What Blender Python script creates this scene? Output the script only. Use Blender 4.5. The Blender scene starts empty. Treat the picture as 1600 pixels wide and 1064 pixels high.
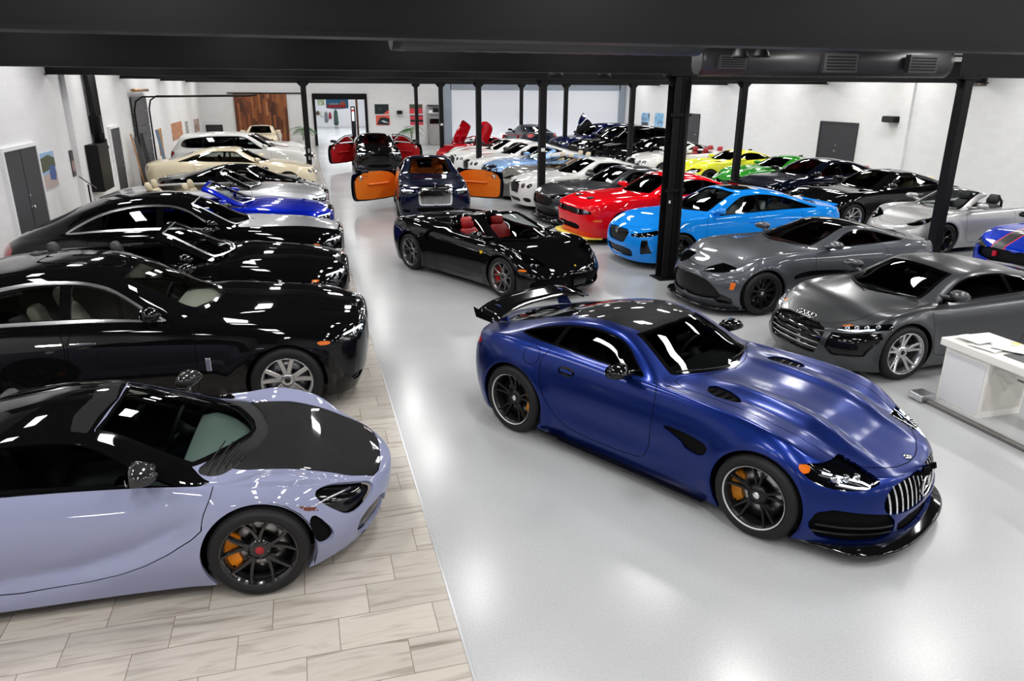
import bpy, math, random
import numpy as np
from mathutils import Matrix, Vector

random.seed(7)
SC = bpy.context.scene
COL = SC.collection

# ------------------------------------------------------------------ camera
F_PX, YAW, PITCH, ROLL = 1145.547, 0.27296, 0.32994, 0.00564
CAM_H = 3.30
def camera_axes():
    cy, sy = math.cos(YAW), math.sin(YAW)
    cp, sp = math.cos(PITCH), math.sin(PITCH)
    cr, sr = math.cos(ROLL), math.sin(ROLL)
    r = np.array([cy, -sy, 0.0]); fw = np.array([sy, cy, 0.0]); up = np.array([0, 0, 1.0])
    w = fw*cp - up*sp; u2 = up*cp + fw*sp
    return r*cr + u2*sr, u2*cr - r*sr, w
_r, _u, _w = camera_axes()
cam_data = bpy.data.cameras.new('camera')
cam_data.sensor_fit = 'HORIZONTAL'; cam_data.sensor_width = 36.0
cam_data.lens = F_PX/1600*36.0
cam_data.clip_start = 0.05; cam_data.clip_end = 300
cam = bpy.data.objects.new('camera', cam_data); COL.objects.link(cam)
M = Matrix.Identity(4)
for i in range(3):
    M[i][0] = _r[i]; M[i][1] = _u[i]; M[i][2] = -_w[i]
M[2][3] = CAM_H
cam.matrix_world = M
SC.camera = cam

# ------------------------------------------------------------------ world, exposure
wd = bpy.data.worlds.new('world'); SC.world = wd; wd.use_nodes = True
wd.node_tree.nodes['Background'].inputs[0].default_value = (0.8, 0.85, 0.9, 1)
wd.node_tree.nodes['Background'].inputs[1].default_value = 0.03
SC.view_settings.view_transform = 'Standard'
SC.view_settings.look = 'None'
SC.view_settings.gamma = 1.0
SC.view_settings.exposure = 0.0
SC.view_settings.use_curve_mapping = False
SC.cycles.max_bounces = 10
SC.cycles.transparent_max_bounces = 24
SC.cycles.sample_clamp_indirect = 6.0
SC.cycles.caustics_reflective = False
SC.cycles.caustics_refractive = False
SC.cycles.use_denoising = True
LAMP_STRENGTH = 45.0          # ceiling panel emission
LAMP_X = (-3.9, -.9, 2.2, 5.2, 8.2, 11.2, 14.2, 17.2, 19.6)

# ------------------------------------------------------------------ materials
MATS = {}
def srgb(*c):
    if len(c) == 1 and isinstance(c[0], str):
        h = c[0].lstrip('#'); c = [int(h[i:i+2], 16) for i in (0, 2, 4)]
    return tuple((x/255/12.92 if x/255 <= .04045 else ((x/255+.055)/1.055)**2.4) for x in c)
def new_mat(name):
    m = bpy.data.materials.new(name); m.use_nodes = True
    return m, m.node_tree.nodes, m.node_tree.links, m.node_tree.nodes['Principled BSDF']
def mat(name, col, rough=.5, metal=0., coat=0., spec=.5, emit=0., coat_rough=.03):
    if name in MATS: return MATS[name]
    m, n, l, b = new_mat(name)
    b.inputs['Base Color'].default_value = (*col, 1)
    b.inputs['Roughness'].default_value = rough
    b.inputs['Metallic'].default_value = metal
    b.inputs['Coat Weight'].default_value = coat
    b.inputs['Coat Roughness'].default_value = coat_rough
    b.inputs['Specular IOR Level'].default_value = spec
    if emit:
        b.inputs['Emission Color'].default_value = (*col, 1)
        b.inputs['Emission Strength'].default_value = emit
    MATS[name] = m
    return m
def paint(name, col, metal=.0, rough=.35, coat=1.0):
    """glossy car paint: coloured base under a clear coat, with a fine flake"""
    if name in MATS: return MATS[name]
    m = mat(name, col, rough, metal, coat, 0.)
    m.node_tree.nodes['Principled BSDF'].inputs['Coat IOR'].default_value = 1.42
    if metal > 0.2:
        n, l = m.node_tree.nodes, m.node_tree.links; b = n['Principled BSDF']
        t = n.new('ShaderNodeTexCoord'); v = n.new('ShaderNodeTexVoronoi'); v.inputs['Scale'].default_value = 900
        l.new(t.outputs['Object'], v.inputs['Vector'])
        r = n.new('ShaderNodeMapRange'); r.inputs['To Min'].default_value = rough-.06; r.inputs['To Max'].default_value = rough+.08
        l.new(v.outputs['Color'], r.inputs['Value']); l.new(r.outputs['Result'], b.inputs['Roughness'])
    return m
def glass(name, tint=(.5, .55, .52), refl=1.0, through=.7):
    """automotive glass: see-through tint under a Fresnel reflection"""
    if name in MATS: return MATS[name]
    m, n, l, b = new_mat(name); n.remove(b)
    out = n['Material Output']
    tr = n.new('ShaderNodeBsdfTransparent'); tr.inputs[0].default_value = (*[c*through for c in tint], 1)
    gl = n.new('ShaderNodeBsdfGlossy'); gl.inputs['Roughness'].default_value = .015; gl.inputs[0].default_value = (refl, refl, refl, 1)
    fr = n.new('ShaderNodeFresnel'); fr.inputs[0].default_value = 1.52
    mx = n.new('ShaderNodeMixShader')
    l.new(fr.outputs[0], mx.inputs[0]); l.new(tr.outputs[0], mx.inputs[1]); l.new(gl.outputs[0], mx.inputs[2])
    l.new(mx.outputs[0], out.inputs[0])
    MATS[name] = m
    return m
def carbon(name, scale=260, coat=1.0):
    if name in MATS: return MATS[name]
    m, n, l, b = new_mat(name)
    t = n.new('ShaderNodeTexCoord'); c = n.new('ShaderNodeTexChecker'); c.inputs['Scale'].default_value = scale
    c.inputs['Color1'].default_value = (.006, .006, .0065, 1); c.inputs['Color2'].default_value = (.024, .024, .025, 1)
    l.new(t.outputs['Object'], c.inputs['Vector']); l.new(c.outputs['Color'], b.inputs['Base Color'])
    b.inputs['Roughness'].default_value = .45; b.inputs['Specular IOR Level'].default_value = .04
    b.inputs['Coat Weight'].default_value = coat; b.inputs['Coat Roughness'].default_value = .03
    MATS[name] = m
    return m
def emis(name, col, s):
    if name in MATS: return MATS[name]
    m, n, l, b = new_mat(name); n.remove(b)
    e = n.new('ShaderNodeEmission'); e.inputs[0].default_value = (*col, 1); e.inputs[1].default_value = s
    l.new(e.outputs[0], n['Material Output'].inputs[0])
    MATS[name] = m
    return m

BLACKG = mat('gloss_black_trim', (.004, .004, .0045), .06, spec=.4)
BLACKM = mat('matte_black_plastic', (.009, .009, .01), .5, spec=.2)
RECESS = mat('shaded_intake_black', (.004, .004, .0045), .75, spec=.06)
SEAM = mat('panel_gap_dark', (.002, .002, .002), .9, spec=.1)
RUBBER = mat('tyre_rubber', (.011, .011, .012), .55, spec=.25)
CHROME = mat('chrome', (.82, .82, .83), .08, 1.)
SATIN = mat('satin_aluminium', (.55, .56, .58), .28, 1.)
STEEL = mat('brake_steel', (.32, .32, .33), .3, 1.)
DARKIN = mat('dark_cabin_trim', (.012, .012, .013), .6, spec=.2)
GLASS = glass('tinted_glass', (.80, .88, .85), through=.88)
GLASSD = glass('dark_privacy_glass', (.5, .52, .52), through=.16)
GLASSC = glass('clear_lens', (.95, .97, 1.), through=.95)
REDLENS = mat('red_tail_lens', (.35, .005, .01), .1, 0, 1.)
AMBER = mat('amber_lens', (.75, .16, .01), .15, 0, 1.)
CARBON = carbon('carbon_fibre_weave')

# ------------------------------------------------------------------ object helpers
def link(o, parent=None):
    COL.objects.link(o)
    if parent is not None: o.parent = parent
    return o
def empty(name, loc=(0, 0, 0), rz=0, label=None, cat=None, group=None, parent=None):
    o = bpy.data.objects.new(name, None); o.empty_display_size = .2
    o.location = loc; o.rotation_euler = (0, 0, rz)
    tag(o, label, cat, group)
    return link(o, parent)
def tag(o, label=None, cat=None, group=None, kind=None):
    for k, v in (('label', label), ('category', cat), ('group', group), ('kind', kind)):
        if v: o[k] = v
    return o
def np_mesh(name, V, polys, m, N=None, smooth=True):
    """polys: list of (k,n) int arrays"""
    me = bpy.data.meshes.new(name)
    V = np.asarray(V, np.float32)
    loops = np.concatenate([p.ravel() for p in polys]).astype(np.int32)
    sizes = np.concatenate([np.full(len(p), p.shape[1]) for p in polys]).astype(np.int32)
    starts = np.concatenate([[0], np.cumsum(sizes)[:-1]]).astype(np.int32)
    me.vertices.add(len(V)); me.vertices.foreach_set('co', V.ravel())
    me.loops.add(len(loops)); me.loops.foreach_set('vertex_index', loops)
    me.polygons.add(len(sizes)); me.polygons.foreach_set('loop_start', starts)
    try: me.polygons.foreach_set('loop_total', sizes)
    except Exception: pass
    me.polygons.foreach_set('use_smooth', np.full(len(sizes), smooth))
    me.update(calc_edges=True); me.validate()
    if N is not None and len(me.vertices) == len(N):
        me.normals_split_custom_set_from_vertices(np.asarray(N, np.float32))
    if m: me.materials.append(m)
    return me
class MB:
    """collects plain shapes into ONE mesh"""
    def __init__(s): s.v = []; s.f = []; s.sm = []
    def add(s, vs, fs, smooth=False):
        o = len(s.v); s.v += [tuple(map(float, p)) for p in vs]
        s.f += [tuple(i+o for i in f) for f in fs]; s.sm += [smooth]*len(fs)
        return s
    def box(s, c, d, rz=0, ry=0, rx=0, bev=0):
        hx, hy, hz = d[0]/2, d[1]/2, d[2]/2
        R = Matrix.Rotation(rz, 3, 'Z') @ Matrix.Rotation(ry, 3, 'Y') @ Matrix.Rotation(rx, 3, 'X')
        if bev <= 0:
            P = [(x, y, z) for x in (-hx, hx) for y in (-hy, hy) for z in (-hz, hz)]
            fs = [(0, 1, 3, 2), (4, 6, 7, 5), (0, 4, 5, 1), (2, 3, 7, 6), (0, 2, 6, 4), (1, 5, 7, 3)]
        else:
            b = min(bev, hx*.98, hy*.98, hz*.98); P = []; ix = {}
            for sx in (-1, 1):
                for sy in (-1, 1):
                    for sz in (-1, 1):
                        for ax in range(3):
                            h = [hx-b, hy-b, hz-b]; h[ax] += b
                            ix[(sx, sy, sz, ax)] = len(P); P.append((sx*h[0], sy*h[1], sz*h[2]))
            fs = []
            S = (-1, 1)
            for sx in S: fs.append([ix[(sx, a, b2, 0)] for a, b2 in ((-1, -1), (1, -1), (1, 1), (-1, 1))][::sx])
            for sy in S: fs.append([ix[(a, sy, b2, 1)] for a, b2 in ((-1, -1), (-1, 1), (1, 1), (1, -1))][::sy])
            for sz in S: fs.append([ix[(a, b2, sz, 2)] for a, b2 in ((-1, -1), (1, -1), (1, 1), (-1, 1))][::sz])
            for a in S:
                for b2 in S:
                    fs.append([ix[(-1, a, b2, 1)], ix[(1, a, b2, 1)], ix[(1, a, b2, 2)], ix[(-1, a, b2, 2)]][::-a*b2])
                    fs.append([ix[(a, -1, b2, 2)], ix[(a, 1, b2, 2)], ix[(a, 1, b2, 0)], ix[(a, -1, b2, 0)]][::-a*b2])
                    fs.append([ix[(a, b2, -1, 0)], ix[(a, b2, 1, 0)], ix[(a, b2, 1, 1)], ix[(a, b2, -1, 1)]][::-a*b2])
            for a in S:
                for b2 in S:
                    for c2 in S:
                        fs.append([ix[(a, b2, c2, k)] for k in range(3)][::a*b2*c2])
        P = [tuple(R @ Vector(p) + Vector(c)) for p in P]
        return s.add(P, fs)
    def lathe(s, prof, axis='y', n=32, c=(0, 0, 0), closed=False, smooth=True):
        """prof: (r, h) pairs; the axis runs along h"""
        P = []; k = len(prof)
        for i in range(n):
            a = 2*math.pi*i/n; ca, sa = math.cos(a), math.sin(a)
            for r, h in prof:
                if axis == 'y': P.append((c[0]+r*ca, c[1]+h, c[2]+r*sa))
                elif axis == 'x': P.append((c[0]+h, c[1]+r*ca, c[2]+r*sa))
                else: P.append((c[0]+r*ca, c[1]+r*sa, c[2]+h))
        fs = []
        for i in range(n):
            j = (i+1) % n
            for t in range(k if closed else k-1):
                t2 = (t+1) % k
                fs.append((i*k+t, i*k+t2, j*k+t2, j*k+t) if axis == 'y' else (i*k+t, j*k+t, j*k+t2, i*k+t2))
        return s.add(P, fs, smooth)
    def tube(s, pts, r, n=8, cap=True, closed=False):
        pts = [Vector(p) for p in pts]; P = []; m = len(pts)
        rr = r if isinstance(r, (list, tuple)) else [r]*m
        prev = None
        for i, p in enumerate(pts):
            if closed: d = (pts[(i+1) % m]-pts[i-1]).normalized()
            else: d = (pts[min(i+1, m-1)]-pts[max(i-1, 0)]).normalized()
            if prev is None:
                a = Vector((0, 0, 1)) if abs(d.z) < .9 else Vector((1, 0, 0))
                x = d.cross(a).normalized()
            else:
                x = (prev - d*prev.dot(d)).normalized()
            prev = x; y = d.cross(x)
            for k in range(n):
                t = 2*math.pi*k/n
                P.append(tuple(p + x*(rr[i]*math.cos(t)) + y*(rr[i]*math.sin(t))))
        fs = []
        for i in range(m if closed else m-1):
            j = (i+1) % m
            for k in range(n):
                k2 = (k+1) % n; fs.append((i*n+k, i*n+k2, j*n+k2, j*n+k))
        s.add(P, fs, True)
        if cap and not closed:
            o = len(s.v)-len(P)
            s.f.append(tuple(o+k for k in range(n))[::-1]); s.f.append(tuple(o+(m-1)*n+k for k in range(n))); s.sm += [False]*2
        return s
    def prism(s, poly, h0, h1, axis='z', smooth=False):
        """extrude a 2D polygon along an axis"""
        k = len(poly)
        def pt(a, b, h): return (a, b, h) if axis == 'z' else ((a, h, b) if axis == 'y' else (h, a, b))
        P = [pt(a, b, h0) for a, b in poly]+[pt(a, b, h1) for a, b in poly]
        fs = [tuple(range(k))[::-1], tuple(range(k, 2*k))]+[(i, (i+1) % k, k+(i+1) % k, k+i) for i in range(k)]
        if axis == 'y': fs = [f[::-1] for f in fs]
        return s.add(P, fs, smooth)
    def loft(s, rings, cap=True, smooth=True):
        k = len(rings[0]); P = [p for r in rings for p in r]
        fs = []
        for i in range(len(rings)-1):
            for t in range(k):
                t2 = (t+1) % k
                fs.append((i*k+t, i*k+t2, (i+1)*k+t2, (i+1)*k+t))
        if cap: fs += [tuple(range(k))[::-1], tuple(range((len(rings)-1)*k, len(rings)*k))]
        return s.add(P, fs, smooth)
    def sheet(s, grid, smooth=True):
        n, k = len(grid), len(grid[0])
        return s.add([p for r in grid for p in r], [(i*k+j, i*k+j+1, (i+1)*k+j+1, (i+1)*k+j) for i in range(n-1) for j in range(k-1)], smooth)
    def mesh(s, name, m):
        me = bpy.data.meshes.new(name); me.from_pydata(s.v, [], s.f)
        me.polygons.foreach_set('use_smooth', s.sm); me.update()
        if m: me.materials.append(m)
        return me
    def obj(s, name, m, parent=None, subsurf=0, bevel=0):
        o = bpy.data.objects.new(name, s.mesh(name, m)); link(o, parent)
        if bevel:
            b = o.modifiers.new('bevel', 'BEVEL'); b.width = bevel; b.segments = 2; b.limit_method = 'ANGLE'
        if subsurf:
            x = o.modifiers.new('sub', 'SUBSURF'); x.levels = x.render_levels = subsurf
        return o

# ------------------------------------------------------------------ car body surface
def pchip(pts):
    pts = sorted(pts); x = np.array([p[0] for p in pts], float); y = np.array([p[1] for p in pts], float)
    if len(x) == 1: return lambda q: np.full_like(np.asarray(q, float), y[0])
    h = np.diff(x); d = np.diff(y)/h; m = np.zeros_like(x)
    if len(x) > 2:
        w1 = 2*h[1:]+h[:-1]; w2 = h[1:]+2*h[:-1]
        ok = d[:-1]*d[1:] > 0
        with np.errstate(divide='ignore', invalid='ignore'):
            hm = (w1+w2)/(w1/d[:-1]+w2/d[1:])
        m[1:-1] = np.where(ok, hm, 0)
    m[0] = d[0]; m[-1] = d[-1]
    def f(q):
        q = np.clip(np.asarray(q, float), x[0], x[-1])
        i = np.clip(np.searchsorted(x, q)-1, 0, len(x)-2)
        t = (q-x[i])/h[i]
        return (y[i]*(1+2*t)*(1-t)**2 + m[i]*h[i]*t*(1-t)**2 + y[i+1]*t*t*(3-2*t) + m[i+1]*h[i]*t*t*(t-1))
    return f
def lerp(a, b, t): return a+(b-a)*t
def sdf_poly(P, poly):
    poly = np.asarray(poly, float); n = len(poly)
    d2 = np.full(len(P), 1e9); ins = np.zeros(len(P), bool)
    for i in range(n):
        a = poly[i]; b = poly[(i+1) % n]; e = b-a; L = max(e@e, 1e-12)
        w = P-a; t = np.clip((w@e)/L, 0, 1)
        q = w-t[:, None]*e; d2 = np.minimum(d2, (q*q).sum(1))
        c = ((a[1] <= P[:, 1]) & (b[1] > P[:, 1])) | ((b[1] <= P[:, 1]) & (a[1] > P[:, 1]))
        with np.errstate(divide='ignore', invalid='ignore'):
            xx = a[0]+(P[:, 1]-a[1])/(b[1]-a[1] if b[1] != a[1] else 1e-12)*e[0]
        ins ^= c & (P[:, 0] < xx)
    d = np.sqrt(d2)
    return np.where(ins, -d, d)
def chaikin(poly, n=2):
    for _ in range(n):
        q = []
        for i in range(len(poly)):
            a = np.array(poly[i], float); b = np.array(poly[(i+1) % len(poly)], float)
            q += [a*.75+b*.25, a*.25+b*.75]
        poly = q
    return poly

def is_convex(poly):
    p = np.asarray(poly, float); n = len(p); sg = 0
    for i in range(n):
        a, b, c = p[i], p[(i+1) % n], p[(i+2) % n]; z = (b[0]-a[0])*(c[1]-b[1])-(b[1]-a[1])*(c[0]-b[0])
        if abs(z) < 1e-12: continue
        if sg == 0: sg = 1 if z > 0 else -1
        elif (z > 0) != (sg > 0): return False
    return True
NLINE = 11
class Surf:
    """half of a car skin (y >= 0): a smooth grid lofted over feature lines, cut into tagged patches"""
    def __init__(s, c, step=.035, nv=1.0):
        s.c = c
        xf, xr, cf, cr, nf, nr = (c[k] for k in ('xf', 'xr', 'cf', 'cr', 'nf', 'nr'))
        W, bot, belt, beltw, raily, top = (pchip(c[k]) for k in ('W', 'bot', 'belt', 'beltw', 'raily', 'top'))
        nose, tail = pchip(c['nose']), pchip(c['tail'])
        sw, cam_ = pchip(c['sweep']), pchip(c['camber'])
        # stations, spaced evenly along the plan outline
        dens = [(x, 1.0) for x in np.linspace(xr+cr, xf-cf, 200)]
        t = np.linspace(0, math.pi/2, 400)
        def arc(n): return np.sin(t)**(2/n), np.cos(t)**(2/n)
        fx, fy = arc(nf); rx, ry = arc(nr)
        X = np.concatenate([(xr+cr-rx*cr)[::-1], np.linspace(xr+cr, xf-cf, 400)[1:-1], xf-cf+fx*cf])
        Y = np.concatenate([ry[::-1], np.ones(398), fy])*W(X)
        L = np.concatenate([[0], np.cumsum(np.hypot(np.diff(X), np.diff(Y)))])
        n = int(L[-1]/step)
        q = np.linspace(0, L[-1], n+1)
        x = np.interp(q, L, X); pf = np.interp(q, L, np.concatenate([ry[::-1], np.ones(398), fy]))
        pf[0] = pf[-1] = 0
        tf = np.clip((x-(xf-cf))/cf, 0, 1); tr = np.clip(((xr+cr)-x)/cr, 0, 1)
        s.x_nom = x
        # feature lines
        w, zb, ze, wb_, ry_, zt = W(x), bot(x), belt(x), beltw(x), raily(x), top(x)
        zr = top(np.clip(x+sw(x), xr, xf))-cam_(x)
        m1, m2, m3 = c.get('zfr', (.22, .52, .84)); f1, f3 = c.get('wfr', (.985, .985))
        dz = ze-zb
        sl = pchip(c['sill'])(x) if 'sill' in c else np.full_like(x, .94)
        y = [None]*NLINE; z = [None]*NLINE
        y[0], z[0] = w*sl, zb
        y[1], z[1] = w*f1, zb+dz*m1
        y[2], z[2] = w, zb+dz*m2
        y[3], z[3] = lerp(w*f3, wb_, .15), zb+dz*m3
        y[4], z[4] = wb_, ze
        y[5], z[5] = wb_-.03, ze+.012
        y[8], z[8] = ry_, zr
        y[6], z[6] = lerp(y[5], y[8], .36), lerp(z[5], z[8], .46)
        y[7], z[7] = lerp(y[5], y[8], .80), lerp(z[5], z[8], .89)
        y[10], z[10] = np.zeros_like(x), zt
        y[9], z[9] = ry_*.52, zr+(zt-zr)*.76
        C = np.zeros((len(x), NLINE, 3))
        for j in range(NLINE):
            zz = z[j]
            zf_, zr_ = zz[-1], zz[0]
            xx = np.where(tf > 0, (xf-cf)+(nose(zz)-(xf-cf))*tf, x)
            xx = np.where(tr > 0, (xr+cr)+(tail(zz)-(xr+cr))*tr, xx)
            C[:, j, 0] = xx; C[:, j, 1] = y[j]*pf; C[:, j, 2] = zz
        # across: cubic B-spline over the lines
        cnt = [2, 5, 6, 5, 4, 5, 5, 3, 7, 7]
        vs = [0.0]
        for j, k in enumerate(cnt):
            k = max(2, int(round(k*nv))); vs += [j+(i+1)/k for i in range(k)]
        s.vs = np.array(vs)
        E = np.concatenate([2*C[:, :1]-C[:, 1:2], C, C[:, -2:-1]*np.array([1, -1, 1])], 1)
        G = np.zeros((len(x), len(vs), 3))
        for k, v in enumerate(vs):
            j = min(int(v), NLINE-2); t_ = v-j
            b = [(1-t_)**3/6, (3*t_**3-6*t_**2+4)/6, (-3*t_**3+3*t_**2+3*t_+1)/6, t_**3/6]
            G[:, k] = sum(b[i]*E[:, j+i] for i in range(4))
        its = c.get('smooth', 2)
        mir = np.array([1, -1, 1])
        for _ in range(int(round(its*(.035/step)**2))):
            P = np.concatenate([G[1:2]*mir, G, G[-2:-1]*mir]); G = (P[:-2]+2*P[1:-1]+P[2:])/4
        G[0, :, 1] = G[-1, :, 1] = 0; G[:, -1, 1] = 0
        Vf = G.reshape(-1, 3)
        xx, yy, zz = Vf[:, 0].copy(), Vf[:, 1].copy(), Vf[:, 2].copy()
        vv = np.tile(s.vs, len(x))
        for (xw, zw, ra, amp) in c.get('flare', ()):
            r = np.hypot(xx-xw, zz-zw)
            Vf[:, 1] += amp*np.exp(-((r-ra)/.07)**2)*np.clip((5-vv), 0, 1)*(yy > .5)
        for fn in c.get('mods', ()):
            fn(Vf, vv)
        G = Vf.reshape(G.shape)
        G[0, :, 1] = G[-1, :, 1] = 0; G[:, -1, 1] = 0
        P = np.concatenate([G[1:2]*mir, G, G[-2:-1]*mir]); du = P[2:]-P[:-2]
        P = np.concatenate([2*G[:, :1]-G[:, 1:2], G, G[:, -2:-1]*mir], 1); dv = P[:, 2:]-P[:, :-2]
        N = np.cross(du, dv).reshape(-1, 3)
        N[:, 1] = np.where(np.abs(Vf[:, 1]) < 1e-6, 0, N[:, 1])
        N /= np.linalg.norm(N, axis=1)[:, None]+1e-12
        # outward: side faces must point to +y
        nu, nk = G.shape[:2]
        s.V = Vf; s.N = N; s.vv = vv; s.G = G
        idx = np.arange(nu*nk).reshape(nu, nk)
        a, b, c2, d = idx[:-1, :-1].ravel(), idx[1:, :-1].ravel(), idx[1:, 1:].ravel(), idx[:-1, 1:].ravel()
        s.T = np.concatenate([np.stack([a, b, c2], 1), np.stack([a, c2, d], 1)])
        probe = np.argmax(Vf[:, 1])
        if N[probe, 1] < 0: s.N = -N
        fn_ = np.cross(Vf[s.T[:, 1]]-Vf[s.T[:, 0]], Vf[s.T[:, 2]]-Vf[s.T[:, 0]])
        if (fn_*s.N[s.T[:, 0]]).sum() < 0: s.T = s.T[:, ::-1].copy()
        s.tags = np.zeros(len(s.T), int); s.names = {'body': 0}
    def tid(s, name):
        if name not in s.names: s.names[name] = len(s.names)
        return s.names[name]
    def cut(s, f, on):
        """split the triangles of the tags ON along f = 0; returns the mask of those with f < 0"""
        cand = np.isin(s.tags, [s.names[o] for o in on if o in s.names])
        neg = f < 0
        k = neg[s.T].sum(1)
        mix = cand & (k > 0) & (k < 3)
        if mix.any():
            T = s.T[mix]; tg = s.tags[mix]; ng = neg[T]
            lone_neg = ng.sum(1) == 1
            lone = np.where(lone_neg, np.argmax(ng, 1), np.argmin(ng, 1))
            r = np.arange(len(T))
            a, b, c = T[r, lone], T[r, (lone+1) % 3], T[r, (lone+2) % 3]
            e = np.concatenate([np.stack([a, b], 1), np.stack([a, c], 1)])
            es = np.sort(e, 1); ue, inv = np.unique(es, axis=0, return_inverse=True); inv = inv.ravel()
            f0, f1 = f[ue[:, 0]], f[ue[:, 1]]
            t = np.clip(f0/(f0-f1), .001, .999)[:, None]
            nV = lerp(s.V[ue[:, 0]], s.V[ue[:, 1]], t); nN = lerp(s.N[ue[:, 0]], s.N[ue[:, 1]], t)
            nN /= np.linalg.norm(nN, axis=1)[:, None]+1e-12
            base = len(s.V)
            s.V = np.concatenate([s.V, nV]); s.N = np.concatenate([s.N, nN])
            s.vv = np.concatenate([s.vv, lerp(s.vv[ue[:, 0]], s.vv[ue[:, 1]], t[:, 0])])
            ab, ac = base+inv[:len(T)], base+inv[len(T):]
            new = np.concatenate([np.stack([a, ab, ac], 1), np.stack([ab, b, c], 1), np.stack([ab, c, ac], 1)])
            s.T = np.concatenate([s.T[~mix], new]); s.tags = np.concatenate([s.tags[~mix], tg, tg, tg])
            inside_new = np.concatenate([lone_neg, ~lone_neg, ~lone_neg])
            inside = np.concatenate([(k == 3)[~mix], inside_new])
        else:
            inside = k == 3
        cand = np.isin(s.tags, [s.names[o] for o in on if o in s.names])
        return inside & cand
    def proj(s, plane):
        V = s.V
        if plane == 'xz': return V[:, [0, 2]]
        if plane == 'xy': return V[:, [0, 1]]
        if plane == 'yz': return V[:, [1, 2]]
        if plane == 'xv': return np.stack([V[:, 0], s.vv*.1], 1)
        return np.stack([V@np.array(plane[0]), V@np.array(plane[1])], 1)
    def field(s, plane, poly, cond=None):
        f = sdf_poly(s.proj(plane), poly)
        if cond is not None:
            ok = cond(s.V, s.vv, s.N); f = np.where(ok, f, np.maximum(f, .02))
        return f
    def patch(s, name, plane, poly, on=('body',), cond=None, smooth=0, gap=0, trim=0, trim_name=None):
        if smooth: poly = chaikin(poly, smooth)
        if plane == 'xv': poly = [(a, b*.1) for a, b in poly]
        f = s.field(plane, poly, cond)
        if gap:
            m = s.cut(f-gap, on); s.tags[m] = s.tid('_g')
            f = s.field(plane, poly, cond)
            m = s.cut(f+gap, ('_g',)); seam = (s.tags == s.tid('_g')) & ~m
            s.tags[m] = s.tid(name); s.tags[seam] = s.tid('panel_gap')
        elif trim:
            m = s.cut(f, on); s.tags[m] = s.tid(trim_name)
            f = s.field(plane, poly, cond)
            s._last = m
            sub = s.tid('_t'); s.tags[m] = sub
            m2 = s.cut(f+trim, ('_t',))
            rest = (s.tags == sub) & ~m2
            s.tags[m2] = s.tid(name); s.tags[rest] = s.tid(trim_name)
        elif smooth == 0 and len(poly) <= 6 and is_convex(poly):
            # straight-edged shapes: one exact straight cut per side, however thin the shape
            pts = np.asarray(poly, float); ctr = pts.mean(0)
            for o in on:
                if o not in s.names: continue
                cur = '_c'; s.tid(cur); first = True
                for i in range(len(pts)):
                    a, b = pts[i], pts[(i+1) % len(pts)]; e = b-a; nrm = np.array([e[1], -e[0]]); nrm /= np.linalg.norm(nrm)+1e-12
                    if (ctr-a)@nrm > 0: nrm = -nrm
                    g = (s.proj(plane)-a)@nrm
                    if first:
                        m = s.cut(g, (o,)); s.tags[m] = s.names[cur]; first = False
                    else:
                        m = s.cut(g, (cur,)); s.tags[(s.tags == s.names[cur]) & ~m] = s.names[o]
                if cond is not None:
                    g = np.where(cond(s.V, s.vv, s.N), -.02, .02); m = s.cut(g, (cur,)); s.tags[(s.tags == s.names[cur]) & ~m] = s.names[o]
                s.tags[s.tags == s.names[cur]] = s.tid(name)
        else:
            m = s.cut(f, on); s.tags[m] = s.tid(name)
    def circle_cut(s, xw, zw, ra, name='_arch', on=('body', 'door', 'side_skirt', 'hood', 'front_bumper')):
        r = np.hypot(s.V[:, 0]-xw, s.V[:, 2]-zw)-ra
        f = np.where((s.V[:, 1] > .45) & (s.vv < 8), r, np.maximum(r, .02))
        m = s.cut(f, on); s.tags[m] = s.tid(name)
    def edges(s, mask):
        T = s.T[mask]; e = np.concatenate([T[:, [0, 1]], T[:, [1, 2]], T[:, [2, 0]]])
        es = np.sort(e, 1); u, i, c = np.unique(es, axis=0, return_index=True, return_counts=True)
        return e[i[c == 1]]
    def part(s, names, off=0., skirt=0., side='both'):
        """V, polys, N of a tagged patch; SKIRT adds walls of that depth along its rim (not on the centre line)"""
        ids = [s.names[n] for n in (names if isinstance(names, (list, tuple)) else [names]) if n in s.names]
        mask = np.isin(s.tags, ids)
        if not mask.any(): return None
        T = s.T[mask]; u, inv = np.unique(T, return_inverse=True); T2 = inv.reshape(T.shape)
        V = s.V[u]+off*s.N[u]; N = s.N[u].copy(); cen = np.abs(s.V[u][:, 1]) < 1e-5
        V[cen, 1] = 0
        polys = [(V, T2, N)]
        if skirt:
            e = s.edges(mask)
            keep = ~((np.abs(s.V[e[:, 0], 1]) < 1e-5) & (np.abs(s.V[e[:, 1], 1]) < 1e-5)); e = e[keep]
            if len(e):
                a, b = s.V[e[:, 0]]+off*s.N[e[:, 0]], s.V[e[:, 1]]+off*s.N[e[:, 1]]
                a2, b2 = a-skirt*s.N[e[:, 0]], b-skirt*s.N[e[:, 1]]
                n = np.cross(b-a, a2-a); n /= np.linalg.norm(n, axis=1)[:, None]+1e-12
                k = len(e); VV = np.concatenate([b, a, a2, b2]); i = np.arange(k)
                polys.append((VV, np.stack([i, i+k, i+2*k, i+3*k], 1), np.concatenate([-n]*4)))
        out = []
        for sd in ((1, -1) if side == 'both' else ((1,) if side == 'L' else (-1,))):
            for (V, T_, N) in polys:
                if sd == 1: out.append((V, T_, N))
                else:
                    mm = np.array([1, -1, 1]); out.append((V*mm, T_[:, ::-1], N*mm))
        VV = []; PP = []; NN = []; o = 0
        for V, T_, N in out:
            VV.append(V); NN.append(N); PP.append(T_+o); o += len(V)
        return np.concatenate(VV), PP, np.concatenate(NN)
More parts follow.
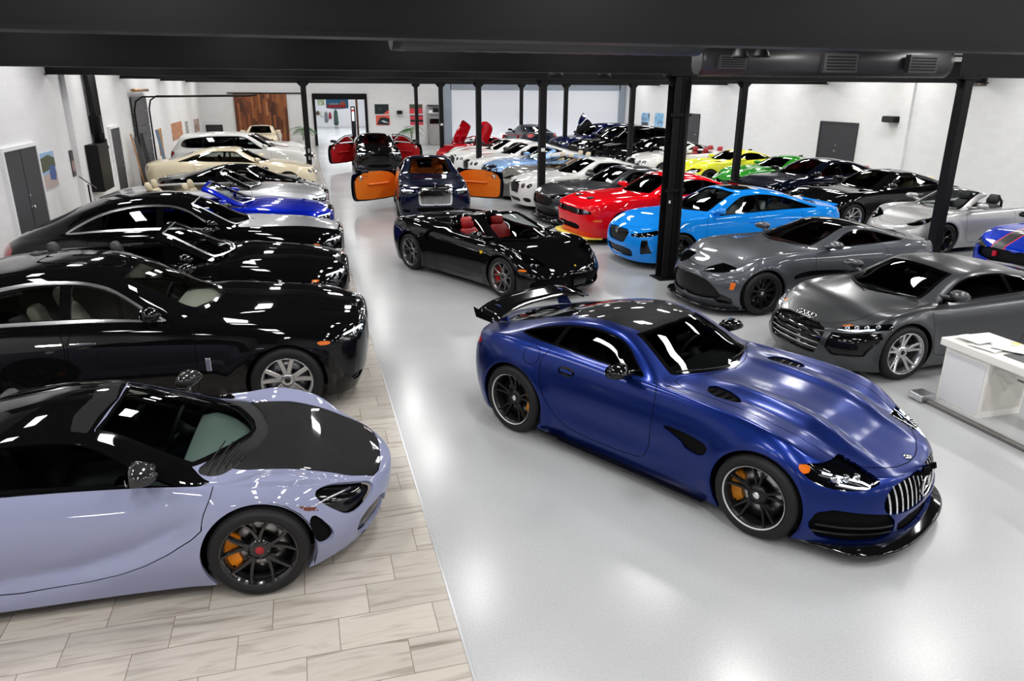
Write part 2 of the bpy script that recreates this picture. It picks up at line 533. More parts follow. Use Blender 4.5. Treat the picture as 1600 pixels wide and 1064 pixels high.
    def obj(s, name, tagn, m, parent, off=0., skirt=0., side='both'):
        r = s.part(tagn, off, skirt, side)
        if r is None: return None
        V, P, N = r
        return link(bpy.data.objects.new(name, np_mesh(name, V, P, m, N)), parent)
    def at(s, y, z, front=True):
        """surface point and normal seen along x at (y, z)"""
        G = s.G.reshape(-1, 3); n = len(G)
        ok = (G[:, 0] > 0) if front else (G[:, 0] < 0)
        d = (G[:, 1]-abs(y))**2+(G[:, 2]-z)**2+np.where(ok & (np.abs(s.N[:n, 0]) > .15), 0, 9)
        i = np.argpartition(d, 4)[:4]; w = 1/(d[i]+1e-5); w /= w.sum()
        p = (G[i]*w[:, None]).sum(0); q = (s.N[i]*w[:, None]).sum(0); q /= np.linalg.norm(q)
        if y < 0: p[1] *= -1; q[1] *= -1
        return p, q
    def above(s, x, y):
        G = s.G.reshape(-1, 3)
        d = (G[:, 0]-x)**2+(G[:, 1]-abs(y))**2+np.where(s.vv[:len(G)] > 5.0, 0, 9)
        i = np.argmin(d); return G[i].copy(), s.N[i].copy()
    def side(s, x, z):
        G = s.G.reshape(-1, 3)
        d = (G[:, 0]-x)**2+(G[:, 2]-z)**2+np.where((s.vv[:len(G)] < 8) & (G[:, 1] > .3), 0, 9)
        i = np.argmin(d); return G[i].copy(), s.N[i].copy()

# ------------------------------------------------------------------ wheels
_WH = {}
def ring_sector(mb, r0, r1, a0, a1, y0, y1, n=10):
    P = []; fs = []
    for i in range(n+1):
        a = lerp(a0, a1, i/n)
        for r, y in ((r0, y0), (r1, y0), (r1, y1), (r0, y1)):
            P.append((r*math.cos(a), y, r*math.sin(a)))
    for i in range(n):
        for k in range(4):
            k2 = (k+1) % 4; fs.append((i*4+k, i*4+k2, i*4+4+k2, i*4+4+k))
    fs += [(3, 2, 1, 0), (n*4, n*4+1, n*4+2, n*4+3)]
    mb.add(P, fs, False)
def wheel_meshes(key, R, rr, w, style, n, rim_m, cal_m=None, cap_m=None, hi=True, lip_m=None, wide=1.0):
    """tyre, rim, disc, caliper, cap: axle along y, outer face towards +y"""
    if key in _WH: return _WH[key]
    hw = w/2; out = {}
    N = 64 if hi else 32
    prof = [(rr-.012, -hw+.02), (rr+.004, -hw+.004), (lerp(rr, R, .5), -hw-.006), (R-.018, -hw+.012), (R-.004, -hw+.034)]
    g = [-.5, -.18, .18, .5]
    for q in g:
        y = q*hw*1.0
        prof += [(R, y-.008), (R-.007, y-.005), (R-.007, y+.005), (R, y+.008)]
    prof += [(R-.004, hw-.034), (R-.018, hw-.012), (lerp(rr, R, .5), hw+.006), (rr+.004, hw-.004), (rr-.012, hw-.02)]
    m = MB(); m.lathe(prof, 'y', N)
    if hi:                                   # tread sipes across the shoulders
        for i in range(72):
            a = 2*math.pi*i/72
            for sy in (-1, 1):
                m.box((0, 0, 0), (.001, .001, .001)) if False else None
    out['tyre'] = (m.mesh('tyre', RUBBER), 'tyre')
    m = MB()
    m.lathe([(rr-.012, hw-.012), (rr-.002, hw-.004), (rr+.001, hw-.010), (rr-.004, hw-.022), (rr-.02, hw-.03), (rr-.03, hw-.06),
             (rr-.034, 0), (rr-.02, -hw+.03), (rr-.006, -hw+.01)], 'y', N)
    yo = hw-.022                             # spoke face height at the rim
    def spoke(a0, a1, r0, r1, w0, w1, y0, y1, d0=.045, d1=.03):
        P = []; k = 6
        for i in range(k+1):
            t = i/k; r = lerp(r0, r1, t); a = lerp(a0, a1, t); y = lerp(y0, y1, t**1.6); ww = lerp(w0, w1, t)/2*wide; d = lerp(d0, d1, t)
            er = (math.cos(a), math.sin(a)); et = (-er[1], er[0])
            for sx, yy in ((-1, y-d), (-1, y-.006), (-.72, y), (.72, y), (1, y-.006), (1, y-d)):
                P.append((er[0]*r+et[0]*ww*sx, yy, er[1]*r+et[1]*ww*sx))
        fs = []
        for i in range(k):
            for q in range(6):
                q2 = (q+1) % 6; fs.append((i*6+q, i*6+q2, i*6+6+q2, i*6+6+q))
        m.add(P, fs, False)
    rh, re = .055, rr-.015
    yh = yo-.045
    for i in range(n):
        a = math.pi/2+2*math.pi*i/n; st = 2*math.pi/n
        if style == 'single': spoke(a, a, rh, re, .05, .026, yh, yo)
        elif style == 'twin':
            for sg in (-1, 1): spoke(a+sg*st*.10*.9, a+sg*st*.15, rh, re, .028, .022, yh, yo)
        elif style == 'wideTwin':
            for sg in (-1, 1): spoke(a+sg*st*.16, a+sg*st*.21, rh*1.2, re, .05, .05, yh+.012, yo)
        elif style == 'Y':
            spoke(a, a, rh, lerp(rh, re, .42), .05, .04, yh, lerp(yh, yo, .25))
            for sg in (-1, 1): spoke(a+sg*.02, a+sg*st*.24, lerp(rh, re, .36), re, .03, .022, lerp(yh, yo, .18), yo)
        elif style == 'V':
            for sg in (-1, 1): spoke(a+sg*.05, a+sg*st*.27, rh, re, .032, .022, yh, yo)
        elif style == 'turbine': spoke(a, a+st*.35, rh, re, .055, .035, yh, yo)
        elif style == 'fan': spoke(a, a, rh, re, .036, .07, yh+.02, yo)
    m.lathe([(0, yh+.012), (.045, yh+.012), (.075, yh+.002), (.085, yh-.02), (.085, yh-.05), (0, yh-.05)], 'y', 24)
    if hi:
        for i in range(5):
            a = math.pi/2+2*math.pi*(i+.5)/5
            m.lathe([(0, .004), (.009, .004), (.009, -.01)], 'y', 8, (.057*math.cos(a), yh+.010, .057*math.sin(a)))
    out['rim'] = (m.mesh('rim', rim_m), 'rim')
    if lip_m:
        m2 = MB(); m2.lathe([(rr-.004, hw+.0005), (rr-.009, hw-.004), (rr-.013, hw-.008)], 'y', N); out['lip'] = (m2.mesh('rim_pinstripe', lip_m), 'rim_pinstripe')
    m = MB(); m.lathe([(.075, yh-.06), (rr*.80, yh-.06), (rr*.80, yh-.085), (.075, yh-.085)], 'y', N//2, closed=True)
    out['disc'] = (m.mesh('brake_disc', STEEL), 'brake_disc')
    m = MB(); m.lathe([(0, -.02), (rr-.03, -.02), (rr-.03, -.03), (0, -.03)], 'y', 24)
    out['back'] = (m.mesh('hub_backing', BLACKM), 'hub_backing')
    if cal_m:
        m = MB(); a0 = math.pi*.82; a1 = math.pi*1.18
        ring_sector(m, rr*.56, rr*.90, a0, a1, yh-.10, yh-.028, 8); ring_sector(m, rr*.62, rr*.84, a0-.1, a1+.1, yh-.09, yh-.036, 8)
        out['cal'] = (m.mesh('brake_caliper', cal_m), 'brake_caliper')
    if cap_m:
        m = MB(); m.lathe([(0, yh+.018), (.026, yh+.018), (.03, yh+.012), (.03, yh)], 'y', 20); out['cap'] = (m.mesh('hub_cap', cap_m), 'hub_cap')
    _WH[key] = out
    return out
def put_wheel(root, x, y, z, wm, rear=False):
    sgn = 1 if y > 0 else -1
    e = empty('wheel', (x, y, z), 0 if sgn > 0 else math.pi, parent=root)
    for k, (me, nm) in wm.items():
        o = link(bpy.data.objects.new(nm, me), e)
        if k == 'cal':
            # calipers sit behind the axle at the front and ahead of it at the rear
            o.rotation_euler[1] = (0 if (sgn > 0) != rear else math.pi)
    return e

# ------------------------------------------------------------------ cabin pieces
def rrect(cx, cy, hx, hy, r, n=3):
    P = []
    for sx, sy, a0 in ((1, 1, 0), (-1, 1, 90), (-1, -1, 180), (1, -1, 270)):
        for i in range(n+1):
            a = math.radians(a0+90*i/n); P.append((cx+sx*(hx-r)+r*math.cos(a), cy+sy*(hy-r)+r*math.sin(a)))
    return P
_SEAT = {}
def seat_mesh(kind, m):
    k = (kind, m.name)
    if k in _SEAT: return _SEAT[k]
    b = MB(); wdt = .25 if kind != 'bench' else .60
    # cushion (front at +x), back leaning to -x, headrest
    b.loft([[(x, y, z) for y, z in rrect(0, zz, wdt*s, h, min(.05, h*.9))] for x, zz, h, s in ((-.02, .08, .07, .9), (.1, .09, .085, 1), (.3, .10, .09, 1), (.44, .10, .085, .98), (.5, .09, .06, .92))])
    bk = []
    for t, h, s in ((0, .07, .95), (.12, .09, 1.), (.3, .085, 1.), (.46, .075, .9), (.56, .06, .72), (.6, .03, .6)):
        cx, cz = -.02-.30*t*1.0, .12+t
        bk.append([(cx+zz, y, cz+.25*zz) for y, zz in rrect(0, 0, wdt*s, h, min(.05, h*.9))])
    b.loft(bk)
    for hy in ((0,) if kind != 'bench' else (-.33, .33)):
        hd = []
        for t, h, s in ((.60, .04, .10), (.63, .055, .125), (.74, .055, .125), (.79, .03, .1)):
            cx, cz = -.03-.28*t, .12+t
            hd.append([(cx+zz, hy+y, cz) for y, zz in rrect(0, 0, s, h, min(.04, h*.9))])
        b.loft(hd)
    _SEAT[k] = b.mesh('seat', m); return _SEAT[k]
def steering_mesh():
    if 'sw' in _SEAT: return _SEAT['sw']
    b = MB(); n = 28
    ring = [(-.02, .185*math.cos(2*math.pi*i/n), .185*math.sin(2*math.pi*i/n)) for i in range(n)]
    b.tube(ring, .016, 8, closed=True)
    b.lathe([(0, .0), (.06, .0), (.075, .02), (.06, .06), (.03, .2)], 'x', 16)
    for a in (0, 180, 270):
        r = math.radians(a); b.tube([(.02, .05*math.cos(r), .05*math.sin(r)), (-.01, .18*math.cos(r), .18*math.sin(r))], .016, 6)
    _SEAT['sw'] = b.mesh('steering_wheel', DARKIN); return _SEAT['sw']
def mirror_mesh(key, m):
    if key in _SEAT: return _SEAT[key]
    b = MB(); rings = []
    for x, s in ((-.055, .90), (-.05, 1.), (0, 1.0), (.05, .86), (.085, .55), (.098, .2)):
        rings.append([(x+.02*math.cos(a), .135+.125*s*math.copysign(abs(math.cos(a))**.6, math.cos(a)), .03+.058*s*math.copysign(abs(math.sin(a))**.75, math.sin(a))) for a in [2*math.pi*i/20 for i in range(20)]])
    b.loft(rings[::-1])
    b.tube([(.05, -.22, -.05), (.02, .02, -.02), (.01, .10, .01)], [.034, .028, .03], 8)
    _SEAT[key] = b.mesh('wing_mirror', m); return _SEAT[key]
def mirror_glass():
    if 'mg' in _SEAT: return _SEAT['mg']
    b = MB(); b.prism([(.135+.105*math.copysign(abs(math.cos(a))**.6, math.cos(a)), .03+.047*math.copysign(abs(math.sin(a))**.75, math.sin(a))) for a in [2*math.pi*i/20 for i in range(20)]], -.062, -.058, 'x')
    _SEAT['mg'] = b.mesh('mirror_glass', mat('mirror_silver', (.8, .8, .82), .03, 1.)); return _SEAT['mg']

# ------------------------------------------------------------------ one car
CARS = {}
def make_car(name, label, pose, c, group=None, cat='car'):
    """c: the car's own dimensions, feature lines, cut-outs and finishes"""
    g = c.get
    root = empty(name, (pose[0], pose[1], 0), pose[2], label, cat, group)
    s = Surf(c, g('step', .04), g('nv', .9))
    body_m = c['paint']
    wb2 = c['wb']/2; R = c['R']; rR = g('Rr', R); ra, rra = g('ra', R+.035), g('rra', rR+.035)
    xf, xr = c['xf'], c['xr']
    painted = ['body']
    # -- glasshouse
    if not g('open'):
        xh, xc, cs = c['ws']                         # header x, cowl x, how far its corners sit back
        hs = g('hsweep', .10); v0 = g('wsv', 8.28)
        wpoly = [(xh-hs, v0), (xh-hs*.35, 9.0), (xh, 10.3), (xc, 10.3), (xc-cs*.12, 9.6), (xc-cs*.42, 9.0), (xc-cs, v0)]
        s.patch('windscreen', 'xv', wpoly, trim=.018, trim_name='windscreen_frame')
        if g('bl'):
            xb, xd, bs = c['bl']                     # rear header x, deck x, corner set-forward
            vb = g('blv', 8.3)
            s.patch('rear_window', 'xv', [(xb+bs*.5, vb), (xb, 9.2), (xb, 10.3), (xd, 10.3), (xd+bs*.3, 9.2), (xd+bs, vb)], trim=.018, trim_name='rear_window_frame')
        poly = [(a, b*.1) for a, b in c['dlo']]
        if g('dlo_s', 1): poly = chaikin(poly, 2)
        f = sdf_poly(s.proj('xv'), poly); tr = g('dlo_trim', .014)
        m = s.cut(f, ('body',)); s.tags[m] = s.tid('window_trim')
        f = sdf_poly(s.proj('xv'), poly); m = s.cut(f+tr, ('window_trim',)); s.tags[m] = s.tid('pillar_trim')
        cuts = c['bp']; xs = [(9, 9)]
        bounds = [(9., 9., 0)]+list(cuts)+[(-9., -9., 0)]
        for i in range(len(bounds)-1):
            f0 = sdf_poly(s.proj('xv'), poly)+tr+.006
            a5, a7, wa = bounds[i]; b5, b7, wb_ = bounds[i+1]
            t = np.clip((s.vv-5)/2, -1, 2)
            f = np.maximum(f0, np.maximum(s.V[:, 0]-(lerp(a5, a7, t)-wa/2), (lerp(b5, b7, t)+wb_/2)-s.V[:, 0]))
            m = s.cut(f, ('pillar_trim',)); s.tags[m] = s.tid('side_window_%d' % i)
    else:
        f = sdf_poly(s.V[:, :2], c['open'])
        f = np.where(s.vv > 4.6, f, np.maximum(f, .02))
        m = s.cut(f, ('body',)); s.tags[m] = s.tid('_open')
    # -- lamps, grilles, intakes and other cut-outs
    jobs = []
    for p in g('patches', ()):
        p = dict(p); nm = p['name']
        s.patch(p.get('tag', nm), p['plane'], p['poly'], p.get('on', ('body',)), p.get('cond'), p.get('smooth', 0), p.get('gap', 0), p.get('trim', 0), p.get('trim_name'))
        jobs.append(p)
    # -- doors and bonnet
    for i, poly in enumerate(g('doors', ())):
        f = lambda: np.maximum(sdf_poly(s.V[:, [0, 2]], chaikin(poly, 1)), np.where((s.V[:, 1] > .4), (s.vv-g('doorv', 5.0))*.12, .02))
        f0 = f(); m = s.cut(f0, ('body',)); s.tags[m] = s.tid('_g')
        m = s.cut(f()+.007, ('_g',)); seam = (s.tags == s.tid('_g')) & ~m
        s.tags[m] = s.tid('door_%d' % i); s.tags[seam] = s.tid('panel_gap')
    for poly in g('gaps', ()):
        pl, pts, cond = poly
        s.patch('_k', pl, pts, ('body',), cond, 1, gap=.004); s.tags[s.tags == s.tid('_k')] = 0
    if g('hood'):
        s.patch('hood', 'xy', c['hood'], ('body',), lambda V, v, N: v > 4.2, 1, gap=.004)
    if g('arches', True):
        for (xw, rw, raa) in ((wb2, R, ra), (-wb2, rR, rra)):
            s.circle_cut(xw, rw, raa, on=[n for n in s.names if n in ('body', 'hood', 'panel_gap', 'fender') or n.startswith('door') or n in g('arch_on', ())])
    # -- output
    sk = .028
    s.obj('body', 'body', body_m, root, 0, sk)
    s.obj('panel_gaps', 'panel_gap', SEAM, root, -.003)
    if g('hood'): s.obj('hood', 'hood', g('hood_m', body_m), root, 0, .02)
    hidden = g('no_door', ()); s.parts = {}
    for i in range(len(g('doors', ()))):
        for sd in ('L', 'R'):
            if (i, sd) in hidden: continue
            dr = s.obj('door', 'door_%d' % i, g('door_m', body_m), root, 0, .02, sd)
            if dr is None: continue
            s.parts[(i, sd)] = dr
            for (di, hx, hz, hl, kind) in g('handles', ()):
                if di != i: continue
                p, n = s.side(hx, hz); sgn = 1 if sd == 'L' else -1
                b = MB()
                if kind == 'bar': b.box((hx, sgn*(p[1]+.014), hz), (hl, .022, .024), bev=.008)
                else: b.lathe([(0, sgn*.004), (.02, sgn*.004), (.024, 0)], 'y', 12, (hx, sgn*p[1], hz)); b.box((hx, sgn*(p[1]+.004), hz), (hl, .014, .03), bev=.006)
                b.obj('door_handle', g('handle_m', body_m), dr)
    if not g('open'):
        s.obj('windscreen', 'windscreen', g('glass', GLASS), root, -.004)
        s.obj('windscreen_frame', 'windscreen_frame', g('ws_trim', BLACKG), root, -.001)
        s.obj('rear_window', 'rear_window', g('glass_r', GLASSD), root, -.004)
        s.obj('rear_window_frame', 'rear_window_frame', BLACKG, root, -.001)
        for sd in ('L', 'R'):
            s.obj('window_trim', 'window_trim', g('trim_m', BLACKG), root, .002, .01, sd)
            s.obj('pillar_trim', 'pillar_trim', BLACKG, root, -.003, 0, sd)
        for i in range(len(c['bp'])+1):
            for sd in ('L', 'R'):
                if ('w%d' % i, sd) in hidden: continue
                s.parts[('w%d' % i, sd)] = s.obj('side_window', 'side_window_%d' % i, (g('glass_s', GLASS) if i == 0 else g('glass_q', g('glass_s', GLASSD))), root, -.006, 0, sd)
    done = set()
    for p in jobs:
        nm = p['name']; tg = p.get('tag', nm)
        if tg in done: continue
        done.add(tg)
        for sd in (('both',) if p.get('merge', True) else ('L', 'R')):
            par = s.obj(nm, tg, p.get('m', BLACKM), root, p.get('off', 0), p.get('skirt', .02), sd)
            if p.get('lens'): s.obj('lens', tg, GLASSC, par, 0, 0, sd)
            if p.get('fill'): p['fill'](s, par, 1 if sd != 'R' else -1)
    # -- underside, arches
    b = MB(); nl = 24; xs = np.linspace(xr+.25, xf-.25, nl)
    W, bo = pchip(c['W']), pchip(c['bot'])
    rows = []
    for x in xs:
        w = float(W(x))-(.36 if min(abs(x-wb2), abs(x+wb2)) < ra+.02 else .06)
        z = float(bo(x))+.02; tt = max((x-(xf-c['cf']))/c['cf'], ((xr+c['cr'])-x)/c['cr'], 0); w = min(w, (float(W(x))-.04)*max(0, 1-tt**2)**.5*.92)
        rows.append([(x, -w, z), (x, w, z)])
    b.sheet(rows, False); b.obj('underbody', BLACKM, root)
    for (xw, rw, raa) in ((wb2, R, ra), (-wb2, rR, rra)):
        for sgn in (-1, 1):
            b = MB(); p, n = s.side(xw, rw+raa-.0); yo = float(W(xw))-.05; yi = float(W(xw))-.36; A = []
            for k in range(15):
                a = math.radians(lerp(-25, 205, k/14)); A.append([(xw+(raa+.012)*math.cos(a), sgn*yy, rw+(raa+.012)*math.sin(a)) for yy in (yi, yo)])
            b.sheet(A)
            b.add([r[0] for r in A], [tuple(range(15))])
            b.obj('wheel_arch_liner', RECESS, root)
    # -- wheels
    tf = g('yw', .012)
    for (xw, rw, rear) in ((wb2, R, False), (-wb2, rR, True)):
        wd = g('tw', .245) + (g('twr', .04) if rear else 0)
        wm = wheel_meshes((g('wkey', name), rw, wd, rear), rw, rw*g('rimf', .74), wd, *c['wheel'], hi=g('hi', True), **g('wheelkw', {}))
        for sgn in (1, -1):
            put_wheel(root, xw, sgn*(float(W(xw))-tf-wd/2), rw, wm, rear)
    # -- cabin
    if g('cabin', True):
        xh, xc, cs = c['ws']; inm = g('interior', DARKIN); zb = float(pchip(c['belt'])(xc-.35))
        xrear = g('xcab', -1.2)
        if not g('open'):
            ids = [i for n, i in s.names.items() if n in ('body', 'pillar_trim', 'window_trim', 'roof', 'roof_panel', 'windscreen_frame', 'rear_window_frame') or n.startswith('door')]
            T = s.T[np.isin(s.tags, ids)]; ce = s.V[T].mean(1)
            T = T[(ce[:, 0] < xc-.02) & (ce[:, 0] > xrear) & (ce[:, 2] > .35)]
            u, inv = np.unique(T, return_inverse=True); T2 = inv.reshape(T.shape)
            V = s.V[u]-.03*s.N[u]; N = -s.N[u]; mm = np.array([1, -1, 1]); k = len(V)
            link(bpy.data.objects.new('cabin_lining', np_mesh('cabin_lining', np.concatenate([V, V*mm]), [T2[:, ::-1], T2+k], g('lining', inm), np.concatenate([N, N*mm]))), root)
        W_ = float(W(xc-.6)); fl = float(bo(0))+.08
        b = MB(); b.box(((xc-.1+xrear)/2, 0, fl), (xc-.1-xrear, 2*W_-.24, .03))
        b.box((xc-.55, 0, fl+.16), (1.1, .24, .3), bev=.04)
        b.box((xrear, 0, (fl+zb-.06)/2), (.03, 2*W_-.3, zb-.06-fl)); b.obj('cabin_floor', g('carpet', DARKIN), root)
        zt = float(pchip(c['top'])(xc))-.055
        yb = float(pchip(c['raily'])(xc-.25))+.02
        rings = []
        for t in np.linspace(-1, 1, 13):
            y = t*yb; xfr = xc-.05-cs*t*t; xba = min(xfr-.12, xc-.52); z1 = zt-.02*t*t
            rings.append([(xfr, y, z1-.01), (xfr-.08, y, z1+.0), (lerp(xfr, xba, .6), y, z1+.0), (xba+.03, y, z1-.01), (xba, y, z1-.05), (xba+.03, y, z1-.2), (xba+.2, y, fl+.3), (xfr, y, fl+.2)])
        b.loft(rings[::-1] if False else rings); b.obj('dashboard', g('dash_m', DARKIN), root)
        sx = g('seat_x', xc-1.35); sm = seat_mesh('front', inm)
        for sgn in (1, -1):
            o = link(bpy.data.objects.new('front_seat', sm), root); o.location = (sx, sgn*.36, fl+.03+g('seat_z', 0))
        if g('rear_seat') is not None:
            o = link(bpy.data.objects.new('rear_seat', seat_mesh('bench', inm)), root); o.location = (g('rear_seat'), 0, fl+.06)
        o = link(bpy.data.objects.new('steering_wheel', steering_mesh()), root); o.location = (xc-.66, .36, zt-.06); o.rotation_euler = (0, math.radians(22), 0)
        if not g('open'):
            b = MB(); xm = xh+.10; zm = float(pchip(c['top'])(xm))-.10; b.box((xm, 0, zm), (.03, .22, .06), bev=.012); b.tube([(xm, 0, zm), (xm+.06, 0, zm+.06)], .01, 6)
            b.obj('rear_view_mirror', BLACKM, root)
    # -- mirrors
    if g('mirror'):
        mx, mz, mm_ = c['mirror']; p, n = s.side(mx, mz-.03)
        for sgn in (1, -1):
            if ('m', sgn) in hidden: continue
            o = link(bpy.data.objects.new('wing_mirror', mirror_mesh('mm'+mm_.name, mm_)), root)
            s.parts[('m', sgn)] = o
            o.location = (mx, sgn*(p[1]+g('mout', .0)), mz); o.scale = (1, sgn, 1)
            o2 = link(bpy.data.objects.new('mirror_glass', mirror_glass()), o)
    # -- wipers
    if g('wipers', False):
        xh, xc, cs = c['ws']
        for sgn in (.62, -.05):
            b = MB(); pts = []
            for t in np.linspace(0, 1, 7):
                y = lerp(sgn, sgn-.52, t); x = xc+.0-cs*(y/.7)**2-.05*t-.02
                p, n = s.above(x, y); pts.append(tuple(np.array([x, y, p[2]])+np.array([0, 0, .018])))
            b.tube(pts, .008, 6); b.obj('wiper', BLACKM, root)
    if g('extra'): c['extra'](s, root)
    CARS[name] = root
    return root, s

# ------------------------------------------------------------------ small helpers for cut-outs
def P(name, plane, poly, m=None, off=0., skirt=.02, smooth=1, on=('body',), cond=None, merge=True, fill=None, lens=False, trim=0, trim_name=None, gap=0, tagn=None):
    d = dict(name=name, plane=plane, poly=poly, m=m or BLACKM, off=off, skirt=skirt, smooth=smooth, on=on, cond=cond, merge=merge, fill=fill, lens=lens, trim=trim, trim_name=trim_name, gap=gap)
    if tagn: d['tag'] = tagn
    return d
FRONT = lambda V, v, N: V[:, 0] > 1.55
REAR = lambda V, v, N: V[:, 0] < -1.7
SIDE = lambda V, v, N: (V[:, 1] > .35) & (v < 6)
TOPS = lambda V, v, N: v > 4.5

# ------------------------------------------------------------------ hero: satin blue coupe
def base(**k):
    d = dict(cf=.75, cr=.6, nf=2.4, nr=2.6, sweep=[(-2, 0), (2, 0)], camber=[(-2, .03), (2, .03)], smooth=2, R=.34)
    d.update(k)
    wb2 = d['wb']/2
    if 'flare' not in d: d['flare'] = [(wb2, d['R'], d['R']+.06, .012), (-wb2, d.get('Rr', d['R']), d.get('Rr', d['R'])+.06, .014)]
    return d
def bars_v(y0, y1, z0, z1, n, w, tagn, on, m, off, skirt, zc=None):
    """patches for upright grille bars on half the nose"""
    out = []
    for i in range(n):
        y = lerp(y0, y1, (i+.5)/n)
        out.append(P('grille_bars', 'yz', [(y-w/2, z0), (y+w/2, z0), (y+w/2, z1), (y-w/2, z1)], m, off, skirt, 0, on, FRONT, tagn=tagn))
    return out
def bars_h(z0, z1, y1, n, h, tagn, on, m, off, skirt):
    out = []
    for i in range(n):
        z = lerp(z0, z1, (i+.5)/n)
        out.append(P('grille_bars', 'yz', [(-.1, z-h/2), (y1, z-h/2), (y1, z+h/2), (-.1, z+h/2)], m, off, skirt, 0, on, FRONT, tagn=tagn))
    return out

BLUE_SATIN = mat('satin_metallic_blue', srgb(16, 39, 110), .32, .82, .4, .2, coat_rough=.13)
def led(s, par, pts, m, r=.008):
    b = MB(); b.tube(pts, r, 6); return b.obj('led_strip', m, par)
LED = emis('white_led', (.9, .95, 1.), 6.)
PROJ = mat('projector_chrome', (.35, .37, .4), .15, 1.)
def star_badge(s, root, y, z, r, name='badge', m=CHROME, dx=.012):
    p, n = s.at(y, z); b = MB(); n_ = 28
    b.tube([(p[0]+dx, y+r*math.cos(2*math.pi*i/n_), z+r*math.sin(2*math.pi*i/n_)) for i in range(n_)], r*.09, 6, closed=True)
    for k in range(3):
        a = math.pi/2+2*math.pi*k/3; b.tube([(p[0]+dx+.004, y, z), (p[0]+dx, y+r*.95*math.cos(a), z+r*.95*math.sin(a))], [r*.14, r*.03], 6)
    return b.obj(name, m, root)

def gtr_mods(V, v):
    x, y, z = V[:, 0], V[:, 1], V[:, 2]
    top = np.clip(v-4.5, 0, 1)*(x > .3)
    # power domes and centre channel of the long bonnet
    fade = np.clip((x-.45)/.35, 0, 1)*np.clip((2.12-x)/.5, 0, 1)
    V[:, 2] += top*fade*(.03*np.exp(-((y-.36)/.075)**2)-.010*np.exp(-((y-.54)/.06)**2)-.012*np.exp(-(y/.16)**2))
    # lower door scallop
    V[:, 1] -= .03*np.exp(-((z-.42)/.12)**2)*np.exp(-((x+.15)/.75)**2)*(v < 4)
def gtr_extra(s, root):
    star_badge(s, root, 0, .47, .105, 'star_badge', CHROME, .02)
    p, n = s.above(2.06, 0); b = MB(); b.lathe([(0, .006), (.034, .006), (.038, 0)], 'z', 20, tuple(p)); b.obj('bonnet_badge', CHROME, root)
    # rear wing on two uprights
    b = MB(); pr = lambda y: [(-1.86+.02*abs(y), .0), (-1.98, .012), (-2.12, .04), (-2.17, .062), (-2.11, .052), (-1.97, .03), (-1.87+.02*abs(y), .018)]
    rings = []
    for y in np.linspace(-.74, .74, 15):
        dz = 1.065-.055*(y/.74)**4; dx = .0+.10*(y/.74)**2
        rings.append([(a+dx, y, z+dz) for a, z in pr(y)])
    b.loft(rings); w = b.obj('rear_wing', BLACKG, root)
    for sy in (-1, 1):
        b = MB(); b.prism([(-1.82, .96), (-2.0, .92), (-2.05, 1.10), (-1.97, 1.10)], sy*.50-.012, sy*.50+.012, 'y'); b.obj('wing_upright', BLUE_SATIN, w)
        b = MB(); b.prism([(-1.82, .985), (-2.08, 1.0), (-2.12, 1.10), (-1.86, 1.05)], sy*.74-.006, sy*.74+.006, 'y'); b.obj('wing_end_plate', BLACKG, w)
    for sg in (1, -1):
        for i in range(4):
            x = .66+.075*i; b = MB(); p, n = s.above(x, .54); b.box((x, sg*(.555+.01*i), p[2]-.008), (.022, .15-.01*i, .006), rz=sg*.1, bev=.002); b.obj('bonnet_vent_slat', BLACKG, root)
    # splitter
    rows = []
    for t in np.linspace(-1, 1, 25):
        y = t*.90; x = 1.62+.66*(1-abs(t)**2.6)**(1/2.6) if abs(t) < 1 else 1.62
        rows.append([(x+.02, y, .095), (x+.035, y, .105), (x+.02, y, .118), (1.60, y, .125), (1.60, y, .09)])
    b = MB(); b.loft(rows); b.obj('front_splitter', BLACKG, root)
    for sy in (-1, 1):
        b = MB(); b.box((0, sy*.90, .105), (1.75, .10, .02), bev=.006); b.obj('sill_blade', BLACKG, root)
        b = MB(); b.box((-.83, sy*.955, .12), (.28, .02, .035), bev=.005); b.obj('sill_fin', BLACKG, root)
GT_HOOD = [(2.10, -.1), (2.09, .15), (1.98, .42), (1.80, .60), (1.45, .70), (.80, .70), (.36, .70), (.36, .55), (.52, .3), (.57, -.1)]
def lamp_gtr(s, par, sgn):
    for y in (.62, .69, .76):
        p, n = s.at(y, .625); q = p-n*.03; b = MB()
        b.lathe([(0, .02), (.028, .015), (.034, 0), (.034, -.02)], 'x', 14, (q[0]-.01, sgn*y, .625)); b.obj('projector', PROJ, par)
    pts = []
    for y, z in ((.80, .672), (.72, .648), (.62, .615), (.585, .585), (.60, .572), (.68, .585), (.76, .605)):
        p, n = s.at(y, z); q = p-n*.012; pts.append((q[0], sgn*y, q[2]))
    led(s, par, pts, LED, .007)
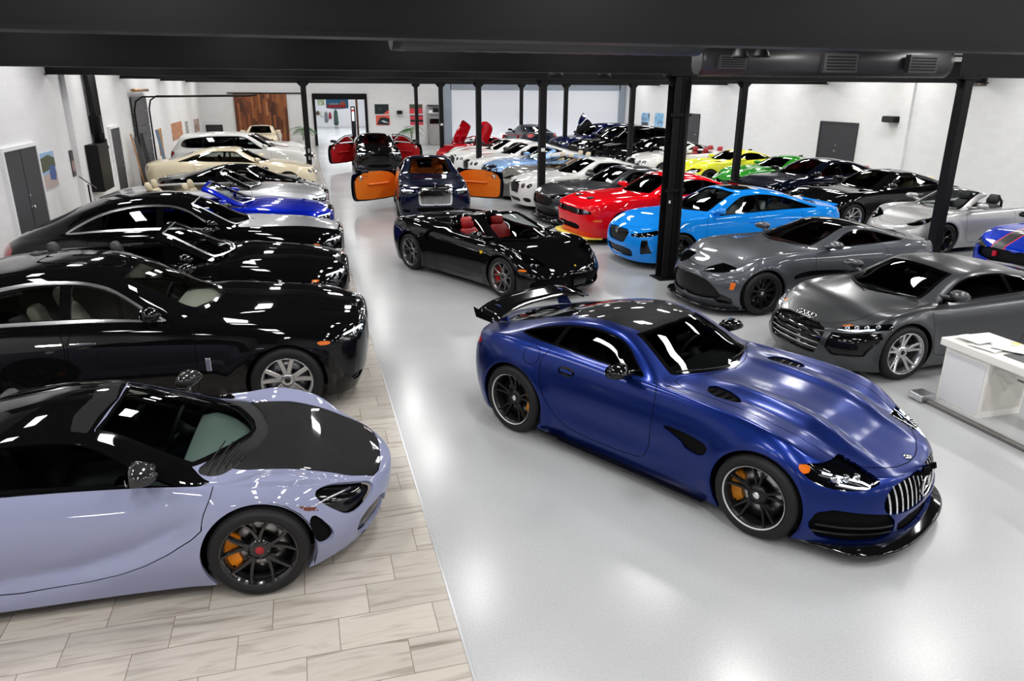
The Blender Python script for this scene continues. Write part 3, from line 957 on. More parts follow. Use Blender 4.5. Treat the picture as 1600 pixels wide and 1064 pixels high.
GTR = base(wb=2.63, xf=2.25, xr=-2.28, cf=.78, nf=2.5, cr=.62, nr=2.5, R=.345, Rr=.352, tw=.27, twr=.05,
    nose=[(.08, 2.20), (.14, 2.24), (.25, 2.245), (.40, 2.235), (.50, 2.21), (.58, 2.17), (.66, 2.08), (.72, 1.98)],
    tail=[(.15, -2.12), (.3, -2.2), (.6, -2.27), (.8, -2.27), (.92, -2.2)],
    W=[(-2.28, .84), (-1.9, .955), (-1.32, 1.0), (-.85, .955), (-.3, .93), (.4, .935), (.95, .965), (1.32, .985), (1.75, .95), (2.25, .86)],
    bot=[(-2.28, .22), (-1.9, .15), (0, .115), (1.6, .115), (2.25, .12)],
    belt=[(-2.28, .80), (-1.9, .90), (-1.35, .965), (-.8, .945), (-.2, .925), (.4, .92), (.9, .905), (1.3, .865), (1.65, .77), (1.95, .665), (2.25, .575)],
    beltw=[(-2.28, .74), (-1.9, .86), (-1.35, .89), (-.8, .855), (-.1, .835), (.4, .845), (.9, .87), (1.3, .875), (1.7, .84), (2.25, .76)],
    raily=[(-2.28, .60), (-1.9, .62), (-1.3, .56), (-.6, .56), (-.2, .575), (.1, .655), (.4, .73), (.9, .66), (1.5, .60), (2.25, .55)],
    top=[(-2.28, .885), (-2.15, .925), (-1.95, .965), (-1.6, 1.055), (-1.2, 1.175), (-.85, 1.255), (-.5, 1.287), (-.18, 1.262), (.0, 1.205), (.25, 1.085), (.48, .97), (.60, .945), (1.0, .925), (1.4, .865), (1.8, .765), (2.0, .70), (2.25, .60)],
    sweep=[(-2.28, 0), (-1.9, -.06), (-1.2, -.05), (-.6, 0), (-.2, .10), (.1, .17), (.35, .20), (.7, .05), (1.2, 0), (2.2, 0)],
    camber=[(-2.28, .03), (-1.6, .04), (-.6, .045), (-.2, .045), (.2, .03), (.6, .015), (1.3, .02), (1.9, .02), (2.2, .02)],
    ws=(-.10, .545, .25), wsv=8.22, hsweep=.09, bl=(-1.02, -1.98, .06),
    dlo=[(.24, 5.06), (-.4, 5.06), (-1.0, 5.10), (-1.34, 5.6), (-1.36, 6.1), (-1.15, 6.75), (-.7, 7.1), (-.35, 7.1), (-.12, 7.0)],
    bp=[(-.90, -.86, .05)],
    doors=[[(.31, .93), (.33, .7), (.30, .30), (.16, .23), (-.55, .22), (-.80, .34), (-.95, .6), (-.98, .95), (-.6, 1.2), (.1, 1.2)]],
    handles=[(0, -.66, .81, .15, 'flush')], handle_m=BLUE_SATIN, arch_on=(),
    hood=GT_HOOD, paint=BLUE_SATIN, glass_s=glass('side_glass_dark', (.6, .65, .62), through=.6),
    mods=[gtr_mods], mirror=(-.03, .975, BLACKG), mout=.02, wipers=True,
    patches=[
        P('roof_panel', 'xv', [(-.17, 8.25), (-.12, 9.2), (-.10, 10.3), (-1.02, 10.3), (-1.02, 9.2), (-.98, 8.25)], CARBON, 0, .01, 1),
        P('grille', 'yz', [(-.1, .585), (.40, .575), (.53, .50), (.55, .40), (.46, .345), (-.1, .335)], RECESS, -.045, .045, 1, cond=FRONT),
        *bars_v(.0, .52, .352, .57, 8, .017, 'gbar', ('grille',), CHROME, -.004, .03),
        P('lower_intake', 'yz', [(-.1, .315), (.42, .31), (.40, .16), (-.1, .155)], RECESS, -.04, .04, 1, cond=FRONT),
        P('side_intake', 'yz', [(.45, .36), (.66, .40), (.90, .44), (.93, .26), (.84, .155), (.43, .15)], RECESS, -.03, .04, 1, cond=FRONT, merge=False),
        P('intake_fin', 'yz', [(.46, .275), (.9, .305), (.9, .29), (.46, .26)], BLACKG, 0., .03, 0, ('side_intake',), FRONT, merge=False, tagn='fin0'),
        P('intake_fin', 'yz', [(.46, .222), (.9, .245), (.9, .23), (.46, .207)], BLACKG, 0., .03, 0, ('side_intake',), FRONT, merge=False, tagn='fin1'),
        P('headlight', 'xz', [(1.56, .715), (1.70, .725), (1.90, .69), (2.07, .615), (2.03, .565), (1.88, .565), (1.72, .60)], BLACKG, -.04, .04, 1, cond=lambda V, v, N: (V[:, 0] > 1) & (V[:, 1] > .5) & (v < 8.5), merge=False, lens=True, fill=lamp_gtr),
        P('marker_lamp', 'xz', [(1.56, .715), (1.66, .72), (1.68, .66), (1.6, .66)], AMBER, -.01, .02, 1, ('headlight',), lambda V, v, N: V[:, 1] > .5, merge=False),
        P('fender_vent', 'xz', [(.34, .66), (.70, .655), (.90, .62), (.84, .50), (.66, .52), (.64, .57)], RECESS, -.02, .03, 1, cond=SIDE, merge=False),
        P('bonnet_vent', 'xy', [(.58, .46), (.66, .66), (.98, .62), (.86, .48)], RECESS, -.018, .02, 1, ('body',), TOPS, merge=False),
        P('tail_light', 'xz', [(-1.80, .85), (-2.2, .86), (-2.2, .80), (-1.9, .77)], REDLENS, 0, .01, 1, cond=lambda V, v, N: (V[:, 0] < -1.2) & (V[:, 1] > .35), merge=False),
        P('handle_recess', 'xz', [(-.66+.10*math.cos(a), .81+.045*math.sin(a)) for a in np.linspace(0, 6.0, 18)], BLACKG, -.012, .015, 0, cond=SIDE, merge=False),
        P('fuel_flap', 'xz', [(-1.09+.095*math.cos(a), .87+.085*math.sin(a)) for a in np.linspace(0, 6.0, 20)], BLUE_SATIN, 0, .01, 0, cond=SIDE, gap=.003, merge=False),
    ],
    wheel=('twin', 5, mat('satin_black_rim', (.012, .012, .013), .35, .5)),
    wheelkw=dict(cal_m=mat('gold_caliper', srgb(190, 120, 25), .35, .3), cap_m=CHROME, lip_m=mat('rim_line_white', (.55, .55, .55), .4), wide=.85), rimf=.76,
    seat_x=-.72, xcab=-1.3, step=.026, nv=1.25)
GTR['extra'] = gtr_extra

# ------------------------------------------------------------------ shared finishes
INT_TAN = mat('tan_leather', srgb(176, 120, 62), .55)
INT_ORANGE = mat('orange_leather', srgb(226, 118, 24), .5)
INT_RED = mat('red_leather', srgb(165, 14, 22), .5)
INT_CREAM = mat('cream_leather', srgb(214, 200, 170), .55)
INT_GREY = mat('grey_leather', srgb(205, 200, 188), .6)
INT_BLACK = mat('black_leather', (.02, .02, .021), .5)
SILVER_RIM = mat('silver_rim', (.62, .63, .65), .25, .95)
BLACK_RIM = mat('gloss_black_rim', (.008, .008, .009), .15, .2, .6)
GREY_RIM = mat('grey_titanium_rim', (.22, .215, .21), .28, .9)
BRIGHT = mat('bright_trim', (.80, .80, .81), .22, 1.)
MESH = mat('black_grille_mesh', (.006, .006, .0065), .45, spec=.2)
SEAM_BLACK = paint('black_gloss_paint', (.0035, .0035, .004), 0, .3)
LAMP_IN = mat('lamp_reflector', (.45, .46, .48), .18, 1.)
WHITE_PAINT = paint('white_paint', srgb(228, 228, 226), 0, .4)
YS = lambda V, v, N: V[:, 1] > .3
LAMPC = lambda V, v, N: (V[:, 0] > 1) & (V[:, 1] > .3) & (v < 8.5)
TAILC = lambda V, v, N: (V[:, 0] < -1.) & (V[:, 1] > .2)

def lamp_fill(pts, m=None, r=.03, strip=None, strip_m=None):
    """projector bowls (y, z) and a light strip inside a head-lamp"""
    def f(s, par, sgn):
        for y, z in pts:
            p, n = s.at(y, z); q = p-n*.03; b = MB()
            b.lathe([(0, .012), (r*.6, .012), (r, .022), (r, -.015)], 'x', 14, (q[0], sgn*y, z)); b.obj('projector', m or PROJ, par)
        if strip:
            q = []
            for y, z in strip:
                p, n = s.at(y, z); w = p-n*.01; q.append((w[0], sgn*y, w[2]))
            led(s, par, q, strip_m or LED, .008)
    return f
def ring_badge(s, root, y, z, r, n=1, gap=.0, m=CHROME, top=None, name='badge'):
    b = MB(); k = 24
    for i in range(n):
        yy = y+(i-(n-1)/2)*gap
        if top is None: p, q = s.at(abs(yy), z)
        else: p, q = s.above(top, abs(yy))
        t1 = np.cross(q, [0, 1., 0]); t1 /= np.linalg.norm(t1); t2 = np.array([0, 1., 0])
        c = np.array([p[0], yy, p[2]])+q*np.array([1, 0, 1])*.012
        b.tube([tuple(c+t1*r*math.cos(2*math.pi*a/k)+t2*r*math.sin(2*math.pi*a/k)) for a in range(k)], r*.13, 6, closed=True)
    return b.obj(name, m, root)
def oval_badge(s, root, x, r=.03, m=CHROME, top=True, z=None, name='bonnet_badge', wide=1.6):
    p, q = s.above(x, 0) if top else s.at(0, z)
    q = q*np.array([1, 0, 1]); t1 = np.cross(q, [0, 1., 0]); t1 /= np.linalg.norm(t1); t2 = np.array([0, 1., 0])
    b = MB(); k = 16; c = np.array([p[0], 0, p[2]])
    A = [tuple(c+q*.002+t1*r*math.cos(2*math.pi*a/k)+t2*r*wide*math.sin(2*math.pi*a/k)) for a in range(k)]
    B = [tuple(c+q*.010+t1*r*.85*math.cos(2*math.pi*a/k)+t2*r*wide*.85*math.sin(2*math.pi*a/k)) for a in range(k)]
    b.loft([A, B]); return b.obj(name, m, root)

def opened(c, z_add=.02, open_poly=None, deck=None, keep=None):
    """turn a coupe into a convertible: flat shoulders behind the screen, cabin cut open, the coupe's screen kept as a frame"""
    d = dict(c); d['coupe'] = c
    xh, xc, cs = c['ws']; be = pchip(c['belt']); tp = pchip(c['top']); bw = pchip(c['beltw'])
    top = [(x, z) for x, z in c['top'] if x > xc-.02]
    xs = np.linspace(c['xr'], xc-.30, 14)
    d['top'] = top+[(float(x), float(be(x))+z_add) for x in xs] if deck is None else top+list(deck)
    d['raily'] = [(x, y) for x, y in c['raily'] if x > xc]+[(float(x), float(bw(x))-.12) for x in np.linspace(c['xr'], xc-.15, 10)]
    d['sweep'] = [(-2, 0), (2, 0)]
    d['camber'] = [(x, min(v, .02)) for x, v in c['camber']]
    d['open'] = open_poly or [(xc-cs-.12, -.1), (xc-cs-.2, .5), (xc-cs-.28, .64), (-1.0, .64), (-1.08, .55), (-1.1, -.1)]
    old = c.get('extra')
    def extra(s, root):
        q = Surf(c, c.get('step', .04), c.get('nv', .9))
        hs = c.get('hsweep', .10); v0 = c.get('wsv', 8.28); fr = c.get('frame_w', .07)
        q.patch('windscreen_frame', 'xv', [(xh-hs-fr, 7.1), (xh-hs*.4-fr, 8.6), (xh-fr, 10.3), (xc, 10.3), (xc-cs*.12, 9.6), (xc-cs*.42, 9.), (xc-cs, 8.3), (xc-cs-.02, 7.1)])
        q.patch('windscreen', 'xv', [(xh-hs, v0), (xh-hs*.35, 9.0), (xh, 10.3), (xc-.01, 10.3), (xc-cs*.12-.01, 9.6), (xc-cs*.42-.01, 9.0), (xc-cs-.01, v0)], on=('windscreen_frame',), trim=.02, trim_name='windscreen_trim')
        q.obj('windscreen_trim', 'windscreen_trim', c.get('screen_trim', BLACKG), root, .003)
        q.obj('windscreen_frame', 'windscreen_frame', c.get('frame_m', c['paint']), root, .001, .035)
        q.obj('windscreen', 'windscreen', c.get('glass', GLASS), root, -.004)
        if c.get('open_extra'): c['open_extra'](s, root)
        if old: old(s, root)
    d['extra'] = extra
    return d

OBL = ((.806, -.591, 0.), (-.216, -.295, .931)); OBD = np.array([.55, .75, .366])
def OB(name, pts, m, off, skirt, smooth, fill=None):
    """cut-out on a front corner, laid out by points in space and projected at three-quarter view"""
    poly = [(float(np.dot(q, OBL[0])), float(np.dot(q, OBL[1]))) for q in pts]
    return P(name, OBL, poly, m, off, skirt, smooth, cond=lambda V, v, N: (N@OBD > .1) & (V[:, 0] > 1.2), merge=False, fill=fill)
# ------------------------------------------------------------------ mid-engined supercars
LILAC = paint('lilac_grey_paint', srgb(138, 142, 170), 0, .35)
def m720_mods(V, v):
    x, y, z = V[:, 0], V[:, 1], V[:, 2]
    # air channel pressed into the doors, deepening towards the rear
    zc = np.interp(x, [-1.2, -.5, .2, .55, .85, 1.02], [.24, .25, .29, .37, .50, .60])
    a = np.clip((1.06-x)/.25, 0, 1)*np.clip((x+1.1)/.3, 0, 1); d = z-zc
    V[:, 1] -= a*.10/(1+np.exp(np.clip(-(d-.01)/.014, -40, 40)))*np.exp(-np.maximum(d, 0)/.24)*np.clip((4.7-v)/1.2, 0, 1)
    # dished bonnet between raised wings
    k = (v > 4.5)*np.clip((x-1.15)/.2, 0, 1)*np.clip((2.2-x)/.5, 0, 1)
    V[:, 2] += k*.03*np.exp(-((y-.76)/.12)**2)
def m720_extra(s, root):
    oval_badge(s, root, 2.16, .018, SATIN, wide=1.6)
    b = MB()
    for i in range(5):
        b.tube([(1.02+.05*i, -.62+.03*i, .86-.012*i), (1.10+.05*i, -.30, .885-.012*i)], .006, 5)
    b.obj('scuttle_louvre', BLACKM, root)
M720 = base(wb=2.67, xf=2.29, xr=-2.24, cf=.95, nf=2.2, cr=.5, nr=3, R=.335, Rr=.348, tw=.245, twr=.06,
    nose=[(.10, 2.12), (.16, 2.20), (.3, 2.26), (.42, 2.29), (.5, 2.285), (.57, 2.24), (.63, 2.15)],
    tail=[(.2, -2.1), (.5, -2.2), (.8, -2.24), (.92, -2.2)],
    W=[(-2.24, .9), (-1.7, 1.0), (-1.33, 1.01), (-.8, .985), (-.2, .96), (.5, .945), (1.0, .955), (1.34, .975), (1.75, .96), (2.29, .88)],
    bot=[(-2.24, .25), (-1.8, .13), (0, .11), (1.5, .115), (1.8, .13), (2.29, .14)],
    belt=[(-2.24, .86), (-1.7, .92), (-1.2, .92), (-.6, .865), (0, .83), (.6, .805), (1.0, .80), (1.35, .795), (1.7, .735), (2.0, .63), (2.29, .47)],
    beltw=[(-2.24, .82), (-1.4, .93), (-.8, .88), (0, .82), (.6, .80), (1.0, .83), (1.35, .86), (1.8, .84), (2.29, .74)],
    raily=[(-2.24, .6), (-1.2, .48), (-.5, .47), (.1, .49), (.45, .545), (.85, .68), (1.1, .72), (1.5, .64), (2.29, .5)],
    top=[(-2.24, .80), (-1.7, .92), (-1.2, 1.03), (-.6, 1.14), (-.05, 1.195), (.3, 1.175), (.55, 1.11), (.9, .98), (1.25, .845), (1.38, .80), (1.7, .735), (2.05, .635), (2.29, .51)],
    sweep=[(-2.2, 0), (-.5, 0), (.2, .10), (.6, .22), (1.0, .34), (1.2, .25), (1.6, .0), (2.2, 0)],
    camber=[(-2.2, .03), (-.3, .05), (.3, .04), (.8, .025), (1.1, .01), (1.4, -.005), (2.2, .01)],
    ws=(.37, 1.30, .38), wsv=8.2, hsweep=.06, bl=(-.5, -1.3, .1), blv=8.4,
    dlo=[(1.02, 5.02), (.4, 5.04), (-.6, 5.2), (-1.0, 5.6), (-.95, 6.4), (-.5, 7.2), (.1, 7.3), (.4, 7.2)],
    bp=[(-.45, -.35, .04)],
    doors=[[(1.08, .86), (1.09, .80), (1.00, .62), (1.01, .55), (.70, .36), (.40, .27), (-.3, .22), (-.62, .3), (-.8, .55), (-.7, .85), (0, 1.2), (.9, 1.1)]],
    hood=[(2.20, -.1), (2.19, .3), (2.1, .48), (1.6, .60), (1.15, .60), (1.08, .5), (1.28, .25), (1.33, -.1)], hood_m=CARBON, hi=True,
    paint=LILAC, mods=[m720_mods], mirror=(.66, .93, CARBON), mout=.02, extra=m720_extra, wipers=False,
    glass=glass('screen_green_glass', (.74, .86, .82), through=.95), glass_s=glass('side_glass_dark', (.5, .55, .52), through=.35),
    patches=[
        P('roof_panel', 'xv', [(1.05, 7.5), (1.0, 5.0), (-1.3, 5.0), (-1.3, 10.3), (.37, 10.3), (.33, 8.8), (.31, 8.2), (.93, 8.2)], SEAM_BLACK, 0, .01, 0, cond=lambda V, v, N: v > 4.98),
        P('roof_carbon', 'xv', [(.36, 10.3), (.30, 8.9), (.28, 8.0), (.18, 8.0), (.15, 8.9), (.2, 10.3)], CARBON, .001, 0, 0, ('roof_panel',)),
        P('scuttle', 'xv', [(1.30, 10.3), (1.22, 9.5), (.95, 8.3), (.98, 7.9), (1.15, 8.1), (1.34, 9.3), (1.38, 10.3)], BLACKM, -.01, .02, 1),
        OB('headlight', [(1.74, .88, .705), (1.85, .80, .722), (2.05, .70, .665), (2.21, .58, .588), (2.185, .64, .51), (2.02, .80, .44), (1.86, .88, .575)], BLACKG, -.05, .05, 2,
          fill=lamp_fill([], strip=[(.84, .60), (.78, .61), (.70, .60), (.62, .585)], strip_m=SATIN)),
        OB('bumper_intake', [(2.262, .43, .43), (2.262, .43, .30), (2.18, .63, .205), (2.06, .80, .28), (2.09, .76, .42)], BLACKG, -.035, .04, 1),
        P('brake_duct', 'xz', [(1.665, .545), (1.73, .545), (1.84, .37), (1.81, .30), (1.72, .31)], RECESS, -.03, .03, 1, cond=SIDE, merge=False),
        P('side_marker', 'xz', [(1.60, .645), (1.74, .585), (1.75, .55), (1.63, .605)], mat('dark_amber', srgb(96, 44, 26), .2, 0, .8), 0, .01, 1, cond=SIDE, merge=False),
        P('lower_intake', 'yz', [(-.1, .30), (.46, .30), (.46, .17), (-.1, .17)], RECESS, -.04, .04, 1, cond=FRONT),
        P('tail_light', 'yz', [(.35, .80), (.85, .84), (.85, .80), (.35, .76)], REDLENS, 0, .01, 0, cond=REAR, merge=False),
    ],
    wheel=('V', 5, BLACK_RIM), wheelkw=dict(cal_m=mat('orange_caliper', srgb(240, 140, 20), .35), cap_m=mat('hub_red', srgb(150, 20, 30), .3)), rimf=.765,
    interior=INT_BLACK, dash_m=mat('grey_alcantara', srgb(150, 158, 154), .8), seat_x=-.25, xcab=-.75, step=.028, nv=1.2)

BLACK_CAR = SEAM_BLACK
def spider_extra(s, root):
    oval_badge(s, root, 2.12, .022, mat('yellow_badge', srgb(230, 190, 20), .3), wide=.75)
    for sg in (1, -1):
        p, n = s.side(.78, .66); b = MB(); b.prism([(.76, .63), (.80, .62), (.82, .70), (.74, .70)], sg*(p[1]-.002), sg*(p[1]+.004), 'y'); b.obj('wing_shield', mat('yellow_badge', srgb(230, 190, 20), .3), root)
        # fairings behind each seat
        b = MB(); rings = []
        for t in np.linspace(0, 1, 9):
            x = lerp(-.42, -1.35, t); h = .17*(1-t)**1.2; w = .26*(1-.4*t); z0 = .90
            rings.append([(x, sg*.36+w*math.cos(a), z0+(h+.05)*math.sin(a)) for a in np.linspace(0, math.pi, 11)])
        b.loft(rings); b.obj('head_fairing', SEAM_BLACK, root)
S488 = base(wb=2.65, xf=2.28, xr=-2.29, cf=.85, nf=2.4, cr=.5, nr=3, R=.338, Rr=.348, tw=.245, twr=.06,
    nose=[(.10, 2.16), (.18, 2.24), (.3, 2.28), (.42, 2.27), (.5, 2.23), (.58, 2.15), (.65, 2.05)],
    tail=[(.2, -2.1), (.5, -2.24), (.8, -2.29), (.95, -2.22)],
    W=[(-2.29, .88), (-1.7, .97), (-1.33, .99), (-.8, .965), (-.3, .93), (.4, .925), (1.0, .95), (1.33, .965), (1.75, .95), (2.28, .86)],
    bot=[(-2.29, .25), (-1.8, .14), (0, .115), (1.5, .115), (2.28, .13)],
    belt=[(-2.29, .86), (-1.8, .94), (-1.3, .955), (-.8, .91), (-.3, .86), (.3, .84), (.8, .83), (1.1, .84), (1.4, .82), (1.75, .73), (2.0, .64), (2.28, .48)],
    beltw=[(-2.29, .78), (-1.4, .87), (-.8, .86), (0, .83), (.6, .83), (1.0, .86), (1.4, .88), (1.8, .85), (2.28, .74)],
    raily=[(-2.29, .6), (-1.2, .5), (-.5, .5), (.1, .52), (.35, .56), (.75, .69), (1.05, .72), (1.5, .62), (2.28, .5)],
    top=[(-2.29, .86), (-1.7, .94), (-1.2, 1.02), (-.6, 1.15), (-.1, 1.205), (.2, 1.19), (.4, 1.13), (.75, 1.0), (1.12, .845), (1.25, .80), (1.7, .715), (2.05, .625), (2.28, .50)],
    sweep=[(-2.2, 0), (-.5, 0), (.2, .10), (.5, .18), (.9, .28), (1.1, .2), (1.5, .0), (2.2, 0)],
    camber=[(-2.2, .03), (-.3, .05), (.3, .04), (.7, .025), (1.0, .01), (1.4, .005), (2.2, .01)],
    ws=(.23, 1.17, .30), wsv=8.25, hsweep=.07, frame_w=.08,
    dlo=[(.9, 5.1), (-.5, 5.2), (-.5, 7), (.2, 7)], bp=[],
    doors=[[(.88, .86), (.86, .70), (.80, .3), (.6, .2), (-.35, .2), (-.52, .35), (-.62, .6), (-.60, .9), (0, 1.2), (.8, 1.2)]],
    hood=[(2.10, -.1), (2.08, .3), (1.9, .55), (1.4, .66), (.95, .66), (1.0, .5), (1.15, .25), (1.2, -.1)],
    paint=BLACK_CAR, mirror=(.72, .93, BLACK_CAR), mout=.03, extra=None,
    patches=[
        P('headlight', 'xz', [(1.52, .80), (1.62, .81), (1.9, .71), (2.08, .61), (2.02, .565), (1.85, .60), (1.65, .69)], BLACKG, -.03, .03, 1, cond=lambda V, v, N: (V[:, 0] > 1) & (V[:, 1] > .56) & (v < 8), merge=False, lens=True, fill=lamp_fill([(.66, .59), (.72, .60)], r=.03)),
        P('lower_intake', 'yz', [(-.1, .44), (.45, .43), (.82, .36), (.80, .20), (-.1, .19)], RECESS, -.06, .06, 1, cond=FRONT),
        P('intake_vane', 'yz', [(-.1, .40), (.16, .40), (.14, .24), (-.1, .24)], BLACKG, -.02, .04, 0, ('lower_intake',), FRONT),
        P('side_marker', 'xz', [(1.70, .545), (1.84, .54), (1.84, .505), (1.71, .51)], AMBER, 0, .01, 1, cond=SIDE, merge=False),
        P('side_scoop', 'xz', [(-.50, .80), (-.78, .86), (-.88, .72), (-.74, .60), (-.58, .62)], BLACKG, -.05, .05, 1, cond=SIDE, merge=False),
        P('tail_light', 'xz', [(-2.1, .84), (-2.3, .84), (-2.3, .76), (-2.1, .76)], REDLENS, 0, .01, 1, cond=TAILC, merge=False),
    ],
    wheel=('V', 5, GREY_RIM), wheelkw=dict(cal_m=mat('red_caliper', srgb(190, 20, 20), .35), cap_m=BLACKG), rimf=.77,
    interior=INT_RED, seat_x=-.08, seat_z=-.06, xcab=-.6, step=.03, nv=1.1, glass=GLASS)
S488['open_extra'] = spider_extra
SPIDER = opened(S488, .02, [(.72, -.1), (.68, .45), (.55, .62), (.3, .66), (-.38, .64), (-.44, .55), (-.46, -.1)],
    deck=[(.95, .84), (.5, .86), (-.3, .92), (-.5, .94), (-1.2, .95), (-1.8, .94), (-2.29, .88)])

GREY_SATIN = mat('satin_grey_paint', (.060, .063, .068), .32, .8, .4, .2, coat_rough=.14)
R8C = base(wb=2.65, xf=2.27, xr=-2.17, cf=.72, nf=2.6, cr=.5, nr=3, R=.342, Rr=.348, tw=.25, twr=.05,
    nose=[(.12, 2.20), (.2, 2.25), (.4, 2.27), (.52, 2.25), (.6, 2.19), (.66, 2.10), (.72, 1.98)],
    tail=[(.2, -2.05), (.6, -2.17), (.9, -2.12)],
    W=[(-2.17, .88), (-1.7, .95), (-1.33, .965), (-.8, .95), (-.2, .925), (.4, .92), (.95, .935), (1.33, .955), (1.75, .94), (2.27, .86)],
    bot=[(-2.17, .22), (-1.8, .15), (0, .125), (1.6, .125), (2.27, .15)],
    belt=[(-2.17, .86), (-1.4, .94), (-.8, .91), (0, .875), (.6, .86), (1.0, .86), (1.35, .83), (1.7, .745), (2.0, .64), (2.27, .54)],
    beltw=[(-2.17, .76), (-1.4, .87), (-.8, .84), (0, .82), (.6, .82), (1.0, .85), (1.35, .865), (1.8, .83), (2.27, .74)],
    raily=[(-2.17, .6), (-1.2, .53), (-.5, .53), (.1, .55), (.45, .58), (.85, .69), (1.1, .73), (1.5, .66), (2.27, .52)],
    top=[(-2.17, .88), (-1.6, .97), (-1.1, 1.065), (-.6, 1.19), (-.1, 1.248), (.25, 1.235), (.46, 1.19), (.8, 1.05), (1.18, .895), (1.32, .86), (1.7, .785), (2.0, .69), (2.27, .57)],
    sweep=[(-2.2, 0), (-.5, 0), (.2, .08), (.55, .16), (.9, .27), (1.1, .2), (1.5, .0), (2.2, 0)],
    camber=[(-2.2, .03), (-.3, .05), (.3, .045), (.7, .03), (1.0, .015), (1.4, .01), (2.2, .01)],
    ws=(.43, 1.20, .27), wsv=8.25, hsweep=.06, bl=(-.55, -1.3, .1),
    dlo=[(1.0, 5.05), (.3, 5.06), (-.5, 5.2), (-.95, 5.6), (-.8, 6.6), (-.4, 7.1), (.2, 7.15), (.5, 7.0)],
    bp=[(-.32, -.28, .06)],
    doors=[[(.98, .9), (.97, .7), (.95, .35), (.8, .24), (-.3, .23), (-.5, .4), (-.52, .9), (0, 1.2), (.9, 1.2)]],
    gaps=[('xy', [(2.15, -.1), (2.1, .3), (1.9, .56), (1.4, .70), (1.0, .72), (1.0, .5), (1.2, -.1)], TOPS)],
    paint=GREY_SATIN, mirror=(.66, .97, GREY_SATIN), mout=.04, wipers=True,
    glass_s=glass('side_glass_dark', (.5, .55, .52), through=.35),
    patches=[
        P('grille', 'yz', [(-.1, .615), (.42, .61), (.50, .53), (.44, .28), (.38, .255), (-.1, .25)], BLACKG, -.04, .04, 1, cond=FRONT),
        *[P('grille_bars', 'yz', [(-.1, z), (.5, z), (.5, z+.010), (-.1, z+.010)], CHROME, -.012, .025, 0, ('grille',), FRONT, tagn='gb') for z in (.33, .40, .47, .54)],
        P('headlight', 'yz', [(.54, .60), (.60, .645), (.80, .70), (.93, .74), (.93, .66), (.75, .61)], BLACKG, -.03, .03, 0, cond=FRONT, merge=False, lens=True, fill=lamp_fill([(.63, .63), (.70, .645), (.77, .66), (.84, .68)], r=.026, strip=[(.57, .605), (.7, .613), (.84, .655)])),
        P('side_intake', 'yz', [(.55, .565), (.72, .585), (.90, .625), (.93, .55), (.87, .33), (.62, .30), (.54, .38)], BLACKG, -.035, .035, 0, cond=FRONT, merge=False),
        P('side_marker', 'xz', [(1.80, .665), (1.97, .655), (1.97, .625), (1.81, .63)], AMBER, 0, .01, 0, cond=SIDE, merge=False),
        P('side_blade', 'xz', [(-.50, .90), (-.86, .93), (-.80, .5), (-.72, .26), (-.48, .24), (-.62, .55)], CARBON, -.02, .03, 1, cond=SIDE, merge=False),
        P('tail_light', 'yz', [(.45, .80), (.85, .82), (.85, .72), (.45, .74)], REDLENS, 0, .01, 0, cond=REAR, merge=False),
    ],
    wheel=('twin', 5, SILVER_RIM), wheelkw=dict(cap_m=BLACKG, wide=1.5, cal_m=BLACKM), rimf=.76, seat_x=-.15, xcab=-.6, step=.03, nv=1.15,
    extra=lambda s, root: (ring_badge(s, root, 0, .66, .052, 4, .072, CHROME, top=2.06, name='four_ring_badge'), None))

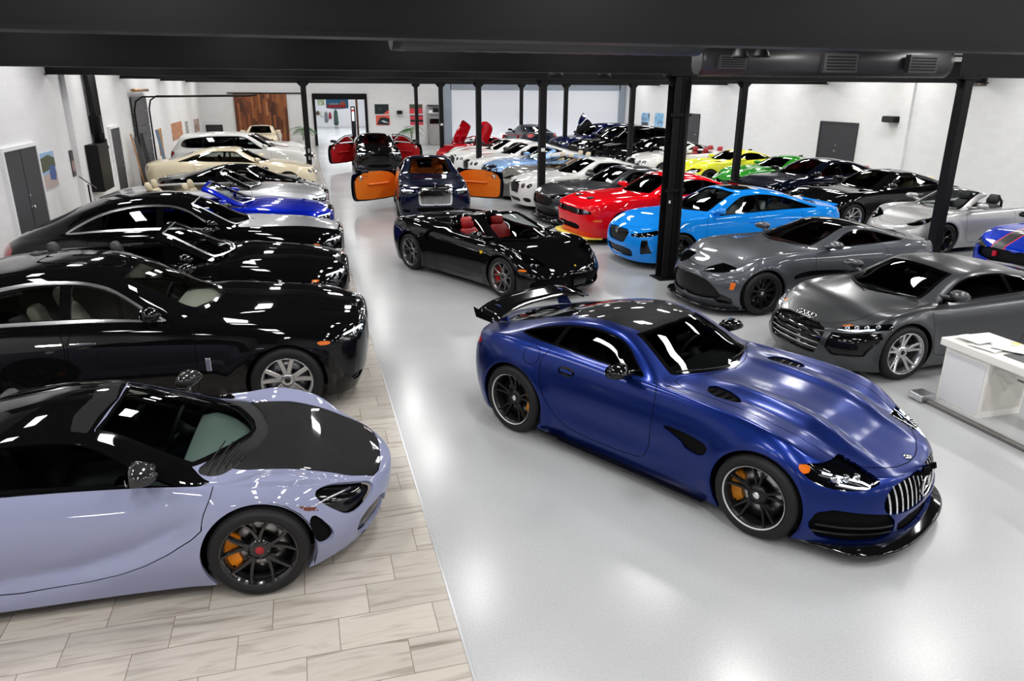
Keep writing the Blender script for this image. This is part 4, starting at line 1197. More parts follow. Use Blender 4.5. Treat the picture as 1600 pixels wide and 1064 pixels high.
# ------------------------------------------------------------------ front-engined coupes
GUN = paint('gunmetal_paint', srgb(84, 87, 93), .6, .35)
VANT = base(wb=2.704, xf=2.2, xr=-2.27, cf=.80, nf=2.4, cr=.6, nr=2.5, R=.345, Rr=.35, tw=.255, twr=.04,
    nose=[(.10, 2.14), (.2, 2.18), (.4, 2.2), (.52, 2.19), (.62, 2.15), (.70, 2.06), (.76, 1.95)],
    tail=[(.2, -2.1), (.5, -2.2), (.85, -2.27), (.98, -2.2)],
    W=[(-2.27, .84), (-1.9, .94), (-1.35, .975), (-.85, .94), (-.3, .92), (.4, .925), (.95, .95), (1.35, .965), (1.75, .94), (2.2, .86)],
    bot=[(-2.27, .24), (-1.9, .16), (0, .12), (1.6, .12), (2.2, .13)],
    belt=[(-2.27, .90), (-1.9, .96), (-1.35, .985), (-.8, .955), (-.2, .935), (.4, .93), (.9, .92), (1.35, .885), (1.7, .79), (2.0, .68), (2.2, .60)],
    beltw=[(-2.27, .74), (-1.9, .85), (-1.35, .87), (-.8, .84), (-.1, .83), (.4, .84), (.9, .865), (1.35, .87), (1.7, .83), (2.2, .74)],
    raily=[(-2.27, .60), (-1.9, .62), (-1.3, .55), (-.6, .545), (-.3, .56), (.0, .64), (.4, .72), (.9, .66), (1.5, .60), (2.2, .55)],
    top=[(-2.27, .96), (-2.1, .985), (-1.9, 1.0), (-1.6, 1.06), (-1.2, 1.165), (-.9, 1.235), (-.6, 1.272), (-.36, 1.26), (-.1, 1.19), (.25, 1.07), (.56, .975), (.7, .955), (1.1, .93), (1.5, .865), (1.9, .755), (2.2, .61)],
    sweep=[(-2.27, 0), (-1.9, -.06), (-1.2, -.05), (-.6, 0), (-.35, .10), (.0, .17), (.35, .20), (.8, .05), (1.2, 0), (2.2, 0)],
    camber=[(-2.27, .03), (-1.6, .04), (-.6, .05), (-.2, .045), (.2, .03), (.6, .015), (1.3, .015), (1.9, .02), (2.2, .02)],
    ws=(-.30, .60, .25), wsv=8.22, hsweep=.09, bl=(-1.0, -1.95, .06),
    dlo=[(.34, 5.06), (-.4, 5.06), (-1.0, 5.10), (-1.32, 5.45), (-1.34, 5.9), (-1.15, 6.6), (-.75, 7.1), (-.45, 7.1), (-.22, 7.0)],
    bp=[(-.88, -.84, .05)], trim_m=BLACKG,
    doors=[[(.42, .95), (.42, .6), (.36, .27), (.2, .22), (-.55, .22), (-.82, .36), (-.95, .62), (-.97, .97), (-.6, 1.2), (.1, 1.2)]],
    gaps=[('xy', [(2.02, -.1), (2.0, .25), (1.85, .55), (1.45, .74), (.8, .76), (.36, .74), (.4, .6), (.62, -.1)], TOPS)],
    paint=GUN, mirror=(.12, 1.0, GUN), mout=.03, wipers=True,
    patches=[
        P('roof_panel', 'xv', [(-.38, 8.2), (-.32, 9.2), (-.30, 10.3), (-1.0, 10.3), (-1.0, 9.2), (-.96, 8.2)], SEAM_BLACK, 0, .01, 1),
        P('grille', 'yz', [(-.1, .565), (.42, .55), (.60, .45), (.72, .30), (.62, .22), (-.1, .20)], MESH, -.05, .05, 1, cond=FRONT),
        P('bumper_trim', 'yz', [(.62, .36), (.80, .30), (.86, .18), (.60, .17)], BLACKG, -.02, .03, 1, cond=FRONT, merge=False),
        P('headlight', 'xz', [(1.70, .74), (1.84, .755), (2.02, .70), (2.13, .645), (2.05, .625), (1.86, .66)], BLACKG, -.02, .03, 1, cond=LAMPC, merge=False, lens=True, fill=lamp_fill([(.74, .69), (.80, .70)], r=.024)),
        P('side_marker', 'xz', [(1.80, .52), (1.86, .53), (1.88, .42), (1.83, .42)], AMBER, 0, .01, 0, cond=SIDE, merge=False),
        P('side_gill', 'xz', [(.42, .66), (.80, .62), (.86, .52), (.60, .56), (.2, .57), (-.4, .56), (-.4, .60)], BLACKG, -.02, .03, 1, cond=SIDE, merge=False),
        P('tail_light', 'yz', [(.1, .90), (.82, .86), (.82, .83), (.1, .87)], REDLENS, 0, .01, 0, cond=REAR, merge=False),
    ],
    wheel=('twin', 10, mat('satin_black_rim', (.012, .012, .013), .35, .5)), wheelkw=dict(cap_m=SATIN, wide=.7), rimf=.76, interior=mat('oxblood_leather', srgb(96, 30, 32), .55), seat_x=-.75, xcab=-1.3, step=.032, nv=1.1,
    dash_m=mat('oxblood_leather', srgb(96, 30, 32), .55))
def vant_extra(s, root):
    oval_badge(s, root, 2.05, .016, CHROME, wide=3.2)
    rows = []
    for t in np.linspace(-1, 1, 21):
        y = t*.90; x = 1.62+.58*(1-abs(t)**2.6)**(1/2.6) if abs(t) < 1 else 1.62
        rows.append([(x+.02, y, .10), (x+.03, y, .112), (x+.015, y, .125), (1.60, y, .13), (1.60, y, .095)])
    b = MB(); b.loft(rows); b.obj('front_splitter', BLACKG, root)
VANT['extra'] = vant_extra

def muscle(**k):
    d = base(wb=2.95, xf=2.44, xr=-2.58, cf=.55, nf=3.2, cr=.5, nr=3.5, R=.36, Rr=.365, tw=.28, twr=.02,
    nose=[(.14, 2.30), (.25, 2.38), (.45, 2.42), (.6, 2.43), (.75, 2.44), (.82, 2.42), (.9, 2.32)],
    tail=[(.25, -2.45), (.6, -2.58), (.9, -2.58), (1.02, -2.5)],
    W=[(-2.58, .93), (-1.9, .98), (-1.47, .995), (-.9, .955), (-.2, .94), (.5, .945), (1.1, .96), (1.47, .99), (1.9, .97), (2.44, .90)],
    bot=[(-2.58, .28), (-1.9, .2), (0, .16), (1.9, .16), (2.44, .15)],
    belt=[(-2.58, .95), (-1.9, 1.04), (-1.3, 1.05), (-.7, .985), (0, .97), (.8, .98), (1.4, .97), (2.0, .905), (2.44, .80)],
    beltw=[(-2.58, .84), (-1.5, .90), (-.8, .87), (0, .86), (.8, .88), (1.4, .91), (2.0, .89), (2.44, .84)],
    raily=[(-2.58, .66), (-1.9, .64), (-1.2, .58), (-.5, .585), (.05, .60), (.4, .68), (.75, .73), (1.4, .68), (2.44, .62)],
    top=[(-2.58, 1.02), (-2.4, 1.08), (-2.0, 1.10), (-1.75, 1.14), (-1.2, 1.32), (-.7, 1.43), (-.2, 1.452), (.08, 1.425), (.3, 1.34), (.6, 1.17), (.88, 1.06), (1.1, 1.045), (1.7, 1.02), (2.15, .955), (2.44, .84)],
    sweep=[(-2.5, 0), (-1.9, -.08), (-1.2, -.06), (-.5, 0), (.0, .08), (.4, .15), (.75, .18), (1.1, .05), (1.6, 0), (2.4, 0)],
    camber=[(-2.5, .03), (-1.2, .05), (-.3, .05), (.2, .045), (.6, .03), (1.0, .015), (1.6, .02), (2.4, .02)],
    ws=(.14, .90, .22), wsv=8.25, hsweep=.08, bl=(-1.1, -1.85, .1),
    dlo=[(.68, 5.06), (-.4, 5.06), (-1.2, 5.3), (-1.5, 5.6), (-1.3, 6.5), (-.95, 7.0), (-.3, 7.1), (.1, 7.0)],
    bp=[(-.75, -.72, .06)],
    doors=[[(.74, 1.0), (.76, .7), (.72, .28), (.6, .23), (-.7, .23), (-.85, .4), (-.88, 1.0), (-.5, 1.3), (.4, 1.3)]],
    gaps=[('xy', [(2.30, -.1), (2.28, .4), (2.2, .68), (1.5, .76), (.75, .76), (.8, .5), (.95, -.1)], TOPS)],
    mirror=(.48, 1.07, BLACKG), mout=.04, rimf=.76, seat_x=-.55, xcab=-1.7, rear_seat=-1.35, step=.045, nv=.85, hi=False)
    d.update(k); return d
RED_P = paint('red_paint', srgb(214, 14, 26), 0, .35)
def chal_extra(s, root):
    # bonnet scoop pair
    for sg in (1, -1):
        p, n = s.above(2.02, .30); b = MB(); b.box((2.0, sg*.30, p[2]+.006), (.14, .17, .03), ry=.12, bev=.012); b.obj('bonnet_scoop', BLACKM, root)
    rows = []
    for t in np.linspace(-1, 1, 17):
        y = t*.93; x = 2.0+.46*(1-abs(t)**3)**(1/3) if abs(t) < 1 else 2.0
        rows.append([(x+.02, y, .13), (x+.03, y, .145), (x+.02, y, .16), (1.98, y, .16), (1.98, y, .13)])
    b = MB(); b.loft(rows); b.obj('splitter_guard', mat('yellow_guard', srgb(226, 205, 70), .5), root)
    b = MB()
    b.box((-2.38, 0, 1.095), (.16, 1.3, .035), ry=.1, bev=.01); b.obj('rear_spoiler', BLACKG, root)
CHAL = muscle(paint=RED_P, mirror=(.48, 1.07, RED_P), extra=chal_extra, patches=[
    P('grille', 'yz', [(-.1, .80), (.82, .78), (.84, .66), (-.1, .65)], BLACKM, -.06, .06, 1, cond=FRONT),
    P('headlight', 'yz', [(.46+.075*math.cos(a), .725+.055*math.sin(a)) for a in np.linspace(0, 6.0, 14)], BLACKG, -.02, .03, 0, ('grille',), FRONT, merge=False, fill=lamp_fill([(.46, .725)], r=.05)),
    P('lamp_ring', 'yz', [(.70+.075*math.cos(a), .722+.055*math.sin(a)) for a in np.linspace(0, 6.0, 14)], LAMP_IN, -.02, .03, 0, ('grille',), FRONT, merge=False),
    P('lower_intake', 'yz', [(-.1, .44), (.55, .44), (.5, .30), (-.1, .29)], RECESS, -.05, .05, 1, cond=FRONT),
    P('side_marker', 'xz', [(2.02, .57), (2.2, .57), (2.2, .53), (2.02, .53)], AMBER, 0, .01, 0, cond=SIDE, merge=False)],
    wheel=('Y', 5, BLACK_RIM), glass=glass('screen_green_glass', (.74, .86, .82), through=.95))
def mustang(**k):
    d = muscle(wb=2.72, xf=2.36, xr=-2.45, cf=.62, nf=2.7, cr=.5, nr=3,
    nose=[(.12, 2.22), (.2, 2.30), (.45, 2.36), (.7, 2.35), (.8, 2.28), (.87, 2.18)],
    tail=[(.25, -2.35), (.6, -2.45), (.9, -2.44), (1.0, -2.36)],
    W=[(-2.45, .90), (-1.8, .955), (-1.36, .97), (-.85, .94), (-.2, .925), (.5, .93), (1.0, .95), (1.36, .97), (1.8, .95), (2.36, .87)],
    bot=[(-2.45, .26), (-1.9, .18), (0, .15), (1.8, .14), (2.36, .13)],
    belt=[(-2.45, .93), (-1.8, 1.0), (-1.3, 1.02), (-.7, .965), (0, .95), (.8, .955), (1.36, .945), (1.9, .86), (2.36, .74)],
    beltw=[(-2.45, .80), (-1.4, .88), (-.8, .85), (0, .84), (.8, .86), (1.36, .89), (1.9, .86), (2.36, .78)],
    raily=[(-2.45, .64), (-1.8, .62), (-1.1, .56), (-.5, .565), (.0, .585), (.35, .67), (.7, .72), (1.4, .66), (2.36, .6)],
    top=[(-2.45, 1.0), (-2.25, 1.05), (-2.0, 1.07), (-1.6, 1.15), (-1.1, 1.29), (-.6, 1.37), (-.15, 1.382), (.1, 1.35), (.3, 1.27), (.6, 1.12), (.86, 1.02), (1.05, 1.0), (1.6, .965), (2.05, .885), (2.36, .77)],
    ws=(.12, .88, .24), bl=(-1.0, -1.8, .1),
    dlo=[(.64, 5.06), (-.4, 5.06), (-1.1, 5.25), (-1.4, 5.6), (-1.2, 6.5), (-.9, 7.0), (-.3, 7.1), (.08, 7.0)],
    bp=[(-.72, -.70, .06)],
    doors=[[(.70, 1.0), (.72, .7), (.68, .28), (.56, .22), (-.66, .22), (-.8, .4), (-.84, 1.0), (-.5, 1.3), (.4, 1.3)]],
    gaps=[('xy', [(2.2, -.1), (2.17, .4), (2.05, .64), (1.45, .74), (.72, .75), (.8, .5), (.93, -.1)], TOPS)], mirror=(.44, 1.04, BLACKG), seat_x=-.5, xcab=-1.6, rear_seat=-1.25)
    d.update(k); return d
DGREY = paint('dark_grey_paint', srgb(58, 60, 64), .6, .3)
def gt_extra(s, root):
    rows = []
    for t in np.linspace(-1, 1, 17):
        y = t*.92; x = 1.85+.52*(1-abs(t)**2.8)**(1/2.8) if abs(t) < 1 else 1.85
        rows.append([(x+.02, y, .115), (x+.03, y, .128), (x+.02, y, .14), (1.8, y, .14), (1.8, y, .115)])
    b = MB(); b.loft(rows); b.obj('front_splitter', BLACKG, root)
def gt5_extra(s, root):
    gt_extra(s, root)
    b = MB()
    for i in range(6): b.box((1.42+.06*i, 0, s.above(1.42+.06*i, 0)[0][2]+.004), (.025, .9, .012), bev=.004)
    b.obj('bonnet_louvre', BLACKM, root)
GT500 = mustang(paint=DGREY, mirror=(.44, 1.04, DGREY), extra=gt5_extra, patches=[
    P('grille', 'yz', [(-.1, .72), (.55, .71), (.66, .62), (.60, .50), (-.1, .48)], MESH, -.06, .06, 1, cond=FRONT),
    P('lower_intake', 'yz', [(-.1, .44), (.62, .44), (.78, .36), (.74, .2), (-.1, .19)], MESH, -.06, .06, 1, cond=FRONT),
    P('headlight', 'xz', [(1.88, .80), (2.05, .80), (2.24, .73), (2.28, .68), (2.1, .68), (1.95, .72)], BLACKG, -.02, .03, 1, cond=LAMPC, merge=False, lens=True, fill=lamp_fill([(.72, .71), (.78, .72)], r=.026)),
    P('fog_lamp', 'yz', [(.70, .50), (.86, .52), (.86, .44), (.72, .43)], LAMP_IN, -.01, .02, 0, cond=FRONT, merge=False)],
    wheel=('twin', 5, BLACK_RIM))
ROYAL = paint('royal_blue_paint', srgb(14, 52, 178), .3, .32)
STR = mat('stripe_black', (.006, .006, .007), .3, 0, .9)
STRR = mat('stripe_red', srgb(190, 20, 50), .35, 0, .8)
GT350 = mustang(paint=ROYAL, mirror=(.44, 1.04, BLACKG), extra=gt_extra, patches=[
    P('grille', 'yz', [(-.1, .71), (.66, .70), (.74, .62), (.66, .50), (-.1, .47)], MESH, -.07, .07, 1, cond=FRONT),
    P('grille_mark', 'yz', [(.30, .66), (.36, .66), (.36, .57), (.30, .57)], STRR, .0, .05, 0, ('grille',), FRONT),
    P('lower_intake', 'yz', [(-.1, .42), (.55, .42), (.5, .22), (-.1, .2)], MESH, -.06, .06, 1, cond=FRONT),
    P('headlight', 'xz', [(1.88, .80), (2.05, .80), (2.24, .73), (2.28, .68), (2.1, .68), (1.95, .72)], BLACKG, -.02, .03, 1, cond=LAMPC, merge=False, lens=True, fill=lamp_fill([(.78, .72)], r=.026)),
    P('racing_stripe', 'xy', [(2.4, .16), (2.4, .42), (-2.5, .42), (-2.5, .16)], STR, 0, .004, 0, cond=lambda V, v, N: (v > 5) | (V[:, 0] > 2.)),
    P('stripe_border', 'xy', [(2.4, .16), (2.4, .185), (-2.5, .185), (-2.5, .16)], STRR, .0, 0, 0, ('racing_stripe',), tagn='sb'),
    P('stripe_border', 'xy', [(2.4, .42), (2.4, .395), (-2.5, .395), (-2.5, .42)], STRR, .0, 0, 0, ('racing_stripe',), tagn='sb')],
    wheel=('twin', 5, BLACK_RIM))
# ------------------------------------------------------------------ saloons
def saloon(**k):
    d = base(wb=2.947, xf=2.42, xr=-2.52, cf=.65, nf=2.7, cr=.5, nr=3, R=.35, tw=.26,
    nose=[(.13, 2.30), (.25, 2.38), (.5, 2.42), (.65, 2.41), (.76, 2.34), (.84, 2.22)],
    tail=[(.25, -2.42), (.6, -2.52), (.95, -2.52), (1.06, -2.45)],
    W=[(-2.52, .87), (-1.9, .93), (-1.47, .945), (-.8, .93), (0, .925), (.8, .93), (1.47, .945), (1.9, .93), (2.42, .85)],
    bot=[(-2.52, .28), (-1.9, .2), (0, .16), (1.9, .15), (2.42, .14)],
    belt=[(-2.52, .98), (-1.9, 1.03), (-1.2, 1.02), (-.3, .985), (.6, .965), (1.1, .955), (1.5, .93), (2.0, .84), (2.42, .70)],
    beltw=[(-2.52, .78), (-1.5, .86), (-.8, .86), (0, .86), (.8, .86), (1.5, .87), (2.0, .83), (2.42, .74)],
    raily=[(-2.52, .64), (-1.9, .62), (-1.2, .57), (-.5, .58), (.1, .59), (.45, .66), (.8, .73), (1.4, .66), (2.42, .58)],
    top=[(-2.52, 1.03), (-2.35, 1.07), (-2.0, 1.11), (-1.5, 1.25), (-.9, 1.395), (-.35, 1.45), (.08, 1.43), (.32, 1.36), (.6, 1.23), (.98, 1.035), (1.2, 1.0), (1.6, .955), (2.0, .87), (2.42, .72)],
    sweep=[(-2.5, 0), (-1.9, -.06), (-1.2, -.05), (-.5, 0), (.0, .08), (.4, .16), (.8, .2), (1.1, .05), (1.6, 0), (2.4, 0)],
    camber=[(-2.5, .03), (-1.2, .05), (-.3, .05), (.2, .045), (.6, .03), (1.0, .015), (1.6, .015), (2.4, .02)],
    ws=(.16, 1.0, .24), wsv=8.25, hsweep=.08, bl=(-1.25, -2.05, .1),
    dlo=[(.78, 5.05), (0, 5.05), (-1.3, 5.1), (-1.72, 5.3), (-1.75, 5.55), (-1.35, 6.6), (-.9, 7.05), (-.3, 7.15), (.14, 7.0)],
    bp=[(-.32, -.30, .07), (-1.35, -1.25, .02)],
    doors=[[(.90, 1.0), (.92, .7), (.88, .3), (.76, .23), (-.2, .23), (-.34, .3), (-.34, 1.1), (.3, 1.3)],
           [(-.36, 1.1), (-.36, .26), (-.5, .23), (-.95, .23), (-1.15, .4), (-1.30, .8), (-1.28, 1.1), (-.8, 1.3)]],
    handles=[(0, -.16, .86, .2, 'bar'), (1, -1.08, .875, .2, 'bar')],
    gaps=[('xy', [(2.25, -.1), (2.22, .3), (2.0, .58), (1.5, .72), (.88, .74), (.9, .5), (1.05, -.1)], TOPS)],
    mirror=(.66, 1.07, BLACKG), mout=.04, rimf=.76, seat_x=-.42, xcab=-1.75, rear_seat=-1.35, step=.04, nv=.9, wheel=('twin', 5, BLACK_RIM))
    d.update(k); return d
SKY_P = paint('bright_blue_paint', srgb(24, 140, 238), 0, .35)
def cad_extra(s, root):
    p, n = s.at(0, .66); b = MB(); b.prism([(-.06, .72), (.06, .72), (.05, .65), (0, .61), (-.05, .65)], p[0]-.03, p[0]-.005, 'x'); b.obj('shield_badge', mat('badge_grey', (.25, .25, .26), .3, .8), root)
    b = MB(); b.box((-2.38, 0, 1.045), (.12, 1.15, .03), ry=.12, bev=.01); b.obj('boot_spoiler', SKY_P, root)
CADI = saloon(paint=SKY_P, mirror=(.66, 1.07, SKY_P), extra=cad_extra, interior=mat('pale_grey_leather', srgb(205, 206, 206), .6), lining=DARKIN, step=.034, nv=1.0, handle_m=SKY_P, glass_s=glass('side_glass_clear', (.8, .87, .85), through=.85), hi=True,
    patches=[
    P('roof_panel', 'xv', [(.02, 8.6), (.06, 10.3), (-.6, 10.3), (-.6, 8.6)], SEAM_BLACK, 0, .01, 1),
    P('grille', 'yz', [(-.1, .74), (.38, .735), (.44, .67), (.34, .50), (.26, .47), (-.1, .465)], MESH, -.04, .04, 1, cond=FRONT),
    P('lower_intake', 'yz', [(-.1, .40), (.50, .40), (.56, .3), (.48, .2), (-.1, .19)], MESH, -.05, .05, 1, cond=FRONT),
    P('headlight', 'xz', [(1.74, .80), (1.9, .80), (2.2, .72), (2.36, .66), (2.3, .62), (2.0, .68)], BLACKG, -.02, .03, 1, cond=LAMPC, merge=False, lens=True, fill=lamp_fill([(.60, .66), (.68, .68), (.76, .70)], r=.022)),
    P('corner_lamp', 'yz', [(.72, .58), (.80, .60), (.86, .34), (.70, .30)], BLACKG, -.02, .03, 0, cond=FRONT, merge=False),
    P('tail_light', 'xz', [(-2.2, 1.0), (-2.56, 1.0), (-2.56, .9), (-2.3, .93)], REDLENS, 0, .01, 1, cond=TAILC, merge=False)])
def rr(**k):
    d = saloon(wb=3.295, xf=2.53, xr=-2.87, cf=.58, nf=3.6, cr=.55, nr=3., R=.378, tw=.26,
    nose=[(.16, 2.40), (.24, 2.47), (.40, 2.50), (.6, 2.53), (.85, 2.53), (.92, 2.51), (.98, 2.45), (1.02, 2.35)],
    tail=[(.25, -2.75), (.6, -2.87), (.8, -2.86), (1.0, -2.72)],
    W=[(-2.87, .88), (-2.2, .955), (-1.6, .975), (-.8, .965), (0, .96), (.8, .965), (1.65, .975), (2.1, .96), (2.53, .90)],
    bot=[(-2.87, .32), (-2.2, .22), (0, .17), (2.0, .17), (2.53, .18)],
    belt=[(-2.87, .84), (-2.5, .97), (-1.9, 1.03), (-1.0, 1.06), (0, 1.06), (.8, 1.045), (1.5, 1.0), (2.1, .95), (2.53, .86)],
    beltw=[(-2.87, .70), (-2.2, .82), (-1.5, .88), (-.8, .885), (0, .885), (.8, .885), (1.6, .88), (2.1, .84), (2.53, .72)],
    raily=[(-2.87, .55), (-2.2, .62), (-1.5, .60), (-.6, .595), (.0, .60), (.35, .66), (.78, .74), (1.5, .60), (2.2, .48), (2.53, .44)],
    top=[(-2.87, .90), (-2.7, 1.02), (-2.4, 1.12), (-2.1, 1.25), (-1.6, 1.47), (-1.1, 1.585), (-.6, 1.62), (-.2, 1.60), (.07, 1.535), (.35, 1.43), (.7, 1.24), (.95, 1.125), (1.15, 1.105), (1.7, 1.08), (2.2, 1.03), (2.45, .98), (2.53, .95)],
    ws=(.14, .98, .20), wsv=8.3, hsweep=.06, bl=(-1.5, -2.3, .1),
    dlo=[(.72, 5.05), (-.2, 5.05), (-1.2, 5.05), (-1.85, 5.1), (-1.65, 5.9), (-1.3, 6.6), (-.8, 7.05), (-.2, 7.15), (.1, 7.0)],
    bp=[(-.38, -.36, .10), (-1.22, -1.1, .03)], trim_m=BRIGHT, dlo_trim=.022,
    doors=[[(.80, 1.1), (.80, .7), (.78, .32), (.66, .25), (-.25, .25), (-.37, .32), (-.37, 1.15), (.2, 1.3)],
           [(-.39, 1.15), (-.39, .3), (-.5, .25), (-1.1, .25), (-1.25, .4), (-1.45, .8), (-1.45, 1.15), (-.8, 1.4)]],
    handles=[(0, -.22, .93, .24, 'bar'), (1, -.52, .93, .24, 'bar')], handle_m=CHROME,
    gaps=[('xy', [(2.44, -.1), (2.43, .36), (2.3, .46), (1.6, .58), (.9, .72), (.8, .70), (.9, .4), (1.02, -.1)], TOPS)],
    mirror=(.42, 1.17, SEAM_BLACK), mout=.03, seat_x=-.55, xcab=-2.0, rear_seat=-1.5, wipers=False,
    wheel=('wideTwin', 5, SILVER_RIM), wheelkw=dict(cap_m=BLACKG), rimf=.70, step=.034, nv=1.0)
    d.update(k); return d
def rr_extra(s, root, col=None):
    # upright figure on the radiator shell
    p, n = s.above(2.44, 0); z = p[2]
    b = MB(); b.lathe([(.030, 0), (.022, .012), (.012, .02)], 'z', 12, (2.43, 0, z)); b.tube([(2.43, 0, z+.015), (2.445, 0, z+.06), (2.46, 0, z+.09)], [.012, .012, .006], 8)
    for sg in (1, -1): b.tube([(2.445, 0, z+.07), (2.41, sg*.03, z+.085), (2.37, sg*.05, z+.075)], [.008, .007, .003], 6)
    b.obj('mascot', CHROME, root)
    for sg in (1, -1):
        q, n = s.side(.90, .64); b = MB(); b.box((.90, sg*(q[1]+.002), .64), (.05, .012, .15), bev=.005); b.obj('wing_plaque', CHROME, root)
def rr_front(lit=None, grille_m=None):
    lamp = lit or LED
    return [
    P('grille_shell', 'yz', [(-.1, .955), (.37, .955), (.43, .92), (.43, .50), (.36, .47), (-.1, .47)], grille_m or CHROME, .012, .03, 1, cond=FRONT),
    P('grille', 'yz', [(-.1, .915), (.345, .915), (.385, .89), (.385, .53), (.345, .505), (-.1, .505)], BLACKG, -.04, .05, 1, ('grille_shell',), FRONT),
    *bars_v(0, .385, .50, .92, 11, .012, 'gbar', ('grille',), grille_m or CHROME, .006, .04),
    P('headlight', 'yz', [(.53, .87), (.84, .86), (.90, .80), (.87, .735), (.56, .73)], BLACKG, -.03, .03, 1, cond=FRONT, merge=False, lens=True, fill=lamp_fill([(.62, .80), (.74, .80)], r=.036, strip=[(.55, .845), (.7, .85), (.84, .835)], strip_m=lamp)),
    P('lower_intake', 'yz', [(-.1, .42), (.5, .42), (.46, .30), (-.1, .29)], RECESS, -.04, .04, 1, cond=FRONT),
    P('bumper_intake', 'yz', [(.62, .36), (.84, .37), (.86, .28), (.64, .26)], RECESS, -.03, .03, 1, cond=FRONT, merge=False),
    P('side_marker', 'xz', [(1.98, .80), (2.12, .795), (2.12, .755), (1.98, .755)], AMBER, 0, .01, 1, cond=SIDE, merge=False),
    P('tail_light', 'xz', [(-2.55, .92), (-2.9, .90), (-2.9, .70), (-2.6, .72)], REDLENS, 0, .01, 1, cond=TAILC, merge=False)]
GHOST = rr(paint=SEAM_BLACK, patches=rr_front()+[P('roof_glass', 'xv', [(.03, 8.9), (.07, 10.3), (-.75, 10.3), (-.75, 8.9)], BLACKG, 0, .01, 1, trim=.014, trim_name='roof_glass_edge')],
    interior=INT_GREY, lining=mat('grey_headlining', srgb(120, 116, 108), .8), dash_m=INT_GREY, extra=rr_extra, hi=True, step=.03, nv=1.1,
    glass_s=glass('side_glass_pale', (.95, .97, .95), through=.95), glass_q=glass('side_glass_light', (.8, .84, .8), through=.8), glass=glass('screen_clear_glass', (.85, .92, .88), through=.85))
SILVER_P = paint('silver_paint', srgb(190, 192, 196), .7, .35)
PHAN = rr(paint=SEAM_BLACK, patches=rr_front(), hood=[(2.46, -.1), (2.45, .40), (2.3, .50), (1.6, .60), (.9, .73), (.78, .72), (.88, .4), (1.0, -.1)], hood_m=SILVER_P, gaps=[], extra=rr_extra, ws_trim=SILVER_P)
def wraith(**k):
    d = rr(wb=3.112, xf=2.46, xr=-2.80, R=.378,
    nose=[(.16, 2.33), (.24, 2.40), (.40, 2.43), (.6, 2.46), (.85, 2.46), (.92, 2.43), (.98, 2.36), (1.02, 2.26)],
    tail=[(.25, -2.7), (.6, -2.8), (.8, -2.79), (1.0, -2.66)],
    W=[(-2.8, .88), (-2.1, .955), (-1.55, .975), (-.8, .965), (0, .96), (.8, .965), (1.55, .975), (2.0, .96), (2.46, .90)],
    bot=[(-2.8, .32), (-2.1, .22), (0, .17), (1.9, .17), (2.46, .18)],
    belt=[(-2.8, .84), (-2.4, .96), (-1.8, 1.02), (-1.0, 1.05), (0, 1.05), (.8, 1.03), (1.45, .99), (2.0, .93), (2.46, .84)],
    beltw=[(-2.8, .68), (-2.1, .80), (-1.5, .87), (-.8, .88), (0, .88), (.8, .88), (1.55, .875), (2.0, .83), (2.46, .70)],
    raily=[(-2.8, .5), (-2.1, .56), (-1.5, .56), (-.6, .57), (.0, .59), (.3, .64), (.72, .73), (1.4, .60), (2.1, .48), (2.46, .44)],
    top=[(-2.8, .90), (-2.65, .98), (-2.3, 1.07), (-1.9, 1.17), (-1.3, 1.36), (-.8, 1.46), (-.35, 1.507), (0, 1.49), (.2, 1.43), (.5, 1.28), (.85, 1.115), (1.05, 1.085), (1.6, 1.055), (2.1, 1.0), (2.38, .95), (2.46, .92)],
    ws=(.07, .90, .20), bl=(-1.15, -2.1, .1),
    dlo=[(.66, 5.05), (-.2, 5.05), (-1.0, 5.08), (-1.5, 5.2), (-1.6, 5.45), (-1.3, 6.4), (-.9, 7.0), (-.2, 7.15), (.04, 7.0)],
    bp=[(-.80, -.78, .03)],
    doors=[[(.74, 1.1), (.74, .7), (.72, .32), (.6, .25), (-.72, .25), (-.84, .36), (-.86, 1.1), (-.4, 1.35), (.3, 1.3)]],
    handles=[(0, .52, .92, .24, 'bar')],
    gaps=[('xy', [(2.36, -.1), (2.35, .36), (2.2, .46), (1.5, .58), (.84, .72), (.74, .70), (.84, .4), (.95, -.1)], TOPS)],
    mirror=(.36, 1.15, SEAM_BLACK), seat_x=-.55, xcab=-1.7, rear_seat=-1.35, step=.042, nv=.9)
    d.update(k); return d
def sh(pp, dx):
    """the saloon's nose cut-outs moved along the car (only those laid out in side view need it)"""
    out = []
    for p in pp:
        p = dict(p)
        if p['plane'] == 'xz': p['poly'] = [(a+dx, b) for a, b in p['poly']]
        out.append(p)
    return out
NAVY = paint('navy_paint', srgb(8, 14, 40), .2, .3)
WHITE_LIT = emis('lit_headlamp', (.82, .93, 1.), 14.)
def wr_extra(s, root): 
    p, n = s.above(2.36, 0); z = p[2]
    b = MB(); b.lathe([(.030, 0), (.022, .012), (.012, .02)], 'z', 12, (2.35, 0, z)); b.tube([(2.35, 0, z+.015), (2.365, 0, z+.06), (2.38, 0, z+.09)], [.012, .012, .006], 8)
    for sg in (1, -1): b.tube([(2.365, 0, z+.07), (2.33, sg*.03, z+.085), (2.29, sg*.05, z+.075)], [.008, .007, .003], 6)
    b.obj('mascot', CHROME, root)
WRAITH = wraith(paint=NAVY, patches=sh(rr_front(WHITE_LIT), -.07), interior=INT_ORANGE, lining=INT_ORANGE, extra=wr_extra, glass=glass('screen_clear_glass', (.85, .92, .88), through=.85), glass_s=glass('side_glass_light', (.8, .84, .8), through=.8), mirror=(.36, 1.15, NAVY))
